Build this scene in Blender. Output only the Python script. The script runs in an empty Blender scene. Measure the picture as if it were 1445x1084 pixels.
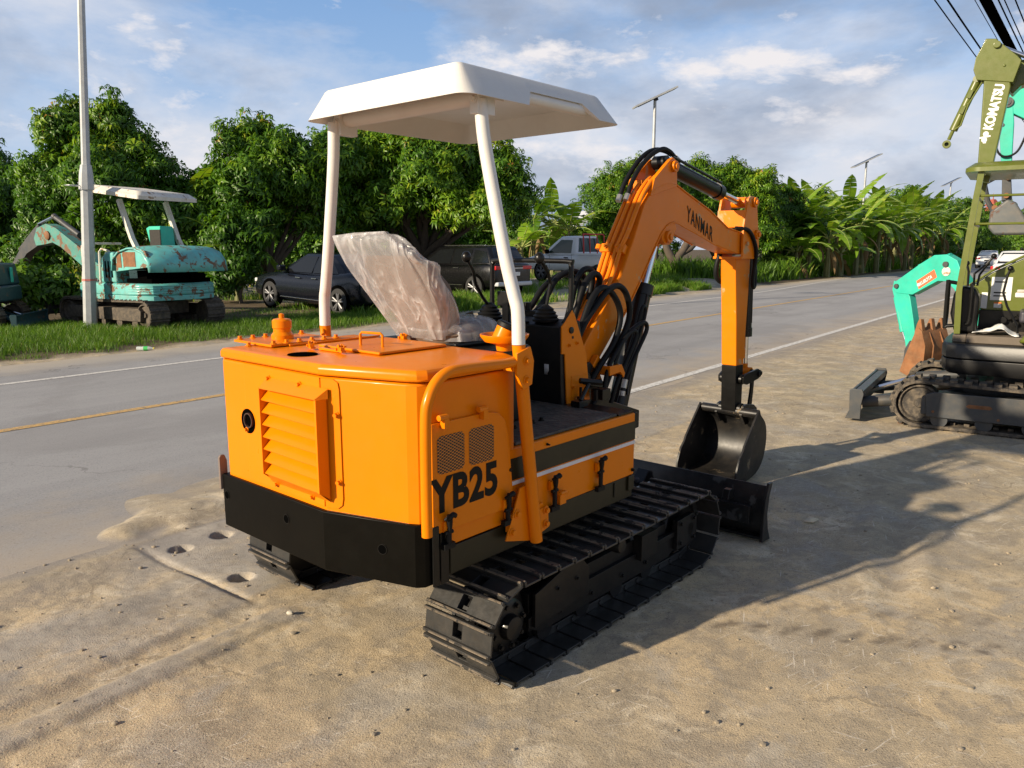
import bpy, bmesh, math, random
import numpy as np
from mathutils import Vector, Matrix, Quaternion
random.seed(7); RNG = np.random.default_rng(11)
scene = bpy.context.scene
COL = scene.collection
R = math.radians
# ------------------------------------------------------------------ mesh builder
class MB:
    def __init__(s): s.v = []; s.f = []; s.m = []
    def raw(s, vs, fs, m=0):
        b = len(s.v); s.v += [tuple(p) for p in vs]
        for f in fs: s.f.append([b + i for i in f]); s.m.append(m)
        return s
    def box(s, c, d, rot=None, m=0):
        hx, hy, hz = d[0]/2, d[1]/2, d[2]/2
        vs = [Vector((x, y, z)) for x in (-hx, hx) for y in (-hy, hy) for z in (-hz, hz)]
        if rot is not None:
            if not isinstance(rot, Matrix): rot = Matrix.Rotation(rot[1], 3, rot[0])
            vs = [rot @ v for v in vs]
        c = Vector(c)
        return s.raw([v + c for v in vs], [(0,1,3,2),(4,6,7,5),(0,4,5,1),(2,3,7,6),(0,2,6,4),(1,5,7,3)], m)
    def b2(s, lo, hi, m=0):
        return s.box([(a+b)/2 for a, b in zip(lo, hi)], [abs(b-a) for a, b in zip(lo, hi)], None, m)
    def prism(s, pts, ax, a, b, m=0):
        n = len(pts)
        def P(p, t):
            if ax == 1: return (p[0], t, p[1])
            if ax == 0: return (t, p[0], p[1])
            return (p[0], p[1], t)
        area = sum(pts[i][0]*pts[(i+1) % n][1]-pts[(i+1) % n][0]*pts[i][1] for i in range(n))
        if (area > 0) == (ax == 1): pts = pts[::-1]
        if b < a: a, b = b, a
        vs = [P(p, a) for p in pts] + [P(p, b) for p in pts]
        fs = [list(range(n))[::-1], [n+i for i in range(n)]] + [(i, (i+1) % n, n+(i+1) % n, n+i) for i in range(n)]
        return s.raw(vs, fs, m)
    def rings(s, rings, m=0, cap=True, close=True):
        k = len(rings[0]); vs = [p for r in rings for p in r]; fs = []
        for i in range(len(rings)-1):
            for j in range(k if close else k-1):
                j2 = (j+1) % k
                fs.append((i*k+j, i*k+j2, (i+1)*k+j2, (i+1)*k+j))
        if cap: fs.append(list(range(k))[::-1]); fs.append([(len(rings)-1)*k+j for j in range(k)])
        return s.raw(vs, fs, m)
    def tube(s, pts, r, n=10, m=0, cap=True, smooth=0):
        P = [Vector(p) for p in pts]
        if smooth: P = catmull(P, smooth)
        rr = r if isinstance(r, (list, tuple)) else [r]*len(P)
        if len(rr) != len(P): rr = [rr[min(int(i*len(rr)/len(P)), len(rr)-1)] for i in range(len(P))]
        T = [(P[min(i+1, len(P)-1)]-P[max(i-1, 0)]).normalized() for i in range(len(P))]
        u = T[0].orthogonal().normalized(); out = []
        for i, p in enumerate(P):
            if i:
                q = T[i-1].rotation_difference(T[i]); u = q @ u
            w = T[i].cross(u).normalized()
            out.append([p + (u*math.cos(2*math.pi*k/n) + w*math.sin(2*math.pi*k/n))*rr[i] for k in range(n)])
        return s.rings(out, m, cap)
    def cyl(s, a, b, r, n=16, r2=None, m=0): return s.tube([a, b], [r, r if r2 is None else r2], n, m)
    def lathe(s, prof, c, ax=(0, 0, 1), n=24, m=0):
        q = Vector((0, 0, 1)).rotation_difference(Vector(ax)); c = Vector(c)
        return s.rings([[c + q @ Vector((r*math.cos(2*math.pi*k/n), r*math.sin(2*math.pi*k/n), z)) for k in range(n)] for r, z in prof], m)
    def ball(s, c, r, n=12, sc=(1, 1, 1), m=0):
        c = Vector(c); rg = []
        for i in range(n//2+1):
            t = -math.pi/2 + math.pi*i/(n//2); rr = max(math.cos(t), 1e-3)
            rg.append([c + Vector((r*sc[0]*rr*math.cos(2*math.pi*k/n), r*sc[1]*rr*math.sin(2*math.pi*k/n), r*sc[2]*math.sin(t))) for k in range(n)])
        return s.rings(rg, m)
    def bolt(s, c, ax, r=.011, h=.011, m=0):
        c = Vector(c); a = Vector(ax).normalized()
        s.cyl(c, c+a*h*.35, r*1.45, 10, m=m); return s.cyl(c+a*h*.35, c+a*h*1.3, r, 6, r*.95, m=m)
    def build(s, name, mats, parent=None, bevel=0, ang=35, seg=2):
        me = bpy.data.meshes.new(name); me.from_pydata(s.v, [], s.f)
        if not isinstance(mats, (list, tuple)): mats = [mats]
        for q in mats: me.materials.append(q)
        if len(mats) > 1: me.polygons.foreach_set('material_index', np.array(s.m, np.int32))
        bm = bmesh.new(); bm.from_mesh(me); bmesh.ops.recalc_face_normals(bm, faces=bm.faces); bm.to_mesh(me); bm.free()
        me.shade_smooth(); me.set_sharp_from_angle(angle=R(ang)); me.update()
        o = link(name, me, parent)
        if bevel:
            b = o.modifiers.new('bevel', 'BEVEL'); b.width = bevel; b.segments = seg; b.limit_method = 'ANGLE'; b.angle_limit = R(40); b.harden_normals = True
        return o
def islands(vs, fs):
    n = len(vs); par = list(range(n))
    def find(i):
        while par[i] != i: par[i] = par[par[i]]; i = par[i]
        return i
    for f in fs:
        for i in f[1:]:
            a, b = find(f[0]), find(i)
            if a != b: par[a] = b
    g = {}
    for i in range(n): g.setdefault(find(i), []).append(i)
    bb = []
    for r, ix in g.items():
        P = [vs[i] for i in ix]; bb.append([set([r]), [min(p[k] for p in P)-.0015 for k in range(3)], [max(p[k] for p in P)+.0015 for k in range(3)]])
    merged = True
    while merged:
        merged = False
        for i in range(len(bb)):
            for j in range(i+1, len(bb)):
                if all(bb[i][1][k] <= bb[j][2][k] and bb[j][1][k] <= bb[i][2][k] for k in range(3)):
                    bb[i] = [bb[i][0] | bb[j][0], [min(a, b) for a, b in zip(bb[i][1], bb[j][1])], [max(a, b) for a, b in zip(bb[i][2], bb[j][2])]]; del bb[j]; merged = True; break
            if merged: break
    return [(q[0], find) for q in bb]
def build_each(b, name, mat, parent, bevel=0, ang=35):
    """every separate piece of the builder becomes a part of its own"""
    out = []
    for roots, find in islands(b.v, b.f):
        c = MB(); mp = {}
        for f in b.f:
            if find(f[0]) in roots:
                for i in f:
                    if i not in mp: mp[i] = len(c.v); c.v.append(b.v[i])
                c.f.append([mp[i] for i in f]); c.m.append(0)
        out.append(c.build(name, mat, parent, bevel, ang))
    return out
def link(name, me, parent=None):
    o = bpy.data.objects.new(name, me); COL.objects.link(o)
    if parent is not None: o.parent = parent
    return o
def catmull(P, k):
    out = []; Q = [2*P[0]-P[1]] + P + [2*P[-1]-P[-2]]
    for i in range(1, len(Q)-2):
        a, b, c, d = Q[i-1:i+3]
        for j in range(k):
            t = j/k
            out.append(.5*((2*b)+(c-a)*t+(2*a-5*b+4*c-d)*t*t+(3*b-a-3*c+d)*t**3))
    return out + [P[-1]]
def thing(name, label, cat, loc=(0, 0, 0), rz=0, group=None):
    o = bpy.data.objects.new(name, None); COL.objects.link(o); o.location = loc; o.rotation_euler = (0, 0, rz); o.empty_display_size = .2
    return tag(o, label, cat, group)
def tag(o, label, cat, group=None, kind=None):
    o['label'] = label; o['category'] = cat
    if group: o['group'] = group
    if kind: o['kind'] = kind
    return o
def kids(o): return [c for c in o.children]
def copy_tree(o, parent=None):
    c = o.copy(); COL.objects.link(c)
    if parent is not None: c.parent = parent
    for ch in kids(o): copy_tree(ch, c)
    return c
def AZ(a): return math.pi/2 - R(a)      # compass-style azimuth (0=+Y, clockwise) -> rotation about Z of a +X-forward object
def text_mesh(name, body, mat, parent, origin, xdir, up, size, sx=1.0, bold=.02, depth=.002, align='LEFT', shear=0, space=1.0):
    cu = bpy.data.curves.new(name, 'FONT'); cu.body = body; cu.size = size; cu.offset = bold*size; cu.extrude = depth/2; cu.shear = shear
    cu.align_x = align; cu.resolution_u = 4; cu.space_character = space
    tmp = bpy.data.objects.new('tmp', cu); COL.objects.link(tmp); bpy.context.view_layer.update()
    me = bpy.data.meshes.new_from_object(tmp.evaluated_get(bpy.context.evaluated_depsgraph_get())); bpy.data.objects.remove(tmp)
    X = Vector(xdir).normalized(); Yv = Vector(up).normalized(); Z = X.cross(Yv)
    M = Matrix((X*sx, Yv, Z)).transposed().to_4x4(); M.translation = Vector(origin)
    me.transform(M); me.materials.clear(); me.materials.append(mat); me.name = name
    return link(name, me, parent)
# ------------------------------------------------------------------ numpy noise
def vnoise(x, y, seed=0):
    xi = np.floor(x).astype(np.int64); yi = np.floor(y).astype(np.int64); fx = x-xi; fy = y-yi
    def h(a, b):
        n = (a*374761393 + b*668265263 + seed*974634777) & 0x7fffffff
        n = ((n ^ (n >> 13))*1274126177) & 0x7fffffff
        return ((n ^ (n >> 16)) & 0xffff)/65535.
    u = fx*fx*(3-2*fx); v = fy*fy*(3-2*fy)
    return (h(xi, yi)*(1-u)+h(xi+1, yi)*u)*(1-v)+(h(xi, yi+1)*(1-u)+h(xi+1, yi+1)*u)*v
def fbm(x, y, seed=0, o=4):
    t = 0*x; a = .5; q = 0
    for i in range(o): t = t+a*vnoise(x*2**i, y*2**i, seed+i); q += a; a *= .5
    return t/q
def sstep(a, b, x): t = np.clip((x-a)/(b-a), 0, 1); return t*t*(3-2*t)
# ------------------------------------------------------------------ materials
class NT:
    def __init__(s, name):
        s.mat = bpy.data.materials.new(name); s.mat.use_nodes = True; s.t = s.mat.node_tree
        for n in list(s.t.nodes): s.t.nodes.remove(n)
        s.out = s.n('ShaderNodeOutputMaterial'); s.tc = s.n('ShaderNodeTexCoord')
    def n(s, typ, **kw):
        x = s.t.nodes.new(typ)
        for k, v in kw.items(): setattr(x, k, v)
        return x
    def l(s, a, b): s.t.links.new(a, b)
    def setv(s, sock, v):
        if hasattr(v, 'is_output') or isinstance(v, bpy.types.NodeSocket): s.l(v, sock)
        else: sock.default_value = v
    def noise(s, scale, detail=4, rough=.6, vec=None, dist=0):
        n = s.n('ShaderNodeTexNoise'); n.inputs['Scale'].default_value = scale; n.inputs['Detail'].default_value = detail
        n.inputs['Roughness'].default_value = rough; n.inputs['Distortion'].default_value = dist
        s.l(vec if vec is not None else s.tc.outputs['Object'], n.inputs['Vector']); return n.outputs['Fac']
    def ramp(s, fac, a, b, ca=(0, 0, 0, 1), cb=(1, 1, 1, 1)):
        r = s.n('ShaderNodeValToRGB'); e = r.color_ramp.elements; e[0].position = a; e[1].position = b; e[0].color = ca; e[1].color = cb
        s.l(fac, r.inputs[0]); return r.outputs[0]
    def mix(s, fac, a, b, typ='MIX'):
        m = s.n('ShaderNodeMix', data_type='RGBA', blend_type=typ)
        s.setv(m.inputs[0], fac)
        for sock, v in ((m.inputs[6], a), (m.inputs[7], b)):
            if isinstance(v, tuple) and len(v) == 3: v = (*v, 1)
            s.setv(sock, v)
        return m.outputs[2]
    def math(s, op, a, b=0, c=None):
        m = s.n('ShaderNodeMath', operation=op); s.setv(m.inputs[0], a); s.setv(m.inputs[1], b)
        if c is not None: s.setv(m.inputs[2], c)
        return m.outputs[0]
    def bump(s, h, strength=.3, dist=.01, normal=None):
        b = s.n('ShaderNodeBump'); b.inputs['Strength'].default_value = strength; b.inputs['Distance'].default_value = dist
        s.l(h, b.inputs['Height'])
        if normal is not None: s.l(normal, b.inputs['Normal'])
        return b.outputs[0]
    def pbsdf(s, col, rough=.5, metal=0, normal=None, coat=0, trans=0, spec=.5, alpha=None):
        p = s.n('ShaderNodeBsdfPrincipled')
        if isinstance(col, tuple) and len(col) == 3: col = (*col, 1)
        s.setv(p.inputs['Base Color'], col); s.setv(p.inputs['Roughness'], rough); p.inputs['Metallic'].default_value = metal
        p.inputs['Coat Weight'].default_value = coat; p.inputs['Coat Roughness'].default_value = .12
        p.inputs['Transmission Weight'].default_value = trans; p.inputs['Specular IOR Level'].default_value = spec
        if normal is not None: s.l(normal, p.inputs['Normal'])
        return p
    def done(s, sh): s.l(sh.outputs[0] if hasattr(sh, 'outputs') else sh, s.out.inputs[0]); return s.mat
def paint(name, col, rough=.35, coat=.25, var=.12, dust=.0, dustcol=(.30, .22, .14), peel=.04, metal=0, scale=3., wear=0, wearcol=(.10, .05, .03), wearscale=6, spec=.5):
    t = NT(name); a = t.noise(scale, 5)
    c = t.mix(t.ramp(a, .3, .7), tuple(x*(1-var) for x in col), tuple(min(1, x*(1+var*.6)) for x in col))
    rg = t.math('MULTIPLY_ADD', t.noise(scale*7, 4), .25, rough-.1)
    if dust: c = t.mix(t.math('MULTIPLY', t.ramp(t.noise(scale*2.3, 8, .7), .42, .72), dust), c, dustcol)
    if wear:
        wm = t.ramp(t.noise(wearscale, 8, .65, dist=.4), .62-wear*.3, .66-wear*.3); c = t.mix(wm, c, wearcol); rg = t.math('MAXIMUM', rg, t.math('MULTIPLY', wm, .8))
    nb = t.bump(t.noise(55, 3), peel, .004, t.bump(t.noise(4.5, 2, .4), .10, .02))
    return t.done(t.pbsdf(c, rg, metal, nb, coat, spec=spec))
def solid(name, col, rough=.6, metal=0, coat=0, var=.15, scale=8, bump=.1, spec=.5):
    t = NT(name); c = t.mix(t.noise(scale, 5), tuple(x*(1-var) for x in col), tuple(min(1, x*(1+var)) for x in col))
    return t.done(t.pbsdf(c, rough, metal, t.bump(t.noise(scale*5, 4), bump, .005), coat, spec=spec))
M = {}
M['orange'] = paint('orange_gloss_paint', (.74, .196, .0004), .30, .10, .05, dust=.02, spec=.16)
M['orange_old'] = paint('orange_boom_paint', (.74, .190, .0006), .33, .10, .10, dust=.05, spec=.20, wear=.05, wearcol=(.5, .30, .15))
M['white'] = paint('white_canopy_paint', (.66, .64, .60), .34, .2, .05, dust=.10)
M['black'] = paint('black_gloss_paint', (.0045, .0043, .004), .34, .1, .2, dust=.025, spec=.28, dustcol=(.10, .08, .055))
M['blacksteel'] = paint('black_track_steel', (.007, .007, .0075), .40, .1, .3, dust=.10, spec=.35, dustcol=(.10, .08, .06), metal=.15, scale=5)
M['track'] = paint('track_shoe_steel', (.034, .034, .033), .32, .12, .3, dust=.12, dustcol=(.16, .125, .09), metal=.2, scale=7, peel=.12)
M['wornsteel'] = paint('worn_grouser_steel', (.22, .18, .135), .42, 0, .4, metal=.4, scale=18, peel=.2, wear=.30, wearcol=(.045, .042, .038), wearscale=16)
M['olive'] = paint('dark_olive_stripe', (.018, .0155, .006), .42, .1, .1, spec=.3)
M['rubber'] = solid('black_rubber_hose', (.005, .005, .0053), .55, 0, 0, .25, spec=.22)
M['mat'] = solid('dark_floor_mat', (.030, .027, .024), .85, 0, 0, .45, 18, .5)
M['chrome'] = solid('chrome_rod', (.75, .75, .77), .12, 1, 0, .03)
M['steel'] = solid('zinc_fitting', (.42, .40, .36), .38, .9)
M['decal'] = paint('black_lettering', (.004, .0035, .003), .5, 0, .1, spec=.2)
M['whitestripe'] = paint('white_pinstripe', (.68, .66, .66), .5, .05, .05)
M['galv'] = paint('galvanised_steel', (.42, .44, .45), .48, 0, .16, metal=.25, scale=5, dust=.15)
M['dark'] = solid('matt_black_and_shade', (.002, .002, .002), 1., spec=0)  # near-black without gloss: painted shade of holes and gaps, also plain black parts
M['rust'] = paint('rusty_steel', (.21, .085, .030), .75, 0, .4, dust=.4, dustcol=(.28, .17, .09), scale=7, peel=.3)
M['rustpipe'] = solid('burnt_exhaust', (.05, .022, .014), .7)
M['plain_white'] = solid('plain_white', (.75, .75, .74), .5, var=.04)
M['paper'] = solid('paper_sheet', (.70, .70, .68), .7, var=.06, scale=20)
M['seatfab'] = solid('brown_seat_vinyl', (.12, .085, .06), .55, var=.3)
M['seatdark'] = solid('dark_seat_vinyl', (.05, .048, .06), .5, var=.3)
# ------------------------------------------------------------------ camera, sun, sky
CAMH = 1.6
cam = bpy.data.cameras.new('camera'); cam.sensor_width = 36; cam.lens = 1085/1445*36; cam.clip_start = .05; cam.clip_end = 3000
cam_o = bpy.data.objects.new('camera', cam); COL.objects.link(cam_o); cam_o.location = (0, 0, CAMH)
PITCH = math.atan(190/1085); cam_o.rotation_euler = (math.pi/2-PITCH, 0, 0); scene.camera = cam_o
SUN_AZ, SUN_EL = 238.6, 21.5
sd = Vector((math.sin(R(SUN_AZ))*math.cos(R(SUN_EL)), math.cos(R(SUN_AZ))*math.cos(R(SUN_EL)), math.sin(R(SUN_EL))))
sun = bpy.data.lights.new('sun', 'SUN'); sun.energy = 5.0; sun.angle = R(1.0); sun.color = (1, .85, .64)
sun_o = bpy.data.objects.new('sun', sun); COL.objects.link(sun_o); sun_o.rotation_euler = sd.to_track_quat('Z', 'Y').to_euler(); sun_o.location = (-20, -12, 20)
w = bpy.data.worlds.new('World'); scene.world = w; w.use_nodes = True
nt = w.node_tree; nt.nodes.clear(); N_ = nt.nodes.new; L_ = nt.links.new
def wm(op, a, b=0.):
    m = N_('ShaderNodeMath'); m.operation = op
    for s_, v_ in ((m.inputs[0], a), (m.inputs[1], b)):
        if isinstance(v_, (int, float)): s_.default_value = v_
        else: L_(v_, s_)
    return m.outputs[0]
sky = N_('ShaderNodeTexSky'); sky.sky_type = 'NISHITA'; sky.sun_disc = False; sky.sun_elevation = R(SUN_EL); sky.sun_rotation = R(SUN_AZ)
sky.air_density = 1.0; sky.dust_density = 1.4; sky.ozone_density = 2.0
tc = N_('ShaderNodeTexCoord'); sep = N_('ShaderNodeSeparateXYZ'); L_(tc.outputs['Generated'], sep.inputs[0])
cmb = N_('ShaderNodeCombineXYZ'); L_(sep.outputs[0], cmb.inputs[0]); L_(sep.outputs[1], cmb.inputs[1]); L_(wm('MULTIPLY', sep.outputs[2], 2.3), cmb.inputs[2])
def wn(scale, det, rough, dist=0., off=0.):
    n = N_('ShaderNodeTexNoise'); n.inputs['Scale'].default_value = scale; n.inputs['Detail'].default_value = det; n.inputs['Roughness'].default_value = rough; n.inputs['Distortion'].default_value = dist
    mp = N_('ShaderNodeMapping'); mp.inputs['Location'].default_value = (off, off*.7, 0); L_(cmb.outputs[0], mp.inputs[0]); L_(mp.outputs[0], n.inputs['Vector']); return n.outputs['Fac']
def wr(f, a, b, ca=(0, 0, 0, 1), cb=(1, 1, 1, 1)):
    r = N_('ShaderNodeValToRGB'); e = r.color_ramp.elements; e[0].position = a; e[1].position = b; e[0].color = ca; e[1].color = cb; L_(f, r.inputs[0]); return r.outputs[0]
def wx(f, a, b):
    m = N_('ShaderNodeMix'); m.data_type = 'RGBA'
    for s_, v_ in ((m.inputs[0], f), (m.inputs[6], a), (m.inputs[7], b)):
        if isinstance(v_, (int, float)): s_.default_value = v_
        elif isinstance(v_, tuple): s_.default_value = v_
        else: L_(v_, s_)
    return m.outputs[2]
K = 10.  # cloud radiance is divided by the background strength below
base = wx(.66, sky.outputs[0], (.155*K, .285*K, .52*K, 1))
haze = wx(wr(sep.outputs[2], .0, .30, (.70, .70, .70, 1), (0, 0, 0, 1)), base, (.34*K, .44*K, .58*K, 1))
lit = wx(wr(wn(2.0, 9, .60, .2, 6.1), .41, .64), haze, (.50*K, .51*K, .55*K, 1))
grey = wx(wr(wn(2.0, 8, .58, .25, 1.7), .44, .60), lit, (.20*K, .24*K, .32*K, 1))
puff = wx(wr(wn(4.6, 10, .62, .12, 9.1), .57, .66), grey, (.58*K, .56*K, .57*K, 1))
hi = wr(sep.outputs[2], .30, .55, (1, 1, 1, 1), (.45, .50, .58, 1)); mm = N_('ShaderNodeMix'); mm.data_type = 'RGBA'; mm.blend_type = 'MULTIPLY'; mm.inputs[0].default_value = 1; L_(puff, mm.inputs[6]); L_(hi, mm.inputs[7]); puff = mm.outputs[2]  # upper sky out of view darkened to cut fill on shaded sides
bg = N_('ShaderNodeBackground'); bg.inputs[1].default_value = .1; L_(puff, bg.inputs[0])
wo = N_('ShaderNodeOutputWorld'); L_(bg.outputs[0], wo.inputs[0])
scene.view_settings.view_transform = 'Standard'; scene.view_settings.look = 'None'; scene.view_settings.exposure = .60; scene.view_settings.gamma = 1
scene.render.engine = 'CYCLES'; scene.cycles.use_denoising = True; scene.cycles.max_bounces = 8; scene.cycles.transparent_max_bounces = 16
scene.cycles.sample_clamp_indirect = 6
# ------------------------------------------------------------------ road frame: s along the road, n to its right
ra = R(37.7); RS = np.array([math.sin(ra), math.cos(ra)]); RN = np.array([math.cos(ra), -math.sin(ra)])
def sn2w(s, n, z=0.): return (s*RS[0]+n*RN[0], s*RS[1]+n*RN[1], z)
def w2sn(x, y): return x*RS[0]+y*RS[1], x*RN[0]+y*RN[1]
HOLES = [(2.02, -3.82), (2.01, -3.24), (2.27, -3.83)]
def slab_mask(s, n): return (sstep(1.885, 1.90, s)*sstep(-4.06, -4.03, n)*(1-sstep(-3.04, -3.0, n))*(1-sstep(7.5, 7.6, s)))
def strips(s, n):
    wob = .07*(fbm(s*3, n*2, 5, 4)-.5)
    a = sstep(-3.62, -3.35, n+wob*3)*(1-sstep(-2.99, -2.92, n+wob))*(1-sstep(1.86, 1.89, s))
    b = sstep(-2.85, -2.78, n+wob)*(1-sstep(-2.70, -2.655, n+wob))*(1-sstep(1.9, 2.0, s))
    return a, b
def terrain(s, n):
    s = np.asarray(s, float); n = np.asarray(n, float)
    z = -.02*sstep(-4.15, -4.6, n)*sstep(-12.6, -11.9, n) + .016*np.exp(-((n+4.0)/.16)**2)*(1-.6*sstep(5, 8, s))                       # bed below the asphalt
    ed = fbm(s*1.3, n*2.2, 3, 4)
    z = z + (.055*sstep(.36, .64, ed) )*sstep(-5.2, -4.3, n)*(1-sstep(-4.1, -3.8, n))*(1-.97*sstep(4.2, 6.2, s))
    z = z + .035*sstep(.42, .6, ed)*sstep(-11.6, -12.2, n)*sstep(-12.9, -12.4, n)
    near = sstep(-4.25, -3.95, n)
    z = z + near*(.016*(fbm(s*.7, n*.7, 8, 3)-.5) + .008*(fbm(s*4, n*4, 9, 4)-.5) + .0035*(fbm(s*16, n*16, 12, 3)-.5))
    z = z + near*.004*(fbm(s*38, n*38, 15, 2)-.5)
    sl = slab_mask(s, n); a, b = strips(s, n)
    z = z*(1-.7*sl) + sl*.006 + .010*a + .010*b - .010*np.exp(-((s-1.885)/.022)**2)*sstep(-4.06, -4.0, n)*(1-sstep(-3.05, -2.98, n))
    nw = n+.07*(fbm(s*3, n*2, 5, 4)-.5)
    z = z - .009*sstep(-2.99, -2.92, nw)*(1-sstep(-2.85, -2.78, nw))*(1-sstep(1.6, 1.9, s)) - .008*sstep(-2.70, -2.655, n+.07*(fbm(s*3, n*2, 5, 4)-.5))*(1-sstep(-2.3, -1.6, n))*(1-sstep(1.6, 2.2, s))
    for hs, hn in HOLES: z = z - .075*(1-sstep(.042, .056, np.hypot(s-hs, n-hn)))
    # diagonal swale of scraped dirt right of the blade
    q = np.abs((n+.75)+.18*(s-4.3)); z = z - .014*np.exp(-(q/.07)**2)*sstep(3.2, 4.2, s)*(1-sstep(5.0, 5.8, s)) + .012*np.exp(-((q-.14)/.06)**2)*sstep(3.2, 4.2, s)*(1-sstep(5.0, 5.8, s))
    # verge beyond the road
    v = sstep(-12.2, -14.5, n); drive = sstep(13.5, 15, s)*(1-sstep(33, 36, s))
    z = z + v*(.07*(1-drive) + drive*(.02+.28*sstep(17, 27, s)))*(1-.7*sstep(60, 90, s)) + v*.05*(fbm(s*.8, n*.8, 21, 4)-.5)
    pond = sstep(-21.6, -23.5, n+1.2*(fbm(s*.3, n*.3, 31, 3)-.5))*sstep(-34.5, -32.5, n)
    pond = pond*(1-sstep(24, 30, s))
    z = z - 1.1*pond
    return z
# ground sheet
def axis(segs):
    out = [segs[0][0]]
    for a, b, d in segs:
        k = max(1, int(round((b-a)/d))); out += [a+(b-a)*(i+1)/k for i in range(k)]
    return np.array(out)
ss = axis([(-1500, -200, 130), (-200, -40, 16), (-40, -8, 2), (-8, .2, .3), (.2, .6, .05), (.6, 2.7, .014), (2.7, 5.2, .03), (5.2, 9, .08), (9, 34, .4), (34, 120, 2), (120, 400, 28), (400, 2600, 200)])
ns = axis([(-1800, -300, 150), (-300, -80, 22), (-80, -26, 2.), (-26, -12.8, .3), (-12.8, -11.6, .1), (-11.6, -4.6, .7), (-4.6, -4.1, .05), (-4.1, -2.5, .014), (-2.5, .6, .028), (.6, 4, .12), (4, 14, .6), (14, 60, 4), (60, 400, 34), (400, 1500, 150)])
SS, NN = np.meshgrid(ss, ns, indexing='ij'); ZZ = terrain(SS, NN)
def grid_mesh(name, X, Y, Z, mats):
    a, b = X.shape; me = bpy.data.meshes.new(name); nv = a*b
    co = np.stack([X, Y, Z], -1).reshape(-1, 3).astype(np.float32)
    i = np.arange(a-1)[:, None]*b+np.arange(b-1)[None, :]; q = np.stack([i, i+1, i+b+1, i+b], -1).reshape(-1, 4)
    if np.cross(co[q[0, 1]]-co[q[0, 0]], co[q[0, 2]]-co[q[0, 0]])[2] < 0: q = q[:, ::-1]
    fill(me, co, q); 
    for m_ in (mats if isinstance(mats, list) else [mats]): me.materials.append(m_)
    return me
def fill(me, co, q, smooth=True):
    k = q.shape[1]; me.vertices.add(len(co)); me.vertices.foreach_set('co', np.ascontiguousarray(co, np.float32).ravel())
    me.loops.add(q.size); me.loops.foreach_set('vertex_index', np.ascontiguousarray(q, np.int32).ravel())
    me.polygons.add(len(q)); me.polygons.foreach_set('loop_start', (np.arange(len(q))*k).astype(np.int32)); me.polygons.foreach_set('loop_total', np.full(len(q), k, np.int32))
    me.update(calc_edges=True); me.validate()
    if smooth: me.shade_smooth()
def vattr(me, name, arr):
    at = me.attributes.new(name, 'FLOAT', 'POINT'); at.data.foreach_set('value', np.ascontiguousarray(arr, np.float32).ravel())
a_, b_ = strips(SS, NN); conc = np.clip(slab_mask(SS, NN)*.9+a_*.85+b_*.8, 0, 1)
soil = sstep(-12.1, -12.6, NN)
drv = soil*sstep(13.2, 15.5, SS+2*(fbm(SS*.5, NN*.5, 41, 3)-.5))*(1-sstep(33, 36, SS))*(1-sstep(-22, -24, NN)*0)
PR = 0*SS
for k_ in range(9):
    ps, pn = 3.02+.055*k_, -1.16+.115*k_
    u_ = (SS-ps)*.9+(NN-pn)*.42; v_ = -(SS-ps)*.42+(NN-pn)*.9
    PR = np.maximum(PR, .75*(1-sstep(.05, .085, np.abs(u_)))*(1-sstep(.014, .03, np.abs(v_))))
for k_ in range(7):
    ps, pn = 3.36+.06*k_, -1.0+.12*k_
    u_ = (SS-ps)*.9+(NN-pn)*.42; v_ = -(SS-ps)*.42+(NN-pn)*.9
    PR = np.maximum(PR, .45*(1-sstep(.04, .08, np.abs(u_)))*(1-sstep(.012, .03, np.abs(v_))))
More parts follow.
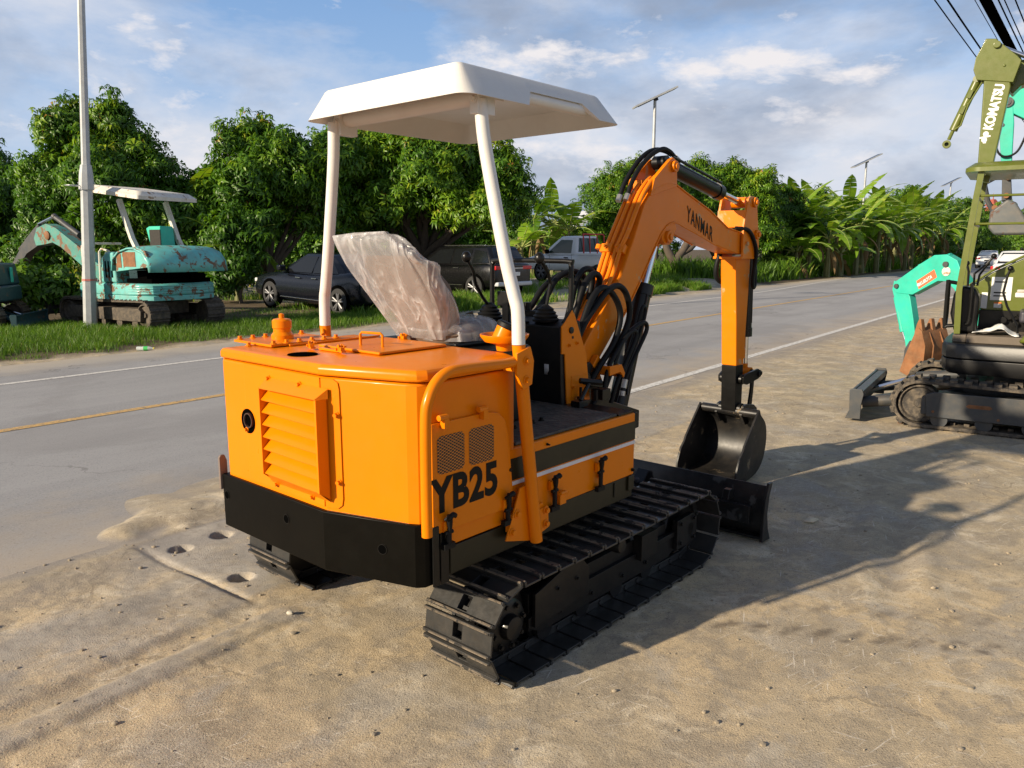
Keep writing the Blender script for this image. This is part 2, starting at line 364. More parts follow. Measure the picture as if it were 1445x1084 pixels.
def ground_mat():
    t = NT('yard_ground'); ob = t.tc.outputs['Object']
    def at(nm): x = t.n('ShaderNodeAttribute', attribute_name=nm); return x.outputs['Fac']
    big = t.noise(.55, 6, .6); mid = t.noise(2.6, 8, .65, dist=.3); fine = t.noise(26, 6, .7); grit = t.noise(140, 3, .7)
    c = t.mix(t.ramp(big, .38, .62), (.57, .44, .265), (.43, .36, .255))
    mott = t.noise(5.5, 9, .72, dist=.5); c = t.mix(t.math('MULTIPLY', t.ramp(mott, .47, .56), .72), c, (.30, .255, .195)); c = t.mix(t.math('MULTIPLY', t.ramp(t.noise(3.7, 9, .7, dist=.9), .53, .62), .7), c, (.66, .57, .42)); c = t.mix(t.math('MULTIPLY', t.ramp(t.noise(1.6, 8, .68, dist=.7), .50, .58), .6), c, (.37, .34, .295))
    c = t.mix(t.math('MULTIPLY', t.ramp(mid, .44, .66), .85), c, (.33, .275, .195))
    c = t.mix(t.math('MULTIPLY', t.ramp(t.noise(1.3, 7, .6, dist=.6), .56, .70), .55), c, (.60, .475, .295))
    c = t.mix(t.math('MULTIPLY', t.ramp(fine, .52, .72), .45), c, (.20, .16, .115))
    c = t.mix(t.math('MULTIPLY', t.ramp(grit, .58, .70), .7), c, (.66, .56, .41))
    c = t.mix(t.math('MULTIPLY', t.ramp(t.noise(150, 2, .6), .60, .68), .75), c, (.09, .07, .055))
    # scrape scratches: stretched noise, two directions, only in patches
    for ang, sc, pos in ((.62, 9., 5.1), (.25, 7., 2.3), (1.25, 8., 7.7), (-.5, 8, 3.9)):
        mp = t.n('ShaderNodeMapping', vector_type='TEXTURE'); mp.inputs['Rotation'].default_value = (0, 0, ang); mp.inputs['Scale'].default_value = (1/2.6, 1/46, 1); mp.inputs['Location'].default_value = (pos, pos, 0)
        t.l(ob, mp.inputs[0]); sn_ = t.noise(2.2, 3, .5, mp.outputs[0])
        mk = t.math('MULTIPLY', t.ramp(sn_, .66, .70), t.ramp(t.noise(1.1, 4, .5, dist=pos*.05), .48, .58))
        c = t.mix(t.math('MULTIPLY', mk, .55), c, (.76, .70, .60))
    c = t.mix(t.math('MULTIPLY', at('prints'), t.ramp(t.noise(14, 5, .7), .30, .55)), c, (.13, .105, .08))
    cv = t.n('ShaderNodeVectorMath', operation='ADD'); nz3 = t.n('ShaderNodeTexNoise'); nz3.inputs['Scale'].default_value = 2.2; nz3.inputs['Detail'].default_value = 6; t.l(ob, nz3.inputs['Vector']); sv_ = t.n('ShaderNodeVectorMath', operation='SCALE'); sv_.inputs['Scale'].default_value = .8; t.l(nz3.outputs['Color'], sv_.inputs[0]); t.l(ob, cv.inputs[0]); t.l(sv_.outputs[0], cv.inputs[1])
    vo = t.n('ShaderNodeTexVoronoi', feature='DISTANCE_TO_EDGE'); vo.inputs['Scale'].default_value = .55; t.l(cv.outputs[0], vo.inputs['Vector']); crack = t.math('MULTIPLY', t.math('LESS_THAN', vo.outputs['Distance'], .0045), t.ramp(t.noise(.9, 4, .6), .45, .6))
    c = t.mix(t.math('MULTIPLY', crack, .35), c, (.12, .095, .07))
    cc = t.mix(t.ramp(mid, .4, .65), (.385, .35, .30), (.27, .245, .21)); cc = t.mix(t.math('MULTIPLY', t.ramp(fine, .5, .75), .5), cc, (.12, .105, .09))
    c = t.mix(t.math('MULTIPLY', at('concrete'), t.ramp(t.noise(3.1, 7, .7), .30, .55)), c, cc)
    sc_ = t.mix(t.ramp(mid, .4, .65), (.085, .062, .035), (.15, .112, .068)); sc_ = t.mix(t.math('MULTIPLY', t.ramp(fine, .55, .7), .4), sc_, (.05, .06, .02))
    c = t.mix(at('soil'), c, sc_)
    gr = t.mix(t.ramp(mid, .42, .62), (.40, .345, .255), (.27, .235, .17)); gr = t.mix(t.math('MULTIPLY', t.ramp(t.noise(60, 3), .55, .7), .5), gr, (.16, .14, .11))
    c = t.mix(at('gravel'), c, gr)
    c = t.mix(t.math('MULTIPLY', at('thin'), .8), c, t.mix(t.ramp(grit, .4, .65), (.30, .275, .25), (.19, .175, .165)))
    h = t.math('ADD', t.math('MULTIPLY', fine, .28), t.math('MULTIPLY', grit, .8)); h = t.math('ADD', h, t.math('MULTIPLY', t.noise(7, 8, .75), .5))
    nb = t.bump(h, .5, .010)
    return t.done(t.pbsdf(c, .93, 0, nb, spec=.25))
gX = SS*RS[0]+NN*RN[0]; gY = SS*RS[1]+NN*RN[1]
gm = grid_mesh('ground', gX, gY, ZZ, ground_mat()); vattr(gm, 'concrete', conc); vattr(gm, 'prints', PR); vattr(gm, 'thin', (1-sstep(.006, .024, ZZ+.012*(fbm(SS*6, NN*6, 71, 4)-.5)))*sstep(-3.75, -4.15, NN)*sstep(-9, -8, NN)*.0+(1-sstep(.005, .022, ZZ+.012*(fbm(SS*6, NN*6, 71, 4)-.5)))*(1-sstep(-4.15, -3.6, NN))*sstep(-9, -8, NN)); vattr(gm, 'soil', soil*(1-drv)); vattr(gm, 'gravel', drv)
ground = link('ground', gm); ground['kind'] = 'structure'
def gz(x, y):
    s_, n_ = w2sn(x, y); return float(terrain(np.array([s_]), np.array([n_]))[0])
# asphalt road
def road_mat():
    t = NT('asphalt'); ob = t.tc.outputs['Object']
    mp = t.n('ShaderNodeMapping'); mp.inputs['Scale'].default_value = (.12, 1, 1); t.l(ob, mp.inputs[0])
    c = t.mix(t.ramp(t.noise(1.1, 5, .6, mp.outputs[0]), .35, .65), (.258, .255, .255), (.335, .33, .328))
    c = t.mix(t.math('MULTIPLY', t.ramp(t.noise(90, 3, .7), .5, .68), .5), c, (.42, .395, .37))
    c = t.mix(t.math('MULTIPLY', t.ramp(t.noise(70, 3, .7), .56, .7), .5), c, (.10, .092, .088))
    sp = t.n('ShaderNodeSeparateXYZ'); t.l(ob, sp.inputs[0])
    r = t.n('ShaderNodeMapRange'); r.inputs[1].default_value = 5.3; r.inputs[2].default_value = 3.4; t.l(t.math('ADD', sp.outputs[1], t.math('MULTIPLY', t.math('SUBTRACT', t.noise(1.6, 7, .65), .5), 2.6)), r.inputs[0])
    c = t.mix(t.math('MULTIPLY', r.outputs[0], .8), c, (.47, .36, .225))
    r2 = t.n('ShaderNodeMapRange'); r2.inputs[1].default_value = 10.9; r2.inputs[2].default_value = 12.1; t.l(t.math('ADD', sp.outputs[1], t.math('MULTIPLY', t.math('SUBTRACT', t.noise(1.9, 7, .65), .5), 1.4)), r2.inputs[0])
    c = t.mix(t.math('MULTIPLY', r2.outputs[0], .75), c, (.46, .38, .27))
    c = t.mix(t.math('MULTIPLY', t.ramp(t.noise(2.2, 8, .75, dist=1.2), .66, .70), .5), c, (.31, .26, .19))
    vo = t.n('ShaderNodeTexVoronoi', feature='DISTANCE_TO_EDGE'); vo.inputs['Scale'].default_value = .22; nz3 = t.n('ShaderNodeTexNoise'); nz3.inputs['Scale'].default_value = .8; nz3.inputs['Detail'].default_value = 7; t.l(ob, nz3.inputs['Vector']); sv_ = t.n('ShaderNodeVectorMath', operation='SCALE'); sv_.inputs['Scale'].default_value = 3.; t.l(nz3.outputs['Color'], sv_.inputs[0]); cv = t.n('ShaderNodeVectorMath', operation='ADD'); t.l(ob, cv.inputs[0]); t.l(sv_.outputs[0], cv.inputs[1]); t.l(cv.outputs[0], vo.inputs['Vector'])
    c = t.mix(t.math('MULTIPLY', t.math('LESS_THAN', vo.outputs['Distance'], .0028), t.math('MULTIPLY', t.ramp(t.noise(.35, 4), .45, .6), .7)), c, (.09, .085, .08))
    c = t.mix(t.math('MULTIPLY', t.ramp(t.noise(.45, 6, .6, dist=.8), .52, .62), .35), c, (.20, .19, .185))
    nb = t.bump(t.noise(120, 4, .8), .5, .006)
    return t.done(t.pbsdf(c, .82, 0, nb, spec=.35))
rs = axis([(-60, 0, 6), (0, 40, 1), (40, 300, 10)]); rn = axis([(-12.05, -4.02, .5)])
A_, B_ = np.meshgrid(rs, rn, indexing='ij')
B2 = B_ - np.where(B_ < -11.9, 1.5*sstep(26, 46, A_), 0)
road = link('road', grid_mesh('road', A_, B2, 0*A_+.004, road_mat())); road.rotation_euler = (0, 0, math.pi/2-ra); road['kind'] = 'structure'
# object frame of the road: x along the road, y to its LEFT -> mirror n
for v in road.data.vertices: v.co.y = -v.co.y
road.data.flip_normals()
def line_mat(name, col, worn):
    t = NT(name); f = t.ramp(t.noise(21, 8, .75), .60-worn, .74-worn)
    c = t.mix(f, col, (.19, .165, .14)); c = t.mix(t.math('MULTIPLY', t.ramp(t.noise(80, 3), .5, .7), .35), c, (.12, .10, .09))
    return t.done(t.pbsdf(c, .8, 0, t.bump(t.noise(120, 4, .8), .4, .005), spec=.3))
def marking(name, pts, wd, mat, z=.008, curve=None):
    b = MB()
    for s0, s1 in pts:
        k = max(1, int((s1-s0)/2)); xs = [s0+(s1-s0)*i/k for i in range(k+1)]
        for a, c in zip(xs, xs[1:]):
            ca, cc = (curve(a), curve(c)) if callable(curve) else (curve, curve)
            b.raw([(a, -ca-wd/2, z), (c, -cc-wd/2, z), (c, -cc+wd/2, z), (a, -ca+wd/2, z)], [(0, 1, 2, 3)])
    o = b.build(name, mat); o.rotation_euler = road.rotation_euler; o['kind'] = 'structure'; return o
wl = line_mat('worn_white_line', (.66, .64, .60), .09); yl = line_mat('worn_yellow_line', (.60, .38, .14), .12)
far_line = lambda s: -10.38-1.25*float(sstep(26, 46, np.array(s)))
marking('road_edge_line', [(-40, 200)], .11, wl, curve=far_line)
marking('road_edge_line', [(4.6, 200)], .12, wl, curve=-4.2)
marking('road_centre_line', [(-34, -30), (-20, -12), (1.35, 4.6), (4.6, 60), (66, 200)], .12, yl, curve=-7.68)
marking('road_centre_line', [(-6, 1.3)], .06, line_mat('faded_yellow_line', (.36, .25, .11), .24), curve=-7.68)
# pond
def water():
    t = NT('pond_water'); n1 = t.noise(1.6, 3, .5)
    p = t.pbsdf((.045, .055, .022), .06, 0, t.bump(n1, .06, .03), spec=.6); return t.done(p)
pm = MB(); pm.raw([(*sn2w(-60, -20)[:2], -.42), (*sn2w(-60, -34)[:2], -.42), (*sn2w(40, -34)[:2], -.42), (*sn2w(40, -20)[:2], -.42)], [(0, 1, 2, 3)])
po = pm.build('pond_water', water()); po['kind'] = 'structure'
# loose stones and clods: small, uneven, scattered wherever the yard is dirty
def stones():
    b = MB(); k = 0
    while k < 1800:
        s_, n_ = random.uniform(.7, 9), random.uniform(-4.6, 3.2)
        d = random.random(); 
        if d > .25 and not (n_ < -2.6 or random.random() < .3): continue
        r = random.choice((.0025, .003, .003, .004, .004, .005, .006, .008, .011)) * (1 if s_ < 4 else .9)
        x, y = sn2w(s_, n_)[:2]; z = gz(x, y)
        b.ball((x, y, z+r*.3), r, 6, (random.uniform(.8, 1.6), random.uniform(.8, 1.3), random.uniform(.5, .9))); k += 1
    o = b.build('gravel', solid('loose_grit', (.30, .25, .18), .9, var=.6, scale=30), ang=60); tag(o, 'loose grit and small clods scattered on the dirt yard', 'gravel', kind='stuff')
stones()
for (x, y, r, col, lab) in ((1.78, 4.37, .03, (.62, .52, .36), 'pale dry leaf lying on the shaded yard right of the blade'), (-.98, 3.17, .014, (.55, .50, .40), 'small pale pebble on the dirt in front of the left track'), (3.63, 7.0, .022, (.10, .055, .03), 'small rusty metal offcut on the dirt below the raised blade')):
    b = MB(); z = gz(x, y)
    if 'leaf' in lab:
        b.rings([[(x-.045, y-.01, z+.012), (x-.045, y-.012, z+.010)], [(x, y+.028, z+.028), (x, y-.026, z+.008)], [(x+.05, y+.012, z+.02), (x+.05, y+.008, z+.016)]], cap=False, close=False); nm, ct = 'dry_leaf', 'leaf'
    elif 'pebble' in lab: b.ball((x, y, z+r*.5), r, 8, (1.2, .9, .8)); nm, ct = 'pebble', 'pebble'
    else: b.box((x, y, z+r), (.05, .04, .042), ((0, 0, 1), .5) and Matrix.Rotation(.5, 3, 'Z')); b.box((x+.005, y, z+.047), (.03, .026, .012), Matrix.Rotation(.5, 3, 'Z')); nm, ct = 'metal_offcut', 'scrap'
    o = b.build(nm, solid(nm, col, .8, var=.2)); tag(o, lab, ct)
    if nm == 'dry_leaf': o.modifiers.new('thick', 'SOLIDIFY').thickness = .002
# plastic bottle on the verge edge
bx, by = -5.91, 12.3; bz = gz(bx, by)
bt = thing('plastic_bottle', 'clear plastic drink bottle with green label on the far road edge', 'bottle', (bx, by, bz+.04), AZ(84))
def clear(name, col):
    t = NT(name); mx = t.n('ShaderNodeMixShader'); mx.inputs[0].default_value = .55; tr = t.n('ShaderNodeBsdfTransparent'); p = t.pbsdf(col, .15)
    t.l(tr.outputs[0], mx.inputs[1]); t.l(p.outputs[0], mx.inputs[2]); return t.done(mx)
b = MB(); b.lathe([(.001, -.13), (.03, -.128), (.034, -.11), (.031, -.05), (.034, -.03), (.034, .05), (.028, .085), (.013, .115), (.013, .125)], (0, 0, 0), (1, 0, 0), 14); b.build('bottle_body', clear('clear_plastic', (.75, .8, .78)), bt)
b = MB(); b.lathe([(.0352, -.02), (.0352, .045)], (0, 0, 0), (1, 0, 0), 14); b.build('bottle_label', solid('green_label', (.05, .45, .10), .5), bt)
b = MB(); b.lathe([(.015, .122), (.015, .142), (.002, .1425)], (0, 0, 0), (1, 0, 0), 12); b.build('bottle_cap', solid('yellow_cap', (.6, .5, .08), .5), bt)
# ================================================================== the orange mini excavator
EX, EY = 2.78*math.sin(R(41.2))-2.39*math.cos(R(41.2)), 2.78*math.cos(R(41.2))+2.39*math.sin(R(41.2))
ex = thing('mini_excavator', 'freshly painted orange mini excavator with white canopy, plastic wrapped seat and black steel tracks', 'excavator', (EX, EY, 0), AZ(41.2))
OR, BK, BS = M['orange'], M['black'], M['blacksteel']
def stadium(xr, xf, zc, r, pitch, sag=.0):
    Ls = xf-xr; per = 2*Ls+2*math.pi*r; n = round(per/pitch); out = []
    for i in range(n):
        d = per*i/n
        if d < Ls: x, z, a = xr+d, zc-r, math.pi
        elif d < Ls+math.pi*r: t = (d-Ls)/r; x, z, a = xf+r*math.sin(t), zc-r*math.cos(t), math.pi-t
        elif d < 2*Ls+math.pi*r: q = d-Ls-math.pi*r; x, z, a = xf-q, zc+r, 0; z -= sag*math.sin(math.pi*q/Ls)**2
        else: t = (d-2*Ls-math.pi*r)/r; x, z, a = xr-r*math.sin(t), zc+r*math.cos(t), -t
        out.append((x, z, a))      # a: outward normal is (sin a, cos a) turned so that a=0 is up
    return out
def crawler(root, yc, side, label=None):
    # shoes: two half plates with a slot, a raised grouser bar at each edge
    b = MB(); wd = .34
    for (x, z, a) in stadium(-.755, .635, .198, .182, .1045, .012):
        nx, nz = math.sin(a), math.cos(a); tx, tz = math.cos(a), -math.sin(a)
        rot = Matrix(((tx, 0, nx), (0, 1, 0), (tz, 0, nz)))
        def at(u, v): return (x+tx*u+nx*v, yc, z+tz*u+nz*v)
        for sy in (-1, 1):
            c = at(0, 0); b.box((c[0], yc+sy*(wd/4+.012), c[2]), (.092, wd/2-.024, .009), rot)
        c = at(-.037, 0); b.box((c[0], yc, c[2]), (.018, .06, .009), rot); c = at(.037, 0); b.box((c[0], yc, c[2]), (.018, .06, .009), rot)
        for u, h in ((-.043, .013), (.043, .013)):
            c = at(u, .004+h/2); b.box(c, (.013, wd, h), rot)
            c = at(u, .0042+h); b.cyl((c[0], yc-wd/2+.004, c[2]), (c[0], yc+wd/2-.004, c[2]), .0052, 8, m=1)
        for sy in (-1, 1):
            c = at(0, -.022); b.box((c[0], yc+sy*.035, c[2]), (.112, .016, .034), rot)
        c = at(.052, -.02); b.cyl((c[0], yc-.05, c[2]), (c[0], yc+.05, c[2]), .011, 10)
    belt = b.build('track', [M['track'], M['wornsteel']], root, bevel=.0025)
    if label: belt['label'] = label
    yo = yc+side*.11
    s = MB(); s.lathe([(.02, -.03), (.15, -.03), (.15, .03), (.02, .03)], (-.755, yc, .198), (0, 1, 0), 26)
    for k in range(17):
        t = 2*math.pi*k/17; s.box((-.755+.152*math.cos(t), yc, .198+.152*math.sin(t)), (.03, .03, .03), Matrix.Rotation(-t, 3, 'Y'))
    s.lathe([(.105, .02), (.105, .075), (.092, .085), (.05, .088), (.05, .10), (.044, .118), (.012, .125)], (-.755, yc, .198), (0, side, 0), 24)
    for k in range(8):
        t = 2*math.pi*k/8+.2; s.bolt((-.755+.082*math.cos(t), yc+side*.086, .198+.082*math.sin(t)), (0, side, 0), .009)
    for k in range(9):
        t = 2*math.pi*k/9; s.bolt((-.755+.132*math.cos(t), yc+side*.031, .198+.132*math.sin(t)), (0, side, 0), .010)
    s.build('sprocket', BS, belt)
    s = MB(); s.lathe([(.02, -.035), (.135, -.035), (.15, -.012), (.15, .012), (.135, .035), (.02, .035)], (.635, yc, .198), (0, 1, 0), 26); s.cyl((.635, yc-.10, .198), (.635, yc+.10, .198), .03)
    s.build('idler_wheel', BS, belt)
    f = MB(); f.b2((-.60, yc-.055, .10), (.46, yc+.055, .26)); f.prism([(-.62, .13), (-.55, .09), (.46, .09), (.56, .14), (.56, .17), (.4, .20), (-.5, .20), (-.62, .17)], 1, yc+side*.056, yc+side*.075)
    f.prism([(-.60, .27), (-.36, .335), (-.30, .335), (-.24, .27), (-.24, .15), (-.60, .13)], 1, yc+side*.076, yc+side*.092)
    f.b2((-.16, yc-.03, .262), (.18, yc+.08, .285)); f.b2((.16, yc+side*.056, .17), (.30, yc+side*.105, .292)); f.b2((.33, yc+side*.06, .188), (.60, yc+side*.085, .212))
    f.prism([(.50, .12), (.66, .12), (.70, .16), (.70, .24), (.66, .275), (.50, .27)], 1, yc+side*.07, yc+side*.10)
    for xx, zz in ((.53, .15), (.53, .25), (.66, .15), (.66, .25)): f.bolt((xx, yc+side*.10, zz), (0, side, 0), .010)
    for xx in (-.42, -.2, .04, .24): f.bolt((xx, yc+side*.075, .135), (0, side, 0), .009)
    for xx in (-.46, -.33): f.bolt((xx, yc+side*.092, .25), (0, side, 0), .007)
    f.build('track_frame', BS, belt, bevel=.006)
    for xx in (-.5, -.24, .02, .28):
        q = MB(); q.lathe([(.02, -.06), (.05, -.06), (.05, -.03), (.062, -.028), (.062, -.014), (.05, -.012), (.05, .012), (.062, .014), (.062, .028), (.05, .03), (.05, .06), (.02, .062)], (xx, yc, .085), (0, 1, 0), 18); q.build('track_roller', BS, belt)
    q = MB(); q.lathe([(.01, -.05), (.035, -.05), (.035, .06), (.03, .075), (.012, .077)], (-.07, yc+side*.07, .325), (0, side, 0), 16); q.box((-.07, yc, .30), (.03, .06, .06)); q.build('carrier_roller', BS, belt)
crawler(ex, -.512, -1); crawler(ex, .748, 1)
b = MB(); b.b2((-.45, -.40, .17), (.38, .66, .34)); b.lathe([(.30, .34), (.30, .40), (.27, .405), (.27, .47)], (-.05, 0, 0), n=36)
for k in range(24):
    t = 2*math.pi*k/24; b.bolt((-.05+.285*math.cos(t), .285*math.sin(t), .405), (0, 0, 1), .009)
for sy in (-1, 1): b.prism([(-.3, .16), (-.3, .24), (-.2, .26), (.2, .26), (.3, .24), (.3, .16)], 1, sy*.40, sy*.47)
b.build('undercarriage_frame', BS, ex, bevel=.006)
# dozer blade
b = MB(); prof = [(1.225, .012), (1.19, .06), (1.172, .12), (1.172, .19), (1.188, .26), (1.215, .315), (1.228, .312), (1.202, .255), (1.187, .19), (1.187, .12), (1.204, .066), (1.24, .016)]
b.prism(prof, 1, -.765, .765)
for sy in (-1, 1): b.prism([(1.14, .012), (1.25, .004), (1.215, .07), (1.195, .16), (1.21, .26), (1.245, .335), (1.20, .335), (1.165, .25), (1.15, .15)], 1, sy*.766, sy*.782)
b.prism([(1.14, .10), (1.172, .10), (1.172, .20), (1.14, .20)], 1, -.70, .70); b.b2((1.18, -.76, .008), (1.252, .76, .024))
bl = b.build('dozer_blade', paint('black_scuffed_blade', (.008, .0085, .0095), .36, .15, .3, dust=.18, spec=.35, dustcol=(.12, .10, .085), wear=.12, wearcol=(.05, .048, .046), wearscale=9), ex, bevel=.003)
a = MB()
for sy in (-1, 1): a.prism([(.30, .20), (.30, .30), (.8, .27), (1.15, .20), (1.15, .11), (.8, .15)], 1, sy*.22, sy*.29)
a.tube([(.38, 0, .38), (.72, 0, .30)], .045, 14); a.prism([(1.06, .17), (1.17, .28), (1.17, .13)], 1, -.04, .04); a.build('blade_arm', BS, bl, bevel=.006)
a = MB(); a.tube([(.70, 0, .305), (1.10, 0, .22)], .022, 12); a.build('blade_cylinder_rod', M['chrome'], bl)
a = MB(); a.prism([(1.08, .23), (1.16, .23), (1.14, .285), (1.10, .285)], 1, -.60, -.56); a.build('blade_lug', BS, bl, bevel=.004)
# ---- lower body, deck and stripes
FR = .178
b = MB(); b.b2((-.72, -.55, .575), (FR, .50, .865)); b.b2((-1.12, -.548, .58), (-.72, .50, .95))
deck = b.build('deck_body', OR, ex, bevel=.006)
b = MB(); b.b2((-1.0, -.545, .47), (FR-.004, .495, .574)); b.b2((.02, -.552, .50), (.032, -.545, .566)); b.b2((FR-.05, -.556, .505), (FR-.003, -.5451, .574)); b.build('skirt', M['olive'], deck, bevel=.004)
b = MB(); b.b2((-.688, -.5525, .742), (FR-.001, -.5501, .826)); b.build('dark_stripe', M['olive'], deck)
b = MB(); b.b2((-.688, -.553, .722), (FR-.001, -.5502, .737)); b.build('white_stripe', M['whitestripe'], deck)
b = MB(); b.b2((-.64, -.535, .866), (.05, .49, .878))
def diamond_plate(name, col):
    t = NT(name); v = t.n('ShaderNodeTexVoronoi'); v.inputs['Scale'].default_value = 38; t.l(t.tc.outputs['Object'], v.inputs['Vector'])
    c = t.mix(t.ramp(t.noise(9, 6, .7), .4, .7), col, (.10, .085, .068)); nb = t.bump(v.outputs['Distance'], .8, .006)
    return t.done(t.pbsdf(c, .62, 0, nb))
b.build('floor_mat', diamond_plate('worn_floor_plate', (.035, .032, .028)), deck, bevel=.003)
b = MB(); b.b2((.055, -.54, .866), (FR-.004, .49, .874)); b.build('front_deck_plate', BK, deck)
b = MB(); b.bolt((-.47, -.552, .842), (0, -1, 0), .004); b.bolt((-.70, -.552, .79), (0, -1, 0), .008)
for x in (-.46, -.40, -.34, -.28): b.bolt((x, -.37+.02*(x+.4), .878), (0, 0, 1), .009)
b.bolt((.16, -.552, .60), (0, -1, 0), .006); build_each(b, 'deck_bolt', BK, deck)
# ---- engine hood
foot = [(-1.247, .50), (-1.247, -.175), (-1.147, -.497), (-1.128, -.530), (-1.098, -.548), (-1.07, -.55), (-.705, -.55), (-.66, -.545), (-.60, -.44), (-.60, .50)]
def inset(p, d):
    c = Vector((sum(q[0] for q in p)/len(p), sum(q[1] for q in p)/len(p))); return [tuple(Vector(q)+(c-Vector(q)).normalized()*d) for q in p]
b = MB(); b.prism(foot, 2, .655, 1.168)
lip = inset(foot, -.010)
b.rings([[(*p, 1.172) for p in lip], [(*p, 1.200) for p in lip], [(*p, 1.211) for p in inset(foot, .004)], [(*p, 1.215) for p in inset(foot, .030)]])
hood = b.build('engine_hood', OR, ex, bevel=.010, seg=3, ang=12)
# rear left corner hook strip
b = MB(); b.b2((-1.235, .501, .70), (-1.16, .512, 1.19)); b.build('corner_strip', OR, hood, bevel=.004)
# rear panel, folded round the right corner
b = MB(); b.b2((-1.2515, -.168, .70), (-1.2475, .33, 1.165)); b.build('rear_panel', OR, hood, bevel=.003)
n18 = Vector((-.953, -.302, 0)); tdir = Vector((.302, -.953, 0)); base_ = Vector((-1.247, -.175, 0)); pc = base_+n18*.0016
rot18 = Matrix((tuple(tdir), tuple(-n18), (0, 0, 1))).transposed()
b = MB(); b.raw([tuple(pc+tdir*u+n18*o+Vector((0, 0, z))) for u, z in ((.0, .702), (.052, .702), (.070, .715), (.075, .74), (.075, 1.125), (.070, 1.152), (.052, 1.163), (.0, 1.163)) for o in (0, .004)],
     [[1, 3, 5, 7, 9, 11, 13, 15], [14, 12, 10, 8, 6, 4, 2, 0]]+[[2*i, (2*i+2) % 16, (2*i+3) % 16, 2*i+1] for i in range(8)])
b.build('corner_panel', OR, hood)
b = MB()
for y, z in ((.325, .905), (.195, 1.02), (.188, .80), (.15, 1.128), (-.05, 1.128), (.13, .722), (-.10, .722)): b.bolt((-1.2516, y, z), (-1, 0, 0), .0075)
for z in (1.04, .80): b.bolt(pc+tdir*.062+n18*.004+Vector((0, 0, z)), n18, .008)
build_each(b, 'panel_bolt', OR, hood)
# louvred vent standing proud of the rear panel
b = MB(); Y0, Y1, Z0, Z1 = .165, -.195, .765, 1.095; xb, xo = -1.2516, -1.296
b.raw([(xb, Y0, Z1+.035), (xb, Y1-.02, Z1+.035), (xo, Y1, Z1), (xo, Y0-.01, Z1), (xb, Y0, Z1-.0), (xb, Y1-.02, Z1)], [(0, 1, 2, 3), (3, 2, 5, 4), (0, 3, 4), (1, 5, 2)])
b.prism([(xb, Z1), (xo, Z1), (xo, Z0), (xb, Z0-.03)], 1, Y1-.010, Y1); b.prism([(xb, Z1), (xo+.008, Z1), (xo+.008, Z0), (xb, Z0-.03)], 1, Y0, Y0+.008)
b.raw([(xb, Y0, Z0-.04), (xb, Y1-.012, Z0-.04), (xo, Y1-.006, Z0+.002), (xo+.018, Y0, Z0+.002)], [(0, 1, 2, 3)])
H_ = (Z1-Z0)/7
for k in range(7):
    zt = Z1-k*H_-.008; b.raw([(xb-.001, Y0, zt-.004), (xb-.001, Y1, zt-.004), (xo+.001, Y1, zt-H_*.80), (xo+.013, Y0, zt-H_*.80), (xb-.001, Y0, zt-.006), (xb-.001, Y1, zt-.006), (xo+.003, Y1, zt-H_*.80-.003), (xo+.015, Y0, zt-H_*.80-.003)], [(0, 1, 2, 3), (7, 6, 5, 4), (3, 2, 6, 7), (0, 4, 5, 1)])
lv = b.build('louvre_vent', OR, hood, ang=20)
b = MB(); b.b2((xb-.003, Y1+.003, Z0), (xb-.001, Y0-.003, Z1-.01)); b.build('vent_gap_shade', M['dark'], lv)  # near-black sheet paints the shade behind the slats
# exhaust opening with its pipe
b = MB(); b.lathe([(.049, 0), (.049, .002), (.0005, .002)], (-1.2518, .315, .94), (-1, 0, 0), 28); eh = b.build('exhaust_opening_shade', M['dark'], hood)  # flat black disc paints the shade inside the opening
b = MB(); b.lathe([(.03, -.03), (.03, .008), (.026, .008), (.026, -.02)], (-1.2545, .303, .945), (-1, 0, 0), 20); b.build('exhaust_pipe', M['rustpipe'], eh)
b = MB(); b.lathe([(.056, 0), (.054, .0025), (.0005, .0025)], (-1.165, .055, 1.2165), (0, 0, 1), 28)
b.build('filler_hole_shade', M['dark'], hood)  # flat black disc on the hood paints the shade of a hole
# bolted tank plate with breather
b = MB(); b.b2((-1.135, .315, 1.218), (-.80, .60, 1.228)); b.b2((-1.06, .30, 1.216), (-.60, .31, 1.224))
tp = b.build('tank_plate', OR, hood, bevel=.002)
b = MB()
for i in range(6):
    for yy in (.33, .585): b.bolt((-1.115+.06*i, yy, 1.228), (0, 0, 1), .009)
b.bolt((-1.16, .44, 1.216), (0, 0, 1), .009); build_each(b, 'tank_bolt', OR, tp)
b = MB(); b.lathe([(.046, 1.216), (.046, 1.245), (.036, 1.258), (.036, 1.272), (.040, 1.275), (.040, 1.305), (.034, 1.312), (.011, 1.316), (.011, 1.332), (.004, 1.336)], (-.985, .47, 0), n=24); b.build('breather_cap', OR, tp)
# hatch with handle and toggle clips
b = MB(); b.b2((-1.00, -.185, 1.217), (-.655, .195, 1.228)); hatch = b.build('top_hatch', OR, hood, bevel=.006, seg=3)
b = MB(); b.tube([(-.905, .045, 1.228), (-.905, .045, 1.272), (-.902, .038, 1.279), (-.885, -.055, 1.279), (-.882, -.062, 1.272), (-.882, -.062, 1.228)], .0055, 8); b.build('hatch_handle', OR, hatch)
def clip(x, y, a):
    c = MB(); rr = Matrix.Rotation(a, 3, 'Z')
    for u, v, z, dx, dy, dz in ((0, 0, .008, .05, .018, .006), (.012, 0, .02, .02, .012, .018), (-.018, .004, .018, .016, .016, .012), (0, -.008, .026, .035, .006, .006), (.02, .010, .014, .012, .008, .01), (-.005, .010, .024, .012, .006, .02)):
        p = rr @ Vector((u, v, 0)); c.box((x+p.x, y+p.y, 1.217+z), (dx, dy, dz), rr)
    c.tube([(x, y, 1.235), (x+.01, y+.01, 1.248), (x+.02, y-.006, 1.240)], .004, 6); return c
